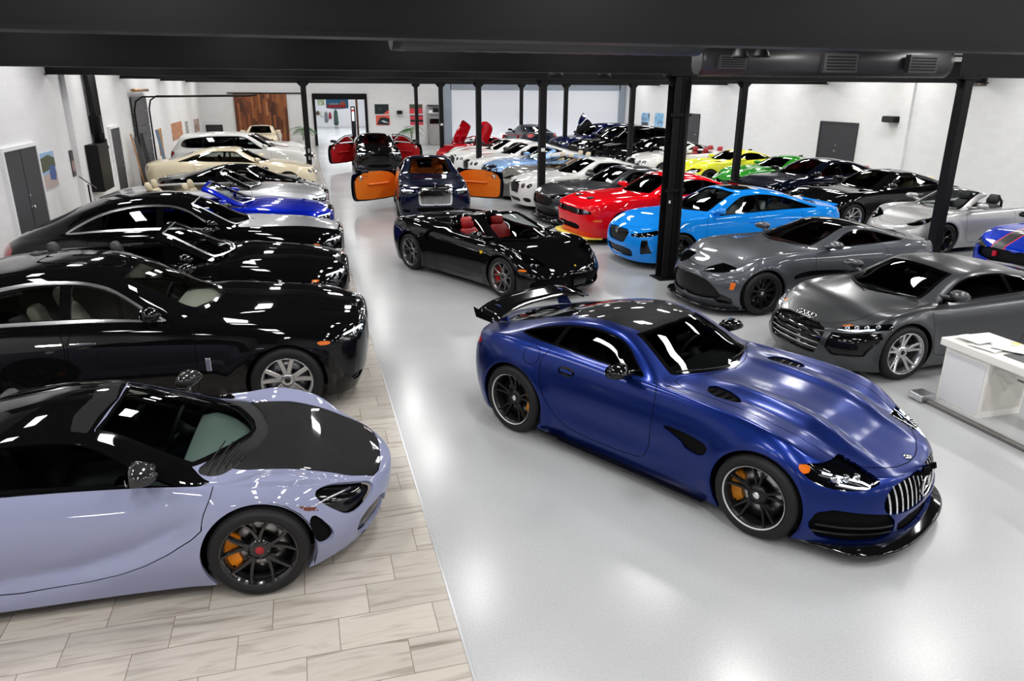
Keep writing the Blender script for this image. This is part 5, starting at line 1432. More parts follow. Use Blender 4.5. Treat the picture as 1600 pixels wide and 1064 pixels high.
WRAITH2 = wraith(paint=SEAM_BLACK, patches=sh(rr_front(WHITE_LIT, BLACKG), -.07), interior=INT_RED, lining=INT_RED, extra=wr_extra, step=.05, nv=.8, hi=False, glass=glass('screen_clear_glass', (.85, .92, .88), through=.85))
DAWN_B = wraith(screen_trim=BRIGHT, paint=SEAM_BLACK, patches=sh(rr_front(), -.07), interior=INT_BLACK, extra=wr_extra, frame_m=SEAM_BLACK, dlo=[(.66, 5.05), (-.9, 5.1), (-.9, 7), (.04, 7)], bp=[])
RBLUE = paint('sapphire_blue_paint', srgb(10, 32, 165), .35, .3)
DAWN_BLUE = dict(DAWN_B, paint=RBLUE, frame_m=RBLUE, mirror=(.36, 1.15, RBLUE), hi=False, step=.05, nv=.8)
DAWN_S = dict(DAWN_B, paint=SILVER_P, frame_m=SEAM_BLACK, interior=INT_CREAM, mirror=(.36, 1.15, SEAM_BLACK), hi=False, step=.05, nv=.8)
# ------------------------------------------------------------------ grand tourers
def gtcoupe(**k):
    d = wraith(wb=2.745, xf=2.27, xr=-2.53, cf=.62, nf=2.9, cr=.6, nr=2.6, R=.355,
    nose=[(.15, 2.18), (.25, 2.24), (.5, 2.27), (.7, 2.26), (.8, 2.22), (.88, 2.12)],
    tail=[(.25, -2.4), (.6, -2.53), (.85, -2.52), (1.0, -2.4)],
    W=[(-2.53, .86), (-1.9, .95), (-1.4, .975), (-.8, .95), (0, .94), (.6, .945), (1.37, .97), (1.8, .95), (2.27, .88)],
    bot=[(-2.53, .3), (-1.9, .2), (0, .16), (1.8, .16), (2.27, .16)],
    belt=[(-2.53, .90), (-2.1, .98), (-1.5, 1.04), (-.9, 1.0), (-.2, .965), (.5, .96), (1.0, .955), (1.4, .94), (1.85, .86), (2.27, .76)],
    beltw=[(-2.53, .68), (-1.9, .83), (-1.4, .87), (-.8, .85), (0, .85), (.6, .86), (1.37, .87), (1.8, .83), (2.27, .72)],
    raily=[(-2.53, .5), (-1.9, .56), (-1.3, .55), (-.5, .56), (.0, .58), (.3, .65), (.62, .72), (1.3, .62), (2.27, .52)],
    top=[(-2.53, .96), (-2.3, 1.02), (-2.05, 1.06), (-1.6, 1.19), (-1.1, 1.32), (-.6, 1.395), (-.2, 1.395), (.05, 1.34), (.4, 1.18), (.78, 1.02), (1.0, .995), (1.5, .965), (1.95, .88), (2.27, .79)],
    ws=(-.05, .82, .22), bl=(-1.05, -1.95, .1),
    dlo=[(.56, 5.05), (-.2, 5.05), (-1.0, 5.1), (-1.45, 5.35), (-1.5, 5.7), (-1.2, 6.5), (-.8, 7.0), (-.3, 7.1), (-.05, 7.0)],
    bp=[(-.82, -.80, .03)],
    doors=[[(.66, 1.0), (.67, .7), (.64, .30), (.52, .24), (-.7, .24), (-.86, .4), (-.9, 1.05), (-.4, 1.3), (.2, 1.3)]],
    handles=[(0, -.66, .86, .2, 'bar')],
    gaps=[('xy', [(2.15, -.1), (2.12, .35), (1.95, .52), (1.4, .66), (.72, .72), (.66, .70), (.76, .4), (.88, -.1)], TOPS)],
    mirror=(.30, 1.07, BLACKG), seat_x=-.62, xcab=-1.6, rear_seat=-1.3, step=.05, nv=.8, hi=False, rimf=.74, wheel=('single', 9, SILVER_RIM), extra=None)
    d.update(k); return d
CIRC = lambda y, z, r, k=1.: [(y+r*math.cos(a), z+r*k*math.sin(a)) for a in np.linspace(0, 6.0, 14)]
def bent_front():
    return [P('grille_shell', 'yz', [(-.1, .82), (.27, .81), (.34, .72), (.30, .52), (.24, .48), (-.1, .475)], CHROME, .008, .02, 1, cond=FRONT),
    P('grille', 'yz', [(-.1, .79), (.25, .78), (.31, .71), (.275, .53), (.22, .505), (-.1, .50)], MESH, -.03, .04, 1, ('grille_shell',), FRONT),
    P('headlight', 'yz', CIRC(.50, .715, .075), LAMP_IN, -.02, .03, 0, cond=FRONT, merge=False, lens=True, fill=lamp_fill([(.50, .715)], r=.045)),
    P('outer_lamp', 'yz', CIRC(.70, .72, .068), LAMP_IN, -.02, .03, 0, cond=FRONT, merge=False, lens=True, fill=lamp_fill([(.70, .72)], r=.04)),
    P('lower_intake', 'yz', [(-.1, .36), (.40, .36), (.38, .24), (-.1, .23)], MESH, -.04, .04, 1, cond=FRONT),
    P('bumper_intake', 'yz', [(.50, .38), (.78, .40), (.78, .26), (.54, .25)], MESH, -.04, .04, 1, cond=FRONT, merge=False),
    P('tail_light', 'yz', [(.45, .90), (.80, .88), (.80, .80), (.45, .82)], REDLENS, 0, .01, 1, cond=REAR, merge=False)]
def coupe_colour(c, m, **k): return dict(c, paint=m, mirror=(c['mirror'][0], c['mirror'][1], k.pop('mir', m)), **k)
BENT = gtcoupe(paint=WHITE_PAINT, patches=bent_front())
ICE = paint('pale_blue_paint', srgb(140, 175, 220), .25, .35)
GTC = coupe_colour(gtcoupe(patches=bent_front(), interior=INT_CREAM, dlo=[(.5, 5.05), (-.9, 5.1), (-.9, 7), (-.05, 7)], bp=[]), ICE)
TAUPE = paint('warm_grey_paint', srgb(120, 116, 112), .5, .32)
def aston_front():
    return [P('grille', 'yz', [(-.1, .62), (.35, .615), (.50, .55), (.42, .42), (-.1, .40)], MESH, -.04, .04, 1, cond=FRONT),
    *[P('grille_bars', 'yz', [(-.1, z), (.5, z), (.5, z+.012), (-.1, z+.012)], CHROME, -.008, .025, 0, ('grille',), FRONT, tagn='gb') for z in (.45, .50, .55)],
    P('headlight', 'xz', [(1.66, .80), (1.85, .80), (2.05, .72), (2.10, .66), (1.95, .66), (1.78, .71)], LAMP_IN, -.02, .03, 1, cond=LAMPC, merge=False, lens=True, fill=lamp_fill([(.72, .70)], r=.03)),
    P('lower_intake', 'yz', [(-.1, .33), (.5, .33), (.45, .22), (-.1, .21)], MESH, -.04, .04, 1, cond=FRONT),
    P('tail_light', 'yz', [(.5, .90), (.80, .88), (.80, .80), (.5, .82)], REDLENS, 0, .01, 1, cond=REAR, merge=False)]
DBV = dict(VANT, paint=TAUPE, mirror=(.12, 1.0, TAUPE), patches=aston_front(), extra=None, interior=INT_TAN, dash_m=INT_TAN, wipers=False, step=.045, nv=.85, hi=False, dlo=[(.34, 5.06), (-.9, 5.1), (-.9, 7), (-.3, 7)], bp=[], frame_m=mat('bronze_frame', srgb(96, 76, 62), .35, .5), wheel=('twin', 5, SILVER_RIM), wheelkw={})
CREAM = paint('cream_paint', srgb(222, 210, 182), .1, .35)
FSPUR = saloon(paint=CREAM, mirror=(.62, 1.10, CREAM), wb=3.065, xf=2.42, xr=-2.85, R=.36, nf=2.9,
    nose=[(.15, 2.30), (.25, 2.38), (.5, 2.42), (.7, 2.41), (.8, 2.36), (.9, 2.22)], tail=[(.25, -2.7), (.6, -2.84), (.9, -2.85), (1.05, -2.76)],
    W=[(-2.85, .86), (-2.2, .94), (-1.53, .965), (-.8, .955), (0, .95), (.8, .95), (1.53, .965), (2.0, .95), (2.42, .87)],
    bot=[(-2.85, .32), (-2.1, .22), (0, .17), (1.9, .16), (2.42, .16)],
    belt=[(-2.85, .98), (-2.2, 1.04), (-1.5, 1.06), (-.5, 1.02), (.6, 1.0), (1.1, .99), (1.5, .97), (2.0, .88), (2.42, .78)],
    beltw=[(-2.85, .74), (-2.0, .85), (-1.2, .87), (0, .87), (.8, .87), (1.5, .87), (2.0, .83), (2.42, .73)],
    raily=[(-2.85, .62), (-2.1, .62), (-1.2, .59), (-.5, .595), (.1, .60), (.45, .67), (.8, .74), (1.4, .66), (2.42, .54)],
    top=[(-2.85, 1.03), (-2.6, 1.09), (-2.1, 1.14), (-1.7, 1.25), (-1.1, 1.43), (-.5, 1.49), (-.05, 1.485), (.2, 1.41), (.55, 1.23), (.95, 1.06), (1.15, 1.035), (1.6, .995), (2.0, .92), (2.42, .82)],
    ws=(.12, .98, .22), bl=(-1.35, -2.15, .1), dlo=[(.74, 5.05), (0, 5.05), (-1.2, 5.1), (-1.7, 5.25), (-1.8, 5.55), (-1.45, 6.6), (-.9, 7.05), (-.3, 7.15), (.1, 7.0)], trim_m=CHROME,
    bp=[(-.38, -.36, .07), (-1.35, -1.28, .03)], interior=mat('brown_leather', srgb(96, 58, 36), .55), lining=INT_CREAM, patches=bent_front()[:-1]+[P('tail_light', 'xz', [(-2.62, 1.0), (-2.9, .98), (-2.9, .76), (-2.72, .78)], mat('dark_red_lens', srgb(110, 40, 36), .15, 0, 1.), 0, .01, 1, cond=TAILC, merge=False)],
    wheel=('wideTwin', 5, SILVER_RIM), hi=False, step=.045, glass_s=glass('side_glass_light', (.8, .84, .8), through=.8), glass_q=glass('side_glass_light', (.8, .84, .8), through=.8))
def suv(**k):
    d = saloon(wb=2.995, xf=2.45, xr=-2.55, cf=.55, nf=3.2, cr=.45, nr=3.6, R=.40, tw=.28,
    nose=[(.22, 2.34), (.35, 2.41), (.7, 2.45), (.95, 2.43), (1.05, 2.36), (1.12, 2.22)], tail=[(.35, -2.45), (.8, -2.55), (1.2, -2.48), (1.5, -2.3)],
    W=[(-2.55, .90), (-1.9, .975), (-1.5, .99), (-.8, .975), (0, .97), (.8, .975), (1.5, .99), (2.0, .97), (2.45, .90)],
    bot=[(-2.55, .42), (-1.9, .32), (0, .27), (1.9, .27), (2.45, .26)],
    belt=[(-2.55, 1.14), (-1.9, 1.20), (-1.0, 1.21), (0, 1.19), (.8, 1.17), (1.5, 1.14), (2.0, 1.07), (2.45, .96)],
    beltw=[(-2.55, .80), (-1.9, .89), (-1.0, .90), (0, .90), (.8, .90), (1.5, .89), (2.0, .85), (2.45, .76)],
    raily=[(-2.55, .66), (-1.9, .68), (-1.0, .68), (-.3, .68), (.2, .68), (.55, .72), (.9, .77), (1.5, .70), (2.45, .6)],
    top=[(-2.55, 1.20), (-2.42, 1.42), (-2.25, 1.62), (-2.1, 1.70), (-1.6, 1.75), (-.9, 1.79), (-.2, 1.785), (.15, 1.74), (.4, 1.63), (.75, 1.41), (1.05, 1.25), (1.25, 1.225), (1.7, 1.19), (2.1, 1.12), (2.45, 1.0)],
    sweep=[(-2.5, -.05), (-1.9, -.1), (-1.2, 0), (-.3, 0), (.1, .06), (.5, .12), (.9, .15), (1.2, .05), (1.7, 0), (2.4, 0)],
    ws=(.24, 1.08, .20), bl=(-2.15, -2.48, .05),
    dlo=[(.86, 5.05), (0, 5.05), (-1.5, 5.1), (-2.1, 5.4), (-2.05, 6.5), (-1.8, 7.0), (-.3, 7.15), (.2, 7.0)], bp=[(-.30, -.28, .08), (-1.35, -1.32, .08)],
    doors=[[(.94, 1.2), (.96, .8), (.92, .42), (.8, .34), (-.2, .34), (-.31, .4), (-.31, 1.3), (.3, 1.6)], [(-.33, 1.3), (-.33, .36), (-.5, .34), (-.95, .34), (-1.15, .55), (-1.35, .95), (-1.33, 1.3), (-.8, 1.6)]],
    handles=[(0, -.14, 1.05, .2, 'bar'), (1, -1.12, 1.06, .2, 'bar')],
    gaps=[('xy', [(2.34, -.1), (2.3, .4), (2.1, .66), (1.5, .76), (.95, .78), (1.0, .5), (1.14, -.1)], TOPS)],
    mirror=(.74, 1.30, BLACKG), seat_x=-.4, xcab=-2.0, rear_seat=-1.3, hi=False, step=.055, nv=.8,
    patches=[P('grille', 'yz', [(-.1, .95), (.50, .93), (.55, .85), (.48, .66), (-.1, .65)], MESH, -.03, .03, 1, cond=FRONT),
    P('headlight', 'xz', [(2.05, 1.02), (2.3, 1.0), (2.48, .93), (2.44, .86), (2.15, .90)], LAMP_IN, -.02, .03, 1, cond=LAMPC, merge=False, lens=True),
    P('lower_intake', 'yz', [(-.1, .55), (.7, .55), (.66, .40), (-.1, .39)], MESH, -.03, .03, 1, cond=FRONT),
    P('tail_light', 'xz', [(-2.3, 1.18), (-2.6, 1.16), (-2.6, .98), (-2.35, 1.02)], REDLENS, 0, .01, 1, cond=TAILC, merge=False)])
    d.update(k); return d
SUVC = lambda m, **k: suv(paint=m, mirror=(.74, 1.30, k.pop('mir', m)), **k)
# rear-engined roadster
PSIL = paint('pale_silver_paint', srgb(178, 178, 178), .6, .34)
POR = base(wb=2.475, xf=2.16, xr=-2.2, cf=.85, nf=2.3, cr=.7, nr=2.5, R=.335, tw=.25, twr=.04,
    nose=[(.12, 2.06), (.25, 2.14), (.42, 2.16), (.54, 2.12), (.62, 2.03), (.70, 1.9)], tail=[(.2, -2.05), (.5, -2.2), (.8, -2.18), (.9, -2.1)],
    W=[(-2.2, .82), (-1.7, .91), (-1.24, .935), (-.7, .91), (0, .89), (.6, .89), (1.24, .92), (1.6, .90), (2.16, .80)],
    bot=[(-2.2, .26), (-1.6, .16), (0, .13), (1.6, .13), (2.16, .15)],
    belt=[(-2.2, .80), (-1.7, .90), (-1.2, .93), (-.6, .90), (0, .88), (.5, .875), (.95, .88), (1.3, .86), (1.65, .78), (1.9, .68), (2.16, .52)],
    beltw=[(-2.2, .66), (-1.3, .82), (-.7, .81), (0, .80), (.6, .80), (1.24, .83), (1.7, .79), (2.16, .66)],
    raily=[(-2.2, .5), (-1.2, .5), (-.4, .52), (.0, .55), (.3, .60), (.62, .68), (.9, .68), (1.4, .56), (2.16, .48)],
    top=[(-2.2, .80), (-1.6, .98), (-1.0, 1.14), (-.5, 1.25), (-.15, 1.285), (.05, 1.26), (.25, 1.18), (.55, 1.03), (.84, .895), (1.0, .865), (1.4, .80), (1.8, .68), (2.16, .54)],
    sweep=[(-2.2, 0), (-.5, 0), (.0, .08), (.3, .14), (.62, .2), (.9, .1), (1.3, .0), (2.1, 0)], camber=[(-2.2, .03), (-.3, .05), (.3, .035), (.7, .02), (1.3, .0), (2.1, .01)],
    ws=(.07, .86, .2), wsv=8.25, hsweep=.08, dlo=[(.6, 5.1), (-.5, 5.2), (-.5, 7), (.1, 7)], bp=[],
    doors=[[(.68, .9), (.68, .6), (.64, .3), (.5, .22), (-.5, .22), (-.66, .4), (-.68, .95), (0, 1.2)]],
    gaps=[('xy', [(1.95, -.1), (1.9, .3), (1.6, .55), (1.0, .66), (.7, .66), (.85, .3), (.92, -.1)], TOPS)], paint=PSIL, mirror=(.42, .98, PSIL), mout=.04,
    patches=[P('headlight', 'xz', [(1.46, .83), (1.6, .82), (1.86, .69), (1.9, .60), (1.76, .62), (1.56, .72)], BLACKG, -.02, .03, 2, cond=lambda V, v, N: (V[:, 0] > 1) & (V[:, 1] > .45) & (v < 8.6), merge=False, lens=True, fill=lamp_fill([(.68, .68)], r=.05)),
    P('lower_intake', 'yz', [(-.1, .36), (.4, .36), (.38, .24), (-.1, .23)], RECESS, -.03, .03, 1, cond=FRONT), P('bumper_intake', 'yz', [(.48, .40), (.76, .42), (.74, .26), (.50, .25)], RECESS, -.03, .03, 1, cond=FRONT, merge=False)],
    wheel=('Y', 5, BLACK_RIM), interior=INT_BLACK, seat_x=-.35, xcab=-.8, rimf=.76, hi=False, step=.04, nv=.9)
def roll_hoops(s, root):
    for sg in (1, -1):
        b = MB(); b.tube([(-.62, sg*.36-.17, .80), (-.60, sg*.36-.17, 1.02), (-.58, sg*.36-.10, 1.12), (-.58, sg*.36+.10, 1.12), (-.60, sg*.36+.17, 1.02), (-.62, sg*.36+.17, .80)], .028, 8); b.obj('roll_hoop', BLACKM, root)
POR['open_extra'] = roll_hoops
DAWN_OPEN = [(.36, -.1), (.3, .5), (.2, .68), (-1.45, .68), (-1.56, .58), (-1.6, -.1)]

# ------------------------------------------------------------------ the room
XL, XR, YB, YN, ZC = -5.4, 21.0, 47.5, -9.0, 5.4
BEAM_Y = [12.04-7.62+7.62*k for k in range(6)]     # cross beams, 25 ft apart
def struct(name, b, m, smooth=False):
    o = b.obj(name, m) if isinstance(b, MB) else b
    return tag(o, kind='structure')
def node_mat(name, rough=.5):
    m, n, l, b = new_mat(name); b.inputs['Roughness'].default_value = rough
    t = n.new('ShaderNodeTexCoord'); MATS[name] = m
    return m, n, l, b, t
def ramp(n, stops):
    r = n.new('ShaderNodeValToRGB'); e = r.color_ramp.elements
    while len(e) < len(stops): e.new(.5)
    for i, (p, c) in enumerate(stops): e[i].position = p; e[i].color = (*c, 1)
    return r
def noise(n, l, vec, scale, detail=3, dist=0.):
    q = n.new('ShaderNodeTexNoise'); q.inputs['Scale'].default_value = scale; q.inputs['Detail'].default_value = detail; q.inputs['Distortion'].default_value = dist
    l.new(vec, q.inputs['Vector']); return q
def mapping(n, l, vec, scale=(1, 1, 1), rot=(0, 0, 0), loc=(0, 0, 0)):
    q = n.new('ShaderNodeMapping'); q.inputs['Scale'].default_value = scale; q.inputs['Rotation'].default_value = rot; q.inputs['Location'].default_value = loc
    l.new(vec, q.inputs['Vector']); return q.outputs[0]
def bump(n, l, h, b, s=.1, d=.01):
    q = n.new('ShaderNodeBump'); q.inputs['Strength'].default_value = s; q.inputs['Distance'].default_value = d
    l.new(h, q.inputs['Height']); l.new(q.outputs[0], b.inputs['Normal'])
def math_(n, l, op, a, b_=None):
    q = n.new('ShaderNodeMath'); q.operation = op
    for i, v in enumerate((a, b_)):
        if v is None: continue
        if isinstance(v, (int, float)): q.inputs[i].default_value = v
        else: l.new(v, q.inputs[i])
    return q.outputs[0]

# sealed concrete: pale grey epoxy with fine speckle
EPOXY, n, l, b, t = node_mat('grey_epoxy_floor', .2)
q1 = noise(n, l, t.outputs['Object'], 60, 4); q2 = noise(n, l, t.outputs['Object'], .5, 4)
r1 = ramp(n, [(.3, srgb(174, 176, 178)), (.7, srgb(184, 186, 187))]); l.new(q1.outputs['Fac'], r1.inputs[0])
r2 = ramp(n, [(.3, (.86, .86, .86)), (.7, (1, 1, 1))]); l.new(q2.outputs['Fac'], r2.inputs[0])
mx = n.new('ShaderNodeMixRGB'); mx.blend_type = 'MULTIPLY'; mx.inputs[0].default_value = 1
l.new(r1.outputs[0], mx.inputs[1]); l.new(r2.outputs[0], mx.inputs[2]); l.new(mx.outputs[0], b.inputs['Base Color'])
rr_ = n.new('ShaderNodeMapRange'); rr_.inputs['To Min'].default_value = .16; rr_.inputs['To Max'].default_value = .30
l.new(q2.outputs['Fac'], rr_.inputs[0]); l.new(rr_.outputs[0], b.inputs['Roughness'])
q3 = noise(n, l, t.outputs['Object'], 1.5, 2); bump(n, l, q3.outputs['Fac'], b, .02, .01)
b.inputs['Specular IOR Level'].default_value = .5

# stone-look porcelain planks, 24 x 12 in, each row shifted by a third
TILE, n, l, b, t = node_mat('striped_stone_tile', .22)
sx = n.new('ShaderNodeSeparateXYZ'); l.new(t.outputs['Object'], sx.inputs[0])
row = math_(n, l, 'DIVIDE', math_(n, l, 'SUBTRACT', sx.outputs[1], .165), .305); rowi = math_(n, l, 'FLOOR', row)
u_ = math_(n, l, 'DIVIDE', math_(n, l, 'ADD', sx.outputs[0], math_(n, l, 'MULTIPLY', rowi, -.205)), .62); ui = math_(n, l, 'FLOOR', u_)
fr = math_(n, l, 'FRACT', row); fu = math_(n, l, 'FRACT', u_)
def edge(v, w):
    a = math_(n, l, 'LESS_THAN', v, w); c = math_(n, l, 'GREATER_THAN', v, 1-w); return math_(n, l, 'MAXIMUM', a, c)
grout = math_(n, l, 'MAXIMUM', edge(fr, .008), edge(fu, .004))
cid = n.new('ShaderNodeCombineXYZ'); l.new(ui, cid.inputs[0]); l.new(rowi, cid.inputs[1])
wn = n.new('ShaderNodeTexWhiteNoise'); l.new(cid.outputs[0], wn.inputs[0])
off = n.new('ShaderNodeVectorMath'); off.operation = 'SCALE'; l.new(wn.outputs['Color'], off.inputs[0]); off.inputs['Scale'].default_value = 37
ad = n.new('ShaderNodeVectorMath'); ad.operation = 'ADD'; l.new(t.outputs['Object'], ad.inputs[0]); l.new(off.outputs[0], ad.inputs[1])
st = mapping(n, l, ad.outputs[0], (.8, 8, 1)); qs = noise(n, l, st, 1.6, 4, .9)
rs = ramp(n, [(.25, srgb(140, 132, 122)), (.38, srgb(176, 169, 160)), (.5, srgb(194, 188, 180)), (.66, srgb(188, 181, 172)), (.8, srgb(160, 151, 141))])
l.new(qs.outputs['Fac'], rs.inputs[0])
tone = ramp(n, [(0, (.84, .83, .82)), (1, (1.04, 1.03, 1.02))]); l.new(wn.outputs['Value'], tone.inputs[0])
m1 = n.new('ShaderNodeMixRGB'); m1.blend_type = 'MULTIPLY'; m1.inputs[0].default_value = 1; l.new(rs.outputs[0], m1.inputs[1]); l.new(tone.outputs[0], m1.inputs[2])
m2 = n.new('ShaderNodeMixRGB'); l.new(grout, m2.inputs[0]); l.new(m1.outputs[0], m2.inputs[1]); m2.inputs[2].default_value = (*srgb(128, 112, 98), 1)
l.new(m2.outputs[0], b.inputs['Base Color']); bump(n, l, math_(n, l, 'SUBTRACT', 1, grout), b, .3, .002)

# painted block walls
BLOCK, n, l, b, t = node_mat('white_painted_block', .55)
def block_wall(vec_axes):
    pass
sx = n.new('ShaderNodeSeparateXYZ'); l.new(t.outputs['Object'], sx.inputs[0])
uu = math_(n, l, 'ADD', sx.outputs[0], sx.outputs[1]); cc = n.new('ShaderNodeCombineXYZ'); l.new(uu, cc.inputs[0]); l.new(sx.outputs[2], cc.inputs[1])
br = n.new('ShaderNodeTexBrick'); l.new(cc.outputs[0], br.inputs['Vector']); br.inputs['Scale'].default_value = 1.0
br.inputs['Brick Width'].default_value = .41; br.inputs['Row Height'].default_value = .205; br.inputs['Mortar Size'].default_value = .006; br.inputs['Mortar Smooth'].default_value = .4
br.inputs['Color1'].default_value = (*srgb(234, 234, 235), 1); br.inputs['Color2'].default_value = (*srgb(230, 230, 231), 1); br.inputs['Mortar'].default_value = (*srgb(226, 226, 227), 1)
l.new(br.outputs['Color'], b.inputs['Base Color']); bump(n, l, math_(n, l, 'SUBTRACT', 1, br.outputs['Fac']), b, .08, .003)
WALLW = mat('white_wall_paint', srgb(234, 234, 236), .6)
CYC = mat('cyclorama_white', srgb(240, 243, 250), .6)
CEILM = mat('black_ceiling', (.004, .004, .0045), .9, spec=.05)
STEELB = mat('black_painted_steel', (.007, .007, .0075), .45, spec=.16)
DOORM = mat('charcoal_door_paint', srgb(52, 52, 56), .5)
GREYTRIM = mat('grey_frame', srgb(150, 160, 172), .5)

def quad(pts): return MB().add(pts, [tuple(range(len(pts)))])
struct('floor', quad([(.735, YN, 0), (XR, YN, 0), (XR, YB+25, 0), (.735, YB+25, 0)]), EPOXY)
struct('floor_tiles', quad([(XL, YN, 0), (.72, YN, 0), (.72, YB, 0), (XL, YB, 0)]), TILE)
b = MB(); b.box((.7275, (YN+YB)/2, .001), (.015, YB-YN, .006)); struct('trim_1', b, SATIN)
struct('ceiling', quad([(XL, YN, ZC), (XL, YB, ZC), (XR, YB, ZC), (XR, YN, ZC)]), CEILM)
T_ = .25
b = MB(); b.box((XL-T_/2, (YN+YB)/2, ZC/2), (T_, YB-YN, ZC)); struct('wall_left', b, BLOCK)
b = MB(); b.box((XR+T_/2, (YN+YB)/2, ZC/2), (T_, YB-YN, ZC)); struct('wall_right', b, BLOCK)
b = MB(); b.box(((XL+XR)/2, YN-T_/2, ZC/2), (XR-XL, T_, ZC)); struct('wall_front', b, WALLW)
# back wall with the drive-through opening
DX0, DX1, DZ = .95, 3.95, 2.95
b = MB(); b.box(((XL+DX0)/2, YB+T_/2, ZC/2), (DX0-XL, T_, ZC)); b.box(((DX1+XR)/2, YB+T_/2, ZC/2), (XR-DX1, T_, ZC)); b.box(((DX0+DX1)/2, YB+T_/2, (DZ+ZC)/2), (DX1-DX0, T_, ZC-DZ))
struct('wall_back', b, BLOCK)
b = MB(); b.box((DX0-.03, YB-.03, DZ/2), (.16, .1, DZ)); b.box((DX1+.03, YB-.03, DZ/2), (.16, .1, DZ)); b.box(((DX0+DX1)/2, YB-.03, DZ-.11), (DX1-DX0+.2, .12, .34)); struct('door_1', b, STEELB)
# shallow piers on the side walls, cyclorama frame
b = MB(); b.box((XL+.06, 20.9, ZC/2), (.12, .5, ZC)); struct('trim_2', b, BLOCK)
b = MB(); b.box((XR-.06, 22.65, ZC/2), (.12, .42, ZC)); struct('trim_3', b, BLOCK)
b = MB(); b.box((14.9, YB-.05, 1.65), (11.3, .08, 3.25)); b.add([(9.3, YB-.09, .5), (20.5, YB-.09, .5), (20.5, YB-.35, .12), (9.3, YB-.35, .12), (9.3, YB-1.2, .012), (20.5, YB-1.2, .012)], [(0, 3, 2, 1), (3, 4, 5, 2)]); struct('wall_cyclorama', b, CYC)
b = MB(); b.box((9.0, YB-.08, 1.85), (.5, .14, 3.7)); b.box((20.75, YB-.08, 1.85), (.45, .14, 3.7)); b.box((14.9, YB-.08, 3.48), (11.4, .14, .42)); struct('trim_4', b, GREYTRIM)
# service bay behind the opening
for nm, cc_, dd_ in (('wall_service_left', (.2, YB+12.2, 2), (.2, 23.9, 4)), ('wall_service_right', (6.9, YB+12.2, 2), (.2, 23.9, 4)), ('wall_service_back', (3.5, YB+24.2, 2), (6.9, .2, 4))):
    b = MB(); b.box(cc_, dd_); struct(nm, b, WALLW)
struct('ceiling_service_bay', quad([(.1, YB+.25, 4), (.1, YB+24.3, 4), (7, YB+24.3, 4), (7, YB+.25, 4)]), WALLW)

# steel frame
for i, y in enumerate(BEAM_Y):
    b = MB(); h = .62; z0 = 3.56
    if y < 5: h = 1.0
    if i == 1:
        for xa, xb in ((XL, 6.5), (12.2, XR)):
            b.box(((xa+xb)/2, y, z0+.012), (xb-xa, .26, .024)); b.box(((xa+xb)/2, y, z0+h-.012), (xb-xa, .26, .024)); b.box(((xa+xb)/2, y, z0+h/2), (xb-xa, .016, h-.04))
        struct('trim_%d' % (5+i), b, STEELB); continue
    b.box(((XL+XR)/2, y, z0+.012), (XR-XL, .26, .024)); b.box(((XL+XR)/2, y, z0+h-.012), (XR-XL, .26, .024)); b.box(((XL+XR)/2, y, z0+h/2), (XR-XL, .016 if y > 5 else .2, h-.04))
    struct('trim_%d' % (5+i), b, STEELB)
b = MB()
for k in range(18):
    y = -7+k*3.05
    for zz in (4.7, 5.25): b.box(((XL+XR)/2, y, zz), (XR-XL, .05, .05))
struct('trim_11', b, STEELB)

def column(x, y, label, w=.2, z1=3.56, guard=False):
    r = empty('steel_column', (x, y, 0), 0, label, 'column')
    b = MB(); 
    if guard:
        b.box((0, -w/2+.008, z1/2), (w, .016, z1)); b.box((0, w/2-.008, z1/2), (w, .016, z1)); b.box((0, 0, z1/2), (.012, w, z1))
    else: b.box((0, 0, z1/2), (w*.92, w*.92, z1), bev=.012)
    b.obj('shaft', STEELB, r)
    b = MB(); b.box((0, 0, .01), (w+.16, w+.16, .02)); b.obj('base_plate', STEELB, r)
    b = MB(); b.box((0, 0, z1-.015), (w+.2, w+.08, .03)); b.prism([(-w/2-.16, z1-.03), (w/2+.16, z1-.03), (w/2, z1-.2), (-w/2, z1-.2)], -.02, .02, 'y'); b.obj('cap_plate', STEELB, r)
    return r
c0 = column(6.32, 12.04, 'wide black H-section steel column beside the bright blue saloon', .27, guard=True)
b = MB(); b.tube([(.10, -.19, 0), (.10, -.19, 3.5)], .03, 8); b.obj('conduit', STEELB, c0)
for z in (1.62, 2.9):
    b = MB(); b.box((.0, -.15, z), (.36, .05, .05)); b.obj('pipe_clamp', STEELB, c0)
b = MB(); b.box((-.09, -.137, 1.42), (.035, .004, .05)); b.obj('paper_tag', mat('paper_white', (.75, .75, .74), .7), c0)
mids = ['black steel column behind the white coupe and the dark grey muscle coupe', 'black steel column behind the pale blue convertible, in front of white coupes', 'black steel column beside the nose of the red scissor-door car, carrying a white tag', 'farthest slim black column in the aisle, before the red prints on the back wall']
for k in range(4):
    c = column(6.32, 19.66+7.62*k, mids[k])
    if k in (0, 2):
        b = MB(); b.box((0, -.104, 1.75), (.11, .006, .09)); b.box((0, -.108, 1.75), (.05, .003, .04)); b.obj('tag_plate', mat('paper_white', (.75, .75, .74), .7), c)
rts = ['black steel column at the right in front of the pale silver roadster', 'black steel column rising in front of the green and yellow coupes', 'black steel column in front of the black sport utility vehicle', 'slim black column in front of the white cyclorama left of the dark blue car with a raised door', 'farthest slim black column in front of the car parked against the white cyclorama']
for k in range(5): column(12.38, 12.04+7.62*k, rts[k], .22 if k == 0 else .2)
c = column(.22, 27.28, 'black steel column at the end of the left row beside the cream saloon')
b = MB(); b.box((.02, -.115, 1.25), (.08, .05, .14)); b.box((.02, -.115, 1.0), (.07, .05, .12)); b.obj('socket_box', SATIN, c)

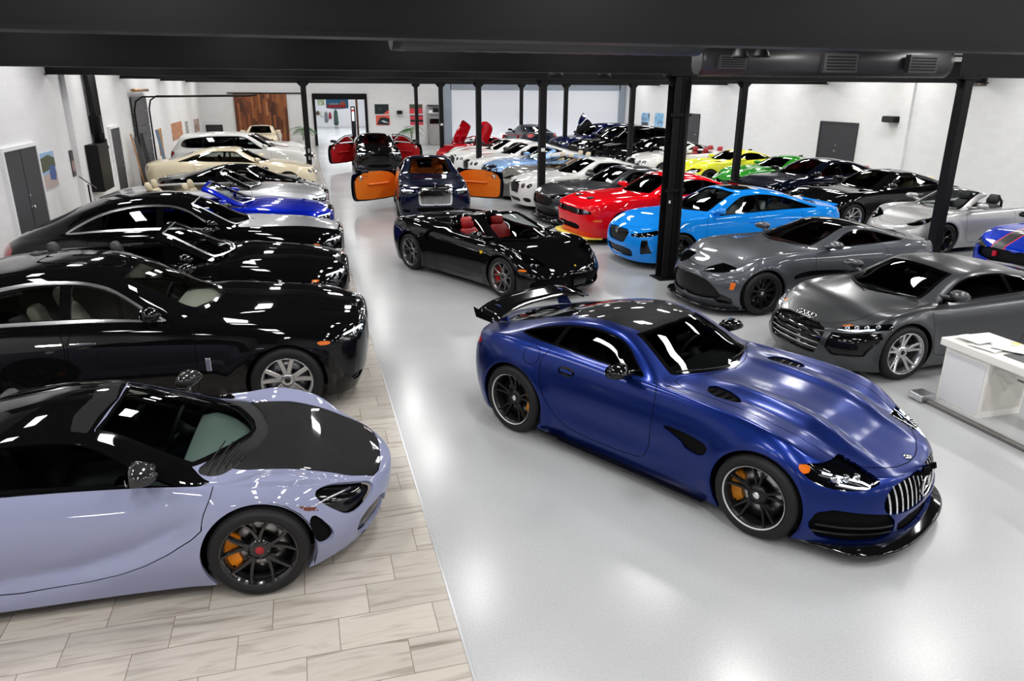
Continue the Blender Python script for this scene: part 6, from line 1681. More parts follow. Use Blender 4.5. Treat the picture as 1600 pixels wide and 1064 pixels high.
# ------------------------------------------------------------------ lighting fittings
LAMP_E = emis('led_panel_glow', (1., .985, .965), LAMP_STRENGTH)
def panel(x, y, z=4.55, lx=.34, ly=1.15, first=[None]):
    if first[0] is None:
        r = empty('ceiling_light', (x, y, z), 0, 'white rectangular LED panel hung between the black beams', 'light', 'LED panels under the black ceiling')
        b = MB(); b.box((0, 0, .03), (lx+.06, ly+.06, .06)); b.obj('housing', STEELB, r)
        b = MB(); b.add([(-lx/2, -ly/2, -.002), (-lx/2, ly/2, -.002), (lx/2, ly/2, -.002), (lx/2, -ly/2, -.002)], [(0, 1, 2, 3)]); b.obj('diffuser', LAMP_E, r)
        for sx in (-.25, .25): b = MB(); b.tube([(sx*.6, 0, .06), (sx*.6, 0, ZC-z)], .006, 5); b.obj('hanger', STEELB, r)
        first[0] = r; return r
    o = first[0].copy(); COL.objects.link(o); o.location = (x, y, z)
    for ch in first[0].children:
        c = ch.copy(); COL.objects.link(c); c.parent = o
    return o
for iy, y in enumerate([-4.4, .6, 2.6]+[v for k in range(6) for v in (BEAM_Y[k]+2.3, BEAM_Y[k]+5.3) if v < YB-.8]):
    for x in LAMP_X: panel(x, y)
b = MB(); b.add([(2, YB+3, 3.98), (2, YB+20, 3.98), (5, YB+20, 3.98), (5, YB+3, 3.98)], [(0, 1, 2, 3)])
o = b.obj('ceiling_light_strip', emis('bay_glow', (.95, .98, 1.), 6.)); tag(o, 'long bright light strip in the service bay beyond the opening', 'light')
for i, (x, y, z) in enumerate(((8.96, 14.5, 3.94), (9.26, 14.2, 3.95), (5.77, 17.0, 3.58), (6.95, 17.0, 3.58))):
    r = empty('round_lamp', (x, y, z), 0, ['left one of two round lamps beside the black duct', 'right one of two round lamps beside the black duct', 'low round lamp just left of the wide black column', 'low round lamp behind the wide black column'][i], 'lamp')
    b = MB(); b.lathe([(.0, ZC-z), (.012, ZC-z), (.012, .32), (.05, .30), (.17, .05), (.18, 0), (.16, .0), (.05, .2), (0, .2)], 'z', 24); b.obj('shade', STEELB, r)
    b = MB(); b.lathe([(0, .012), (.155, .012), (.155, .03), (0, .03)], 'z', 24); b.obj('bulb', emis('bulb_glow', (1, .98, .95), 25.), r)

# ------------------------------------------------------------------ ducts
DUCT = mat('black_duct_sheet', (.03, .03, .032), .4, spec=.35)
def duct(name, label, p0, p1, r, boxes=()):
    root = empty(name, p0, 0, label, 'duct'); p0 = Vector(p0); d = Vector(p1)-p0; L = d.length; b = MB(); k = max(4, int(L/.12))
    pts = []; rad = []
    for i in range(k+1):
        pts.append(d*(i/k)); rad.append(r*(1.0 if i % 2 else .985))
    b.tube(pts, rad, 24); b.obj('round_duct', DUCT, root)
    for t, w, h in boxes:
        c = d*t; b = MB(); b.box((c.x, c.y-r-.05, c.z-.04), (w, .16, h), bev=.01); o = b.obj('vent_box', DUCT, root)
        b = MB()
        for q in range(5): b.box((c.x, c.y-r-.135, c.z-.04-h*.32+h*.16*q), (w*.86, .01, h*.07))
        b.obj('vent_slats', STEELB, o)
    for t in (.15, .5, .85):
        c = d*t; b = MB(); b.tube([(c.x, c.y, c.z+r), (c.x, c.y, ZC-p0.z)], .008, 5); b.obj('hanger_rod', STEELB, root)
duct('air_duct', 'black ribbed round duct behind the nearest beam above the aisle', (1.0, 8.4, 3.98), (4.6, 8.4, 3.98), .3, ((.12, .5, .34),))
duct('air_duct', 'long black round duct with vent boxes near the right wall', (8.9, 16.2, 3.95), (15.0, 15.3, 3.95), .34, ((.1, .7, .3), (.52, .9, .42), (.85, .8, .4)))
r = empty('roof_truss', (13.5, 16.9, 4.2), 0, 'open black lattice truss at the right end of the long duct', 'truss')
for zz, nm in ((0, 'bottom_chord'), (.5, 'top_chord')):
    b = MB(); b.box((3.6, 0, zz), (7.4, .06, .05)); b.obj(nm, STEELB, r)
b = MB()
for i in range(16): b.tube([(i*.46, 0, .5*(i % 2)), ((i+1)*.46, 0, .5*((i+1) % 2))], .013, 5)
b.obj('lattice', STEELB, r)

# ------------------------------------------------------------------ wall fittings
def wall_door(nm, side, y0, y1, z1, split=None, knob=True, knob_y=None):
    x = XL+.03 if side == 'L' else XR-.03; sg = 1 if side == 'L' else -1
    b = MB(); b.box((x, (y0+y1)/2, z1/2), (.05, y1-y0, z1))
    o = struct(nm, b, DOORM)
    b = MB(); fw = .07
    b.box((x, y0-fw/2, (z1+fw)/2), (.09, fw, z1+fw)); b.box((x, y1+fw/2, (z1+fw)/2), (.09, fw, z1+fw)); b.box((x, (y0+y1)/2, z1+fw/2), (.09, y1-y0, fw)); b.obj('door_frame', DOORM if side == 'R' else WALLW, o)
    if split: b = MB(); b.box((x+sg*.027, split, z1/2), (.004, .012, z1)); b.obj('leaf_gap', SEAM, o)
    if knob:
        ky = knob_y if knob_y is not None else (split if split else y0+.1)
        b = MB(); b.lathe([(.0, sg*.09), (.03, sg*.085), (.034, sg*.06), (.012, sg*.04), (.03, sg*.027)], 'x', 14, (x, ky+.06, 1.0)); b.box((x+sg*.03, ky+.06, 1.22), (.02, .06, .06), bev=.008); b.obj('door_knob', SATIN, o)
    return o
wall_door('door_2', 'L', 16.0, 17.85, 2.14, 16.9)
wall_door('door_3', 'L', 24.55, 25.75, 2.14, None, True, 25.5)
wall_door('door_4', 'R', 25.1, 27.2, 2.06, None, True, 26.1)
wall_door('door_5', 'R', 37.4, 38.7, 2.02, None, True, 37.5)

PAL = lambda name, cols, scale=2., seed=0.: _pic(name, cols, scale, seed)
def _pic(name, cols, scale, seed):
    if name in MATS: return MATS[name]
    m, n, l, b, t = node_mat(name, .35)
    v = mapping(n, l, t.outputs['Object'], (1, 1, 1.6), (0, .5, 0), (seed, seed*.7, 0)); q = noise(n, l, v, scale, 3, 1.2)
    r = ramp(n, [(.3+.4*i/(len(cols)-1), c) for i, c in enumerate(cols)]); r.color_ramp.interpolation = 'EASE'
    l.new(q.outputs['Fac'], r.inputs[0]); l.new(r.outputs[0], b.inputs['Base Color']); return m
def picture(label, side, a0, a1, z0, z1, m, parts=None, group=None, cat='picture', name='wall_picture', frame_m=None):
    """flat print on a thin board; a0..a1 runs along the wall"""
    if side == 'L': c = (XL+.012, (a0+a1)/2, (z0+z1)/2); d = (.022, abs(a1-a0), z1-z0)
    elif side == 'R': c = (XR-.012, (a0+a1)/2, (z0+z1)/2); d = (.022, abs(a1-a0), z1-z0)
    else: c = ((a0+a1)/2, YB-.014, (z0+z1)/2); d = (abs(a1-a0), .022, z1-z0)
    root = empty(name, c, 0, label, cat, group)
    b = MB(); b.box((0, 0, 0), d); b.obj('board', frame_m or m, root)
    # the print itself: blocks of colour on the face
    nx = {'L': (1, 0), 'R': (-1, 0), 'B': (0, -1)}[side]
    for (u0, u1, w0, w1, mm, nm) in (parts or [(0, 1, 0, 1, m, 'print')]):
        b = MB(); P4 = []
        poly = [(u0, w0), (u1, w0), (u1, w1), (u0, w1)] if not isinstance(u0, (list, tuple)) else u0
        for u, w in poly:
            aa = lerp(-abs(a1-a0)/2, abs(a1-a0)/2, u); zz = lerp(-(z1-z0)/2, (z1-z0)/2, w)
            lift = .0125+.0006*(len(root.children))
            P4.append((nx[0]*lift, aa, zz) if side in 'LR' else (aa, nx[1]*lift, zz))
        b.add(P4, [tuple(range(len(P4)))]); b.obj(nm, mm, root)
    return root
C = lambda *a: srgb(*a)
flat = lambda nm, *c: mat('print_'+nm, srgb(*c), .4)
# blue car on a country road, by the charcoal double door
sky, trees, road, carb = flat('sky', 150, 185, 220), flat('hedge', 70, 80, 58), flat('road', 190, 172, 168), flat('carblue', 60, 90, 150)
picture('print of a blue car on a country road beside the charcoal double door', 'L', 18.0, 19.05, 1.2, 1.95, sky, [
    (0, 1, 0, 1, sky, 'sky'), ([(0, .45), (1, .55), (1, .8), (.6, .92), (0, .85)], 0, 0, 0, trees, 'trees'), ([(0, 0), (1, 0), (1, .45), (0, .38)], 0, 0, 0, road, 'road'), ([(.52, .22), (.88, .16), (.96, .35), (.9, .6), (.62, .62), (.52, .42)], 0, 0, 0, carb, 'painted_car')])
picture('narrow dark strip print on the left wall beside the wall cabinet', 'L', 20.3, 20.55, 1.24, 1.85, flat('dark', 50, 46, 54), [(0, 1, .6, 1, flat('dark', 50, 46, 54), 'print'), (0, 1, .2, .6, flat('mauve', 150, 120, 120), 'print')])
pc = lambda i: _pic('print_sunset_%d' % i, [C(60, 50, 52), C(190, 110, 70), C(214, 160, 120), C(120, 120, 128)], 3., i*3.1)
for i, (a, lab) in enumerate(((36.0, 'orange toned print nearest the roll-up door in the trio on the left wall'), (37.05, 'middle orange toned print of the trio on the left wall'), (38.1, 'orange and grey print farthest along the trio on the left wall'))):
    picture(lab, 'L', a, a+.95, 1.08, 1.8, pc(i), group=None)
picture('slim grey print between the orange trio and the pair of prints', 'L', 40.3, 41.1, 1.05, 1.72, _pic('print_grey', [C(60, 62, 66), C(170, 172, 176), C(210, 200, 196)], 3., 5))
picture('brown print nearer the camera in the pair by the left back corner', 'L', 43.6, 44.55, 1.05, 1.7, _pic('print_brown', [C(70, 56, 54), C(170, 140, 136), C(214, 206, 202)], 3., 8))
picture('brown and grey print nearest the back corner on the left wall', 'L', 44.7, 45.6, 1.05, 1.7, _pic('print_brown2', [C(60, 50, 50), C(190, 150, 130), C(220, 210, 205)], 3., 11))
picture('ochre print propped beside the stacked frames', 'L', 32.4, 33.3, .75, 1.75, _pic('print_ochre', [C(70, 60, 50), C(190, 140, 70), C(225, 190, 130)], 2.5, 14))
BW = flat('night', 22, 34, 38); RD = flat('vermilion', 226, 92, 74); TL = flat('teal', 44, 74, 84); PK = flat('rose', 222, 70, 86); OL = flat('olive', 78, 84, 60); LT = flat('glint', 190, 205, 210)
picture('dark print with an orange corner, upper of the pair beside the opening', 'B', 4.5, 5.35, 1.83, 2.4, BW, [(0, 1, 0, 1, BW, 'print'), ([(.58, 0), (1, 0), (1, .42)], 0, 0, 0, RD, 'orange_corner'), ([(.2, .5), (.4, .36), (.5, .55), (.36, .7)], 0, 0, 0, TL, 'highlight')])
picture('vermilion and black print, lower of the pair beside the opening', 'B', 4.55, 5.38, 1.17, 1.75, RD, [(0, 1, 0, 1, RD, 'print'), ([(.05, .1), (.9, 0), (1, .62), (.7, .8), (.3, .78)], 0, 0, 0, BW, 'dark_bodywork'), ([(.35, .42), (.6, .25), (.9, .22), (.7, .4), (.5, .5)], 0, 0, 0, LT, 'highlight')])
picture('red car print with olive top, upper one behind the far slim column', 'B', 6.63, 7.43, 1.85, 2.4, PK, [(0, 1, 0, .55, PK, 'print'), (0, 1, .55, 1, OL, 'trees')])
picture('red and black banded print, lower one behind the far slim column', 'B', 6.65, 7.45, 1.17, 1.75, PK, [(0, 1, 0, 1, PK, 'print'), (0, 1, .32, .55, BW, 'dark_band'), (0, 1, .9, 1, BW, 'dark_edge')])
SK2 = _pic('print_coast', [C(50, 70, 96), C(120, 170, 215), C(190, 215, 235)], 2., 2)
picture('blue toned print on the right wall nearer the cyclorama', 'R', 43.6, 44.7, 1.1, 1.95, SK2, [(0, 1, 0, 1, SK2, 'print'), (.1, .9, .05, .35, flat('carnight', 46, 50, 60), 'painted_car')])
picture('blue toned print on the right wall nearer the charcoal door', 'R', 41.7, 42.8, 1.15, 2.0, _pic('print_coast2', [C(80, 110, 150), C(120, 185, 225), C(205, 225, 240)], 2., 6))
sg = picture('small brown framed sign high on the right wall', 'R', 19.6, 20.35, 3.48, 3.74, mat('sign_brown', srgb(90, 78, 66), .5), [(0, 1, 0, 1, mat('sign_brown', srgb(90, 78, 66), .5), 'print'), ([(.3, .2), (.5, .8), (.72, .2), (.6, .2), (.5, .5), (.4, .2)], 0, 0, 0, flat('signtan', 190, 170, 150), 'emblem')], cat='sign', name='wall_sign')

def simple(name, label, cat, loc, shape, m, rz=0, parts=()):
    r = empty(name, loc, rz, label, cat); shape(MB()).obj('body', m, r)
    for nm, fn, mm in parts: fn(MB()).obj(nm, mm, r)
    return r
simple('wall_speaker', 'black box speaker high on the right wall', 'speaker', (XR-.16, 23.25, 2.34), lambda b: b.box((0, 0, 0), (.28, .62, .22), bev=.03), BLACKM, 0, [('grille_cloth', lambda b: b.box((-.145, 0, 0), (.012, .56, .17)), mat('speaker_cloth', (.02, .02, .02), .9)), ('bracket', lambda b: b.box((.14, 0, 0), (.06, .1, .1)), STEELB)])
simple('wall_speaker', 'black box speaker on the back wall between the two pairs of prints', 'speaker', (6.0, YB-.13, 1.93), lambda b: b.box((0, 0, 0), (.32, .22, .2), bev=.02), BLACKM, 0, [('bracket', lambda b: b.box((0, .1, 0), (.1, .06, .1)), STEELB)])
simple('television', 'black flat television on the back wall beside the timber doors', 'television', (-4.8, YB-.05, 1.0), lambda b: b.box((0, 0, 0), (.92, .06, .52), bev=.01), BLACKG, 0, [('screen', lambda b: b.box((0, -.032, 0), (.88, .006, .48)), mat('screen_black', (.01, .01, .011), .1))])
# timber cladding panel
WOODM, n, l, b, t = node_mat('reclaimed_timber', .45)
sx = n.new('ShaderNodeSeparateXYZ'); l.new(t.outputs['Object'], sx.inputs[0])
pi_ = math_(n, l, 'FLOOR', math_(n, l, 'DIVIDE', sx.outputs[0], .13)); hh = n.new('ShaderNodeTexWhiteNoise'); hh.noise_dimensions = '1D'; l.new(pi_, hh.inputs['W'])
zi = math_(n, l, 'FLOOR', math_(n, l, 'ADD', math_(n, l, 'DIVIDE', sx.outputs[2], .75), math_(n, l, 'MULTIPLY', hh.outputs['Value'], 3.)))
cb = n.new('ShaderNodeCombineXYZ'); l.new(pi_, cb.inputs[0]); l.new(zi, cb.inputs[1]); w2 = n.new('ShaderNodeTexWhiteNoise'); l.new(cb.outputs[0], w2.inputs[0])
gr = noise(n, l, mapping(n, l, t.outputs['Object'], (14, 14, 1.5)), 2., 4, .4)
mixv = math_(n, l, 'ADD', math_(n, l, 'MULTIPLY', w2.outputs['Value'], .65), math_(n, l, 'MULTIPLY', gr.outputs['Fac'], .35))
rw = ramp(n, [(.15, srgb(62, 30, 14)), (.45, srgb(112, 58, 28)), (.7, srgb(150, 88, 46)), (.95, srgb(196, 142, 92))]); l.new(mixv, rw.inputs[0]); l.new(rw.outputs[0], b.inputs['Base Color'])
r = empty('timber_door', (-2.1, YB-.06, 1.52), 0, 'tall brown reclaimed timber sliding door on the back wall', 'door'); b = MB(); b.box((0, 0, 0), (2.95, .08, 2.9)); b.obj('planks', WOODM, r)
b = MB(); b.box((.3, -.02, 1.5), (4.2, .04, .06)); b.obj('track', STEELB, r)
# electrical cabinet with conduits
r = empty('electrical_cabinet', (XL, 22.3, 0), 0, 'tall black electrical cabinet with conduits on the left wall', 'cabinet')
b = MB(); b.box((.16, 0, 1.28), (.3, 1.1, 1.2), bev=.01); b.obj('box', STEELB, r)
b = MB(); b.box((.16, .62, 1.32), (.26, .1, 1.3), bev=.01); o = b.obj('side_panel', mat('charcoal_metal', (.03, .03, .032), .4), r)
b = MB(); b.lathe([(0, .0), (.05, 0), (.05, .02), (0, .02)], 'x', 14, (.29, .62, 1.75)); b.obj('dial', GLASSD, o)
for i, dy in enumerate((.1, .3, .5, .7)):
    b = MB(); b.tube([(.14, dy+.25, 1.85), (.14, dy+.25, 2.6+.2*i), (.13, dy+.2, ZC-.1)], .085 if i < 3 else .05, 10); b.obj('conduit', STEELB, r)
b = MB(); b.box((.15, .45, 2.35), (.24, .3, .45), bev=.01); b.obj('junction_box', STEELB, r)
# lectern sign
r = empty('sign_stand', (-4.75, 18.9, 0), .3, 'slim black pedestal with a tilted sign plate by the left wall', 'stand')
b = MB(); b.lathe([(0, .03), (.16, .03), (.17, .0), (0, 0)], 'z', 20); b.obj('base', STEELB, r)
b = MB(); b.tube([(0, 0, .02), (0, 0, 1.2)], .018, 8); b.obj('post', STEELB, r)
b = MB(); b.box((0, 0, 1.25), (.42, .30, .015), ry=.75); b.obj('sign_plate', mat('sign_plum', srgb(70, 48, 50), .4), r)
# roll-up door in the left wall
r = empty('roll_up_door', (XL, 29.45, 0), 0, 'charcoal sectional roll-up door with a curved overhead track', 'door')
b = MB()
for k in range(6): b.box((.05, 0, .26+.5*k), (.05, 2.6, .485), bev=.01)
b.obj('door_panels', mat('charcoal_panel', srgb(66, 66, 70), .45), r)
for sy in (-1.35, 1.35):
    b = MB(); pts = [(.12, sy, 0), (.12, sy, 2.55), (.2, sy, 2.85), (.42, sy, 3.0), (3.9, sy, 3.04)]; b.tube(pts, .03, 6); b.obj('track', STEELB, r)
b = MB(); b.tube([(.15, -1.4, 3.2), (.15, 1.4, 3.2)], .05, 10); b.obj('torsion_spring', mat('brass_tube', srgb(160, 120, 80), .35, .8), r)
for sy in (-.3, .3):
    b = MB(); b.lathe([(0, .08), (.05, .08), (.05, .074)], 'x', 12, (0, sy, 1.75)); b.obj('peephole', BLACKG, r)
# stacked frames and boards leaning on it
for i, (y, h, w, m_, lab) in enumerate(((26.6, 1.9, .09, mat('board_oak', srgb(170, 130, 90), .5), 'upright pale timber board at the edge of the leaning stack'), (27.2, 1.75, .5, mat('lattice_grey', srgb(70, 72, 74), .5), 'grey lattice panel leaning by the roll-up door'), (28.1, 1.85, .6, mat('lattice_dark', srgb(50, 52, 54), .5), 'darker lattice panel behind the grey one'), (31.2, 1.8, .45, mat('frame_steel_blue', srgb(120, 140, 165), .4), 'steel blue slatted panel leaning right of the roll-up door'))):
    r = empty('leaning_panel', (XL+.3, y, 0), 0, lab, 'panel'); b = MB()
    tilt = .12
    b.box((tilt*.0, -w/2, h/2), (.03, .03, h), ry=-tilt); b.box((0, w/2, h/2), (.03, .03, h), ry=-tilt); b.box((-tilt*h/2, 0, h-.02), (.03, w, .03)); b.box((tilt*h/2, 0, .03), (.03, w, .03)); b.obj('frame', m_, r)
    if w > .2:
        b = MB()
        for k in range(9): b.box((0, lerp(-w/2, w/2, (k+.5)/9), h/2), (.012, .012, h*.97), ry=-tilt)
        b.obj('slats', m_, r)
r = empty('plant_pot', (XL+.5, 30.6, 0), 0, 'small bright green plant by the tail of the cream saloon', 'plant')
b = MB(); b.lathe([(0, 0), (.12, 0), (.16, .3), (.14, .3), (.12, .26), (0, .26)], 'z', 16); b.obj('pot', BLACKM, r)
random.seed(3)
def leaf(b, base, ang, L, w, up, droop):
    rows = []
    for i in range(7):
        t = i/6; rr0 = L*t; z = base[2]+up*t*L-droop*L*t*t; ww = w*math.sin(math.pi*min(1, .08+t*.92))
        c = (base[0]+math.cos(ang)*rr0, base[1]+math.sin(ang)*rr0); s_ = (-math.sin(ang)*ww, math.cos(ang)*ww)
        rows.append([(c[0]-s_[0], c[1]-s_[1], z), (c[0], c[1], z+.01), (c[0]+s_[0], c[1]+s_[1], z)])
    b.sheet(rows)
LEAF = mat('palm_leaf', srgb(62, 110, 58), .5); LIME = mat('lime_leaf', srgb(150, 190, 40), .5)
b = MB()
for k in range(14): leaf(b, (0, 0, .26), random.random()*6.28, .25+.15*random.random(), .03, 1.1, .5)
b.obj('foliage', LIME, r)
def palm(x, y, label):
    r = empty('potted_palm', (x, y, 0), 0, label, 'plant')
    b = MB(); b.lathe([(0, 0), (.16, 0), (.2, .36), (.17, .36), (.15, .3), (0, .3)], 'z', 18); b.obj('pot', mat('white_pot', (.7, .7, .7), .4), r)
    b = MB()
    for k in range(6): a = k*1.05; b.tube([(0, 0, .3), (.05*math.cos(a), .05*math.sin(a), .7), (.12*math.cos(a), .12*math.sin(a), 1.0)], .012, 5)
    b.obj('stem', mat('palm_stem', srgb(110, 130, 80), .6), r)
    b = MB()
    for k in range(18):
        a = random.random()*6.28; L = .55+.35*random.random(); base = (0, 0, .75+.35*random.random())
        # pinnate frond: paired leaflets along an arching rib
        rib = []
        for i in range(8):
            t = i/7; rib.append((base[0]+math.cos(a)*L*t, base[1]+math.sin(a)*L*t, base[2]+.5*L*t-.75*L*t*t))
        b.tube(rib, .006, 4)
        for i in range(2, 8):
            for sg in (-1, 1): leaf(b, rib[i], a+sg*.95, .26-.012*i, .018, .1, .45)
    b.obj('fronds', LEAF, r)
palm(.15, 46.4, 'potted palm beside the left jamb of the drive-through opening')
palm(6.55, 46.4, 'potted palm under the red prints on the back wall')
r = empty('refrigerator', (8.15, YB-.42, 0), 0, 'grey refrigerator with a black upper panel against the back wall', 'refrigerator')
b = MB(); b.box((0, 0, .83), (.86, .8, 1.64), bev=.02); b.obj('cabinet', mat('fridge_grey', srgb(150, 148, 146), .4), r)
b = MB(); b.box((0, -.405, 1.42), (.84, .02, .3)); b.obj('door_panel', BLACKG, r)
b = MB(); b.tube([(-.36, -.44, .6), (-.36, -.44, 1.2)], .012, 6); b.obj('handle', SATIN, r)
r = empty('shelf_rack', (8.15, YB-.3, 1.9), 0, 'white lower shelf board above the grey refrigerator', 'shelf')
b = MB(); b.box((0, .02, 0), (.9, .56, .04)); b.obj('board', WALLW, r)
r = empty('top_shelf', (8.15, YB-.3, 2.34), 0, 'dark upper shelf board over the white shelf and boxes', 'shelf')
b = MB(); b.box((0, .01, 0), (.9, .58, .05)); b.obj('board', STEELB, r)
for i, (dx, w, h, lab) in enumerate(((-.28, .22, .14, 'white box at the left end of the shelf over the refrigerator'), (.05, .3, .26, 'black box in the middle of the shelf over the refrigerator'), (.32, .14, .2, 'black box at the right end of the shelf over the refrigerator'))):
    simple('storage_box', lab, 'box', (8.15+dx, YB-.35, 1.922+h/2), lambda b: b.box((0, 0, 0), (w, .3, h), bev=.01), WALLW if i == 0 else BLACKM)

# ------------------------------------------------------------------ things in the service bay
r = empty('vinyl_banner', (2.43, YB+3.0, 2.10), 0, 'blue and red banner lettered in white hanging in the service bay', 'banner')
b = MB(); rows = []
for i in range(13):
    u = i/12; rows.append([(-.70+1.4*u, .02*math.sin(9*u), .54*k/3-.05*(1-k/3)*math.sin(math.pi*u)) for k in range(4)])
b.sheet(rows); b.obj('blue_field', mat('banner_blue', srgb(44, 110, 150), .5), r)
b = MB(); b.add([(-.64, -.03, .03), (.5, -.03, .03), (.56, -.03, .20), (-.64, -.03, .20)], [(0, 1, 2, 3)]); b.obj('red_field', mat('banner_red', srgb(170, 40, 34), .5), r)
b = MB(); b.add([(.1, -.032, .20), (.28, -.032, .46), (.44, -.032, .42), (.56, -.032, .20)], [(0, 1, 2, 3)]); b.obj('orange_flash', mat('banner_orange', srgb(176, 96, 70), .5), r)
for sx in (-.65, .65): b = MB(); b.tube([(sx, 0, .54), (sx, 0, 1.88)], .006, 5); b.obj('cord', SATIN, r)
cu = bpy.data.curves.new('lettering', 'FONT'); cu.body = 'GARGEY'; cu.size = .16; cu.extrude = .004; cu.align_x = 'CENTER'
_t = bpy.data.objects.new('lettering_text', cu); COL.objects.link(_t); bpy.context.view_layer.update(); _me = bpy.data.meshes.new_from_object(_t.evaluated_get(bpy.context.evaluated_depsgraph_get())); bpy.data.objects.remove(_t); _me.name = 'lettering'
to = bpy.data.objects.new('lettering', _me); to.location = (-.22, -.04, .215); to.rotation_euler = (math.pi/2, 0, 0); _me.materials.clear(); _me.materials.append(WALLW); link(to, r)
r = empty('wall_poster', (2.02, YB+24.08, 2.1), 0, 'pale poster left of the banner in the service bay', 'poster'); b = MB(); b.box((0, 0, 0), (.62, .03, .5)); b.obj('print', _pic('print_meadow', [C(210, 210, 190), C(150, 170, 120), C(120, 140, 170)], 2., 3), r)
for i, (x, z, w, h, m_, lab) in enumerate(((1.35, 1.1, .3, .5, mat('cloth_yellow', srgb(200, 190, 120), .7), 'yellow cloth hung at the left end of the service bay wall'), (1.68, 1.2, .32, .34, mat('hat_brown', srgb(90, 70, 50), .7), 'brown hat hung on the service bay wall'), (2.06, 1.1, .3, .42, mat('cap_white', srgb(225, 225, 215), .7), 'white cap hung on the service bay wall'), (2.40, .85, .30, .9, mat('jacket_grey', srgb(120, 125, 128), .7), 'grey jacket hung on the service bay wall'), (2.74, .97, .26, .56, mat('bag_crimson', srgb(150, 30, 50), .6), 'crimson bag hung on the service bay wall'), (3.25, .82, .4, 1.36, mat('coat_green', srgb(60, 84, 76), .7), 'long dark green coat hung on the service bay wall'))):
    r = empty('hung_garment', (x, YB+23.98, z), 0, lab, 'garment'); b = MB(); rings = []
    for t, s_ in ((-.5, .7), (-.4, 1), (0, .9), (.35, .75), (.5, .25)):
        rings.append([(w/2*s_*math.cos(a), .07*math.sin(a), h*t) for a in [2*math.pi*k/12 for k in range(12)]])
    b.loft(rings); b.obj('cloth', m_, r); b = MB(); b.tube([(0, 0, h*.5), (0, .1, h*.5+.06)], .01, 5); b.obj('hook', SATIN, r)
simple('equipment_cabinet', 'dark narrow cabinet with a red and white sign in the service bay', 'cabinet', (3.75, YB+8.5, 1.05), lambda b: b.box((0, 0, 0), (.3, .5, 2.1), bev=.02), STEELB, 0, [('sign_face', lambda b: b.box((-.02, -.26, .5), (.16, .01, .9)), WALLW), ('sign_band', lambda b: b.box((-.02, -.27, .78), (.16, .01, .16)), mat('banner_red', srgb(170, 40, 34), .5))])
r = empty('car_lift', (3.95, YB+4.5, 0), 0, 'brown two post car lift in the service bay', 'lift')
for dx in (-.2, .45):
    b = MB(); b.box((dx, 0, 1.6), (.14, .2, 3.2), bev=.01); b.obj('post', mat('lift_brown', srgb(84, 44, 30), .5), r)
b = MB(); b.box((-.2, -.5, .25), (.12, 1.1, .1)); b.box((.45, -.5, .25), (.12, 1.1, .1)); b.obj('lift_arm', STEELB, r)

# ------------------------------------------------------------------ reception desk
DESKW = mat('white_laminate', srgb(236, 234, 230), .35); 
r = empty('reception_desk', (7.0, 5.0, 0), 0, 'white panelled desk with a dark pad at the right edge', 'desk')
b = MB(); b.box((0, .82, .32), (.56, .56, .64)); b.obj('pedestal', DESKW, r)
b = MB(); b.box((-.283, .82, .31), (.012, .50, .56)); b.obj('side_panel', mat('panel_cool_white', srgb(222, 222, 228), .4), r)
b = MB(); b.box((.0, .535, .34), (.5, .012, .5)); b.prism([(-.22, .56), (.22, .56), (.0, .30)], .523, .53, 'y'); b.obj('front_relief', mat('panel_warm_white', srgb(214, 210, 204), .5), r)
b = MB(); b.box((0, -.7, .32), (.56, .4, .64)); b.obj('pedestal', DESKW, r)
b = MB(); b.box((0, .1, .685), (.66, 2.1, .085), bev=.006); b.obj('worktop', DESKW, r)
b = MB(); b.tube([(.1, .5, .42), (.1, -.5, .42)], .012, 6); b.obj('cross_bar', SATIN, r)
o = MB().box((0, 0, .004), (.5, .9, .008), bev=.003).obj('desk_pad', mat('pad_charcoal', srgb(82, 82, 84), .6)); o.location = (7.06, 5.05, .728); tag(o, 'charcoal desk pad on the white desk', 'desk pad')
PAPER = mat('paper_white', (.75, .75, .74), .7)
for i, (x, y, rz, lab) in enumerate(((6.84, 5.72, .2, 'loose white sheet at the near corner of the desk'), (7.06, 5.78, -.35, 'loose white sheet on the middle of the desk end'), (7.0, 5.60, .5, 'loose white sheet lying next to the charcoal pad'), (6.88, 5.93, .1, 'loose white sheet at the far end of the desk'))):
    b = MB(); rows = []
    for u in range(5): rows.append([(-.11+.22*u/4, -.15+.3*v/4, (.006*i)+.010+.004*abs(math.sin(u*.9+v*.7+i))) for v in range(5)])
    b.sheet(rows); o = b.obj('paper_sheet', PAPER); o.location = (x, y, .728); o.rotation_euler = (0, 0, rz); tag(o, lab, 'paper', 'papers on the desk')
o = MB().box((0, 0, .002), (.08, .08, .004)).obj('sticky_note', mat('note_yellow', srgb(240, 215, 140), .7)); o.location = (7.16, 5.66, .768); tag(o, 'small yellow sticky note on the desk papers', 'note')
r = empty('floor_track', (6.53, 4.6, 0), 0, 'grey metal floor track along the white desk', 'track')
b = MB(); b.box((0, -.2, .02), (.07, 3.3, .04), bev=.006); b.obj('rail', mat('track_grey', srgb(118, 116, 112), .4, .6), r)
b = MB(); b.box((0, 1.52, .05), (.2, .2, .08), bev=.01); b.obj('end_block', SATIN, r)

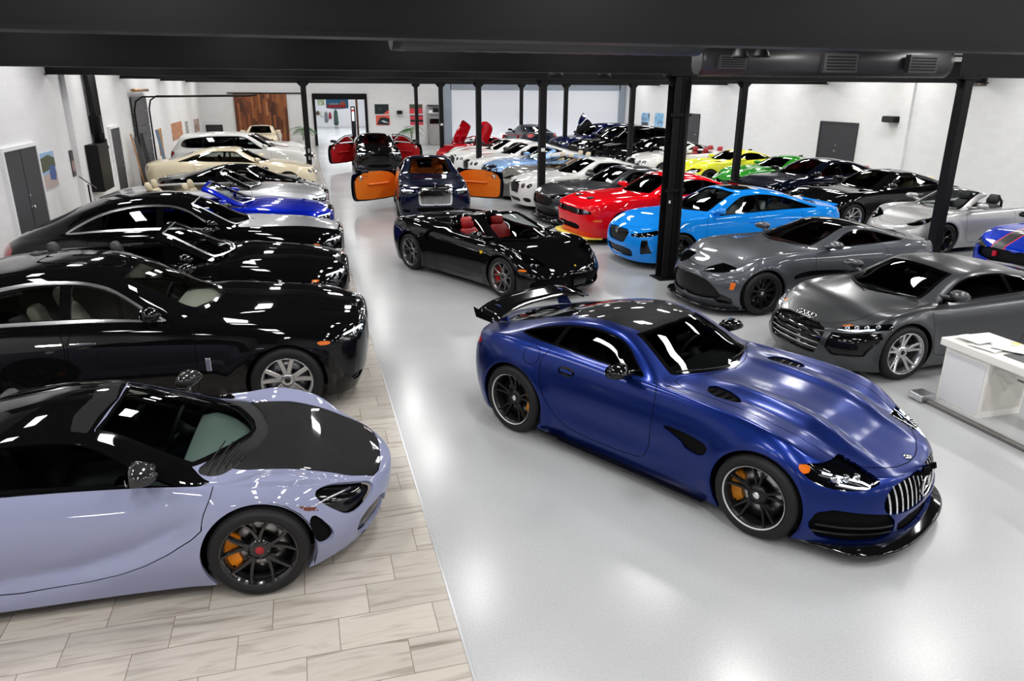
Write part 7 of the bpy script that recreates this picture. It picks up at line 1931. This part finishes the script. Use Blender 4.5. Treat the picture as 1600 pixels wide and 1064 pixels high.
# ------------------------------------------------------------------ opened doors
def swing(s, key, hinge, ang, axis='Z', trim_m=None, win=None, pocket=None, sd='L'):
    """turn a finished door about its hinge and give it an inner lining"""
    dr = s.parts.get(key)
    if dr is None: return
    sg = 1 if sd == 'L' else -1
    if trim_m:
        co = np.array([v.co[:] for v in dr.data.vertices]); x0, x1 = co[:, 0].min()+.06, co[:, 0].max()-.05; z0, z1 = co[:, 2].min()+.05, co[:, 2].max()-.01
        yy = np.abs(co[:, 1]).max()-.115
        b = MB(); pl = chaikin([(x0, z0+.08), (x0+.1, z0), (x1-.1, z0), (x1, z0+.1), (x1, z1), (x0, z1)], 2)
        b.prism([tuple(q) for q in pl], sg*(yy-.0), sg*(yy-.03), 'y'); t = b.obj('door_lining', trim_m, dr)
        b = MB(); mx = (x0+x1)/2
        b.box((mx-.05, sg*(yy-.06), lerp(z0, z1, .55)), (.75, .08, .06), bev=.025); b.obj('armrest', trim_m, t)
        b = MB(); b.prism([tuple(q) for q in chaikin([(mx-.4, z0+.09), (mx+.15, z0+.09), (mx+.22, lerp(z0, z1, .46)), (mx-.42, lerp(z0, z1, .46))], 2)], sg*(yy-.034), sg*(yy-.03), 'y'); b.obj('door_pocket', pocket or trim_m, t)
        b = MB(); b.lathe([(.0, 0), (.06, 0), (.07, .006*-sg), (.0, .008*-sg)], 'y', 18, (x1-.2, sg*(yy-.034), z1-.16)); b.box((x1-.38, sg*(yy-.04), z1-.13), (.14, .015, .03), bev=.005); b.obj('door_chrome', CHROME, t)
        # the open edge seen between lining and skin
        b = MB(); b.prism([tuple(q) for q in chaikin([(x0-.04, z0+.05), (x0+.06, z0-.03), (x1-.06, z0-.03), (x1+.03, z0+.05), (x1+.03, z1), (x0-.04, z1)], 2)], sg*yy, sg*(yy+.035), 'y'); b.obj('door_shell', BLACKM, dr)
    R = Matrix.Rotation(ang, 4, axis); T = Matrix.Translation(Vector(hinge))
    mtx = T @ R @ T.inverted()
    dr.matrix_local = mtx
    if win is not None and s.parts.get(win) is not None:
        w = s.parts[win]; w.parent = dr; w.matrix_parent_inverse = Matrix.Identity(4); w.matrix_local = Matrix.Identity(4)
    return dr
def drop(s, key):
    o = s.parts.get(key)
    if o is not None:
        for ch in list(o.children): bpy.data.objects.remove(ch)
        bpy.data.objects.remove(o)
def coach_doors(s, c, trim, deg, keep_window, frame=False):
    for sd, sg in (('L', 1), ('R', -1)):
        hx = -.82; p, n = s.side(hx, .7)
        # rear hung: the front edge swings outwards
        swing(s, (0, sd), (hx, sg*(p[1]-.02), .7), sg*math.radians(deg), 'Z', trim, ('w0', sd) if keep_window else None, sd=sd)
        dr = s.parts[(0, sd)]
        if not keep_window: drop(s, ('w0', sd))
        if frame:
            yb = .80; b = MB(); b.tube([(.50, sg*.88, 1.04), (.12, sg*.74, 1.30), (-.1, sg*.68, 1.40), (-.72, sg*.66, 1.42), (-.80, sg*.86, 1.04)], .022, 8); b.obj('window_frame', BLACKG, dr)
        m = s.parts.get(('m', sg))
        if m is not None:
            ml = m.matrix_basis.copy(); m.parent = dr; m.matrix_basis = ml
ROW_L, ROW_A, ROW_B = 'cars parked along the left wall', 'cars parked right of the aisle', 'cars parked along the right wall'
def park(name, label, x, y, h, c, grp=None, cat='car'):
    return make_car(name, label, (x, y, h), c, grp, cat)

# centre aisle
park('coupe_car', 'satin dark blue two-door coupe with carbon roof and rear wing, alone in the aisle', 3.316, 5.87, -1.06, GTR)
park('spider_car', 'glossy black open two-seater with red seats standing in the aisle', 3.281, 13.09, -1.12, SPIDER)
r, s = park('coach_door_coupe', 'navy coupe facing the camera with both orange-lined doors open', 3.42, 21.2, -1.66, WRAITH)
coach_doors(s, WRAITH, INT_ORANGE, 52, False)
r, s = park('coach_door_coupe', 'black coupe facing the camera with both red-lined doors open', 3.05, 32.9, -1.60, WRAITH2)
coach_doors(s, WRAITH2, INT_RED, 42, True, True)

# left row
park('supercar', 'lilac grey supercar with black bonnet, nearest on the tiles', -1.79, 5.502, -.045, M720, ROW_L)
park('saloon_car', 'black saloon with grey seats and large silver wheels, beside the lilac supercar', -1.945, 8.541, -.048, GHOST, ROW_L)
park('convertible_car', 'black open convertible parked between the two black saloons', -1.92, 11.2, -.03, dict(opened(DAWN_B, .02, DAWN_OPEN)), ROW_L)
park('saloon_car', 'black saloon with a silver bonnet and silver screen surround', -1.92, 13.75, -.03, PHAN, ROW_L)
park('convertible_car', 'sapphire blue open convertible behind the silver-bonnet saloon', -1.90, 16.35, -.03, dict(opened(DAWN_BLUE, .02, DAWN_OPEN)), ROW_L)
park('convertible_car', 'silver open convertible with black screen frame and cream seats', -1.90, 19.1, -.03, dict(opened(DAWN_S, .02, DAWN_OPEN)), ROW_L)
BLACKSC = dict(R8C, paint=SEAM_BLACK, mirror=(.66, .97, SEAM_BLACK), patches=[p for p in R8C['patches'] if p['name'] in ('headlight', 'lower_intake', 'tail_light', 'side_intake')], wheel=('Y', 5, BLACK_RIM), wheelkw={}, step=.05, nv=.85, hi=False, extra=None, wipers=False)
park('sports_car', 'glossy black sports coupe with red tail lights, in front of the cream saloon', -1.80, 22.9, -.02, BLACKSC, ROW_L)
park('saloon_car', 'cream saloon with brown seats behind the black sports coupe', -2.0, 26.3, -.03, FSPUR, ROW_L)
park('estate_car', 'white tall estate with black roof rails behind the cream saloon', -2.0, 29.6, -.02, SUVC(WHITE_PAINT), ROW_L)
park('saloon_car', 'white saloon second behind the cream saloon', -1.9, 33.0, -.02, saloon(paint=WHITE_PAINT, mirror=(.66, 1.07, WHITE_PAINT), hi=False, step=.06, nv=.75, patches=bent_front()), ROW_L)
park('saloon_car', 'white saloon farthest along the left wall', -1.9, 36.2, -.02, gtcoupe(paint=WHITE_PAINT, mirror=(.30, 1.07, WHITE_PAINT), step=.06, nv=.75, patches=bent_front()), ROW_L)
park('grand_tourer', 'ivory coupe facing the camera before the timber door', -2.05, 43.6, -1.62, gtcoupe(paint=CREAM, mirror=(.30, 1.07, CREAM), step=.05, nv=.8, patches=bent_front()))

# right of the aisle, near to far
park('sports_coupe', 'satin grey mid-engined coupe with four-ring badge beside the white desk', 8.05, 7.6, -3.13, R8C, ROW_A)
park('sports_coupe', 'gunmetal grey coupe with oxblood seats between the satin grey coupe and the blue saloon', 7.97, 10.44, -3.10, VANT, ROW_A)
park('saloon_car', 'bright blue four-door saloon behind the big black column', 8.29, 13.53, -3.09, CADI, ROW_A)
park('muscle_car', 'bright red muscle coupe with a yellow splitter guard', 8.2, 16.2, -3.05, CHAL, ROW_A)
park('muscle_car', 'dark grey muscle coupe with vented bonnet beside the red one', 8.2, 18.6, -3.06, GT500, ROW_A)
park('grand_tourer', 'white two-door coupe with mesh grille beside the dark grey muscle coupe', 8.1, 20.95, -3.05, BENT, ROW_A)
park('roadster_car', 'warm grey open roadster with tan seats beside the white coupe', 8.0, 23.2, -3.06, opened(DBV, .02), ROW_A)
park('convertible_car', 'pale blue open convertible with cream headrests', 8.25, 25.3, -3.06, opened(GTC, .02), ROW_A)
park('grand_tourer', 'white two-door coupe right behind the pale blue convertible', 8.1, 27.7, -3.05, dict(BENT, step=.055), ROW_A)
park('grand_tourer', 'white two-door coupe between the striped white car and another white coupe', 8.0, 29.8, -3.05, dict(BENT, step=.055), ROW_A)
STRP = dict(VANT, paint=WHITE_PAINT, mirror=(.12, 1.0, BLACKG), wipers=False, extra=None, step=.05, nv=.8, hi=False, patches=aston_front()+[
    P('side_panel', 'xz', [(2.1, .60), (1.4, .72), (.4, .80), (-1.2, .80), (-1.2, .2), (2.1, .2)], SEAM_BLACK, 0, .01, 0, cond=SIDE, merge=False),
    P('bonnet_stripe', 'xy', [(2.0, .30), (2.0, .50), (.7, .55), (.7, .40)], SEAM_BLACK, 0, .004, 0, cond=TOPS),
    P('red_flash', 'xy', [(1.2, .42), (1.0, .78), (.9, .78), (1.1, .42)], RED_P, .001, .004, 0, cond=TOPS)], doors=[])
park('racing_coupe', 'white sports coupe with black flanks and a red flash', 8.0, 32.0, -3.05, STRP, ROW_A)
LRED = paint('candy_red_paint', srgb(180, 10, 26), .35, .3)
LAMBO = dict(R8C, paint=LRED, mirror=(.66, .97, LRED), step=.045, nv=.85, hi=False, extra=None, wipers=False, wheel=('Y', 5, BLACK_RIM), wheelkw={}, bp=[(-.32, -.28, .06)],
    patches=[p for p in R8C['patches'] if p['name'] in ('headlight', 'side_intake', 'tail_light', 'side_blade')])
r, s = park('supercar', 'red supercar with both scissor doors raised', 8.15, 34.9, -2.72, LAMBO, ROW_A)
for sd, sg in (('L', 1), ('R', -1)):
    p, n = s.side(.85, .6); drop(s, ('w0', sd))
    swing(s, (0, sd), (.92, sg*(p[1]-.05), .62), math.radians(58), 'Y', LRED, None, sd=sd)
b = MB()
for sg in (1, -1): b.prism([(-1.75, .95), (-1.9, .95), (-1.95, 1.2), (-1.85, 1.2)], sg*.55-.012, sg*.55+.012, 'y')
b.box((-1.95, 0, 1.2), (.28, 1.5, .025), ry=-.1, bev=.01); b.obj('rear_wing', LRED, r)
park('family_car', 'dark glossy car seen from behind against the white cyclorama', 12.7, 42.0, 1.62, saloon(paint=paint('ink_paint', srgb(30, 38, 50), .3, .3), mirror=(.66, 1.07, SEAM_BLACK), hi=False, step=.055, nv=.8, glass_r=GLASS, patches=[P('tail_light', 'yz', [(.55, 1.02), (.86, 1.0), (.86, .80), (.6, .84)], REDLENS, 0, .01, 1, cond=REAR, merge=False)]), None)

# along the right wall, near to far
park('muscle_car', 'royal blue muscle coupe with black stripes at the right edge', 13.95, 10.1, -2.95, GT350, ROW_B)
park('roadster_car', 'pale silver open roadster with roll hoops behind the right column', 14.15, 13.3, -3.10, opened(POR, .02, [(.48, -.1), (.4, .45), (.3, .58), (-.5, .60), (-.62, .5), (-.64, -.1)]), ROW_B)
park('grand_tourer', 'black two-door coupe with cream seats behind the pale silver roadster', 14.2, 16.1, -3.08, gtcoupe(paint=SEAM_BLACK, mirror=(.30, 1.07, SEAM_BLACK), trim_m=CHROME, interior=INT_CREAM, lining=DARKIN, wheel=('twin', 5, BLACK_RIM), glass=glass('screen_clear_glass', (.85, .92, .88), through=.85), glass_s=glass('side_glass_light', (.8, .84, .8), through=.8), glass_q=GLASSD, patches=bent_front()), ROW_B)
park('saloon_car', 'midnight blue coupe with red seats behind the bright blue saloon', 14.5, 18.9, -3.08, saloon(paint=paint('midnight_paint', srgb(10, 14, 30), .2, .3), mirror=(.66, 1.07, SEAM_BLACK), interior=INT_RED, lining=DARKIN, hi=False, step=.05, nv=.85, patches=CADI['patches'][1:4]), ROW_B)
GREEN = paint('green_paint', srgb(38, 140, 30), .25, .33); YELL = paint('acid_yellow_paint', srgb(226, 226, 62), .0, .35)
AMG2 = dict(GTR, step=.045, nv=.85, hi=False, wipers=False, mods=[gtr_mods], wheelkw=dict(), extra=None)
def clean(pp, m): return [dict(p, m=m) if p['name'] == 'fuel_flap' else p for p in pp if p['name'] not in ('roof_panel',)]
def aerial(s, root):
    p, n = s.above(-.95, .0); b = MB(); b.box((-.95, 0, p[2]+.02), (.16, .05, .05), bev=.015); b.obj('roof_fin', BLACKM, root)
park('sports_coupe', 'bright green coupe with a black roof fin beside the yellow coupe', 15.1, 21.6, -3.08, dict(AMG2, paint=GREEN, mirror=(.02, .96, GREEN), handle_m=GREEN, patches=clean(GTR['patches'], GREEN)[:4]+clean(GTR['patches'], GREEN)[9:], extra=aerial), ROW_B)
park('sports_coupe', 'acid yellow coupe between the green coupe and a white convertible', 14.9, 24.3, -3.08, dict(AMG2, paint=YELL, mirror=(.02, .96, YELL), handle_m=YELL, patches=clean(GTR['patches'], YELL)[:4]+clean(GTR['patches'], YELL)[9:], extra=aerial), ROW_B)
park('convertible_car', 'white open convertible beside the acid yellow coupe', 14.4, 26.8, -3.06, opened(coupe_colour(gtcoupe(patches=bent_front(), interior=INT_RED, dlo=[(.5, 5.05), (-.9, 5.1), (-.9, 7), (-.05, 7)], bp=[]), WHITE_PAINT), .02), ROW_B)
park('saloon_car', 'black saloon in front of the black sport utility vehicle', 14.5, 29.2, -3.06, saloon(paint=SEAM_BLACK, mirror=(.66, 1.07, SEAM_BLACK), trim_m=CHROME, hi=False, step=.055, nv=.8, patches=CADI['patches'][1:4]), ROW_B)
park('sport_utility_vehicle', 'tall black sport utility vehicle behind the black saloon', 14.0, 31.9, -3.05, SUVC(SEAM_BLACK), ROW_B)
DKB = paint('dark_blue_paint', srgb(10, 18, 62), .3, .3)
r, s = park('crossover_car', 'dark blue crossover with a raised door, farthest along the right wall', 14.0, 34.6, -3.02, SUVC(DKB), ROW_B)
swing(s, (0, 'R'), (.88, -.96, 1.05), math.radians(44), 'Y', BLACKM, ('w0', 'R'), sd='R')

# sheets left on two dashboards
def dash_sheet(label, pose, loc, rz):
    b = MB(); b.box((0, 0, 0), (.21, .29, .003)); o = b.obj('paper_sheet', PAPER)
    c_, s_ = math.cos(pose[2]), math.sin(pose[2])
    o.location = (pose[0]+c_*loc[0]-s_*loc[1], pose[1]+s_*loc[0]+c_*loc[1], loc[2]); o.rotation_euler = (0, 0, pose[2]+rz); tag(o, label, 'paper')
dash_sheet('white sheet on the dashboard of the satin grey coupe', (8.05, 7.6, -3.13), (.86, .30, .852), .3)
dash_sheet('white sheet on the dashboard of the black coupe with cream seats', (14.2, 16.1, -3.08), (.50, .30, .972), .2)
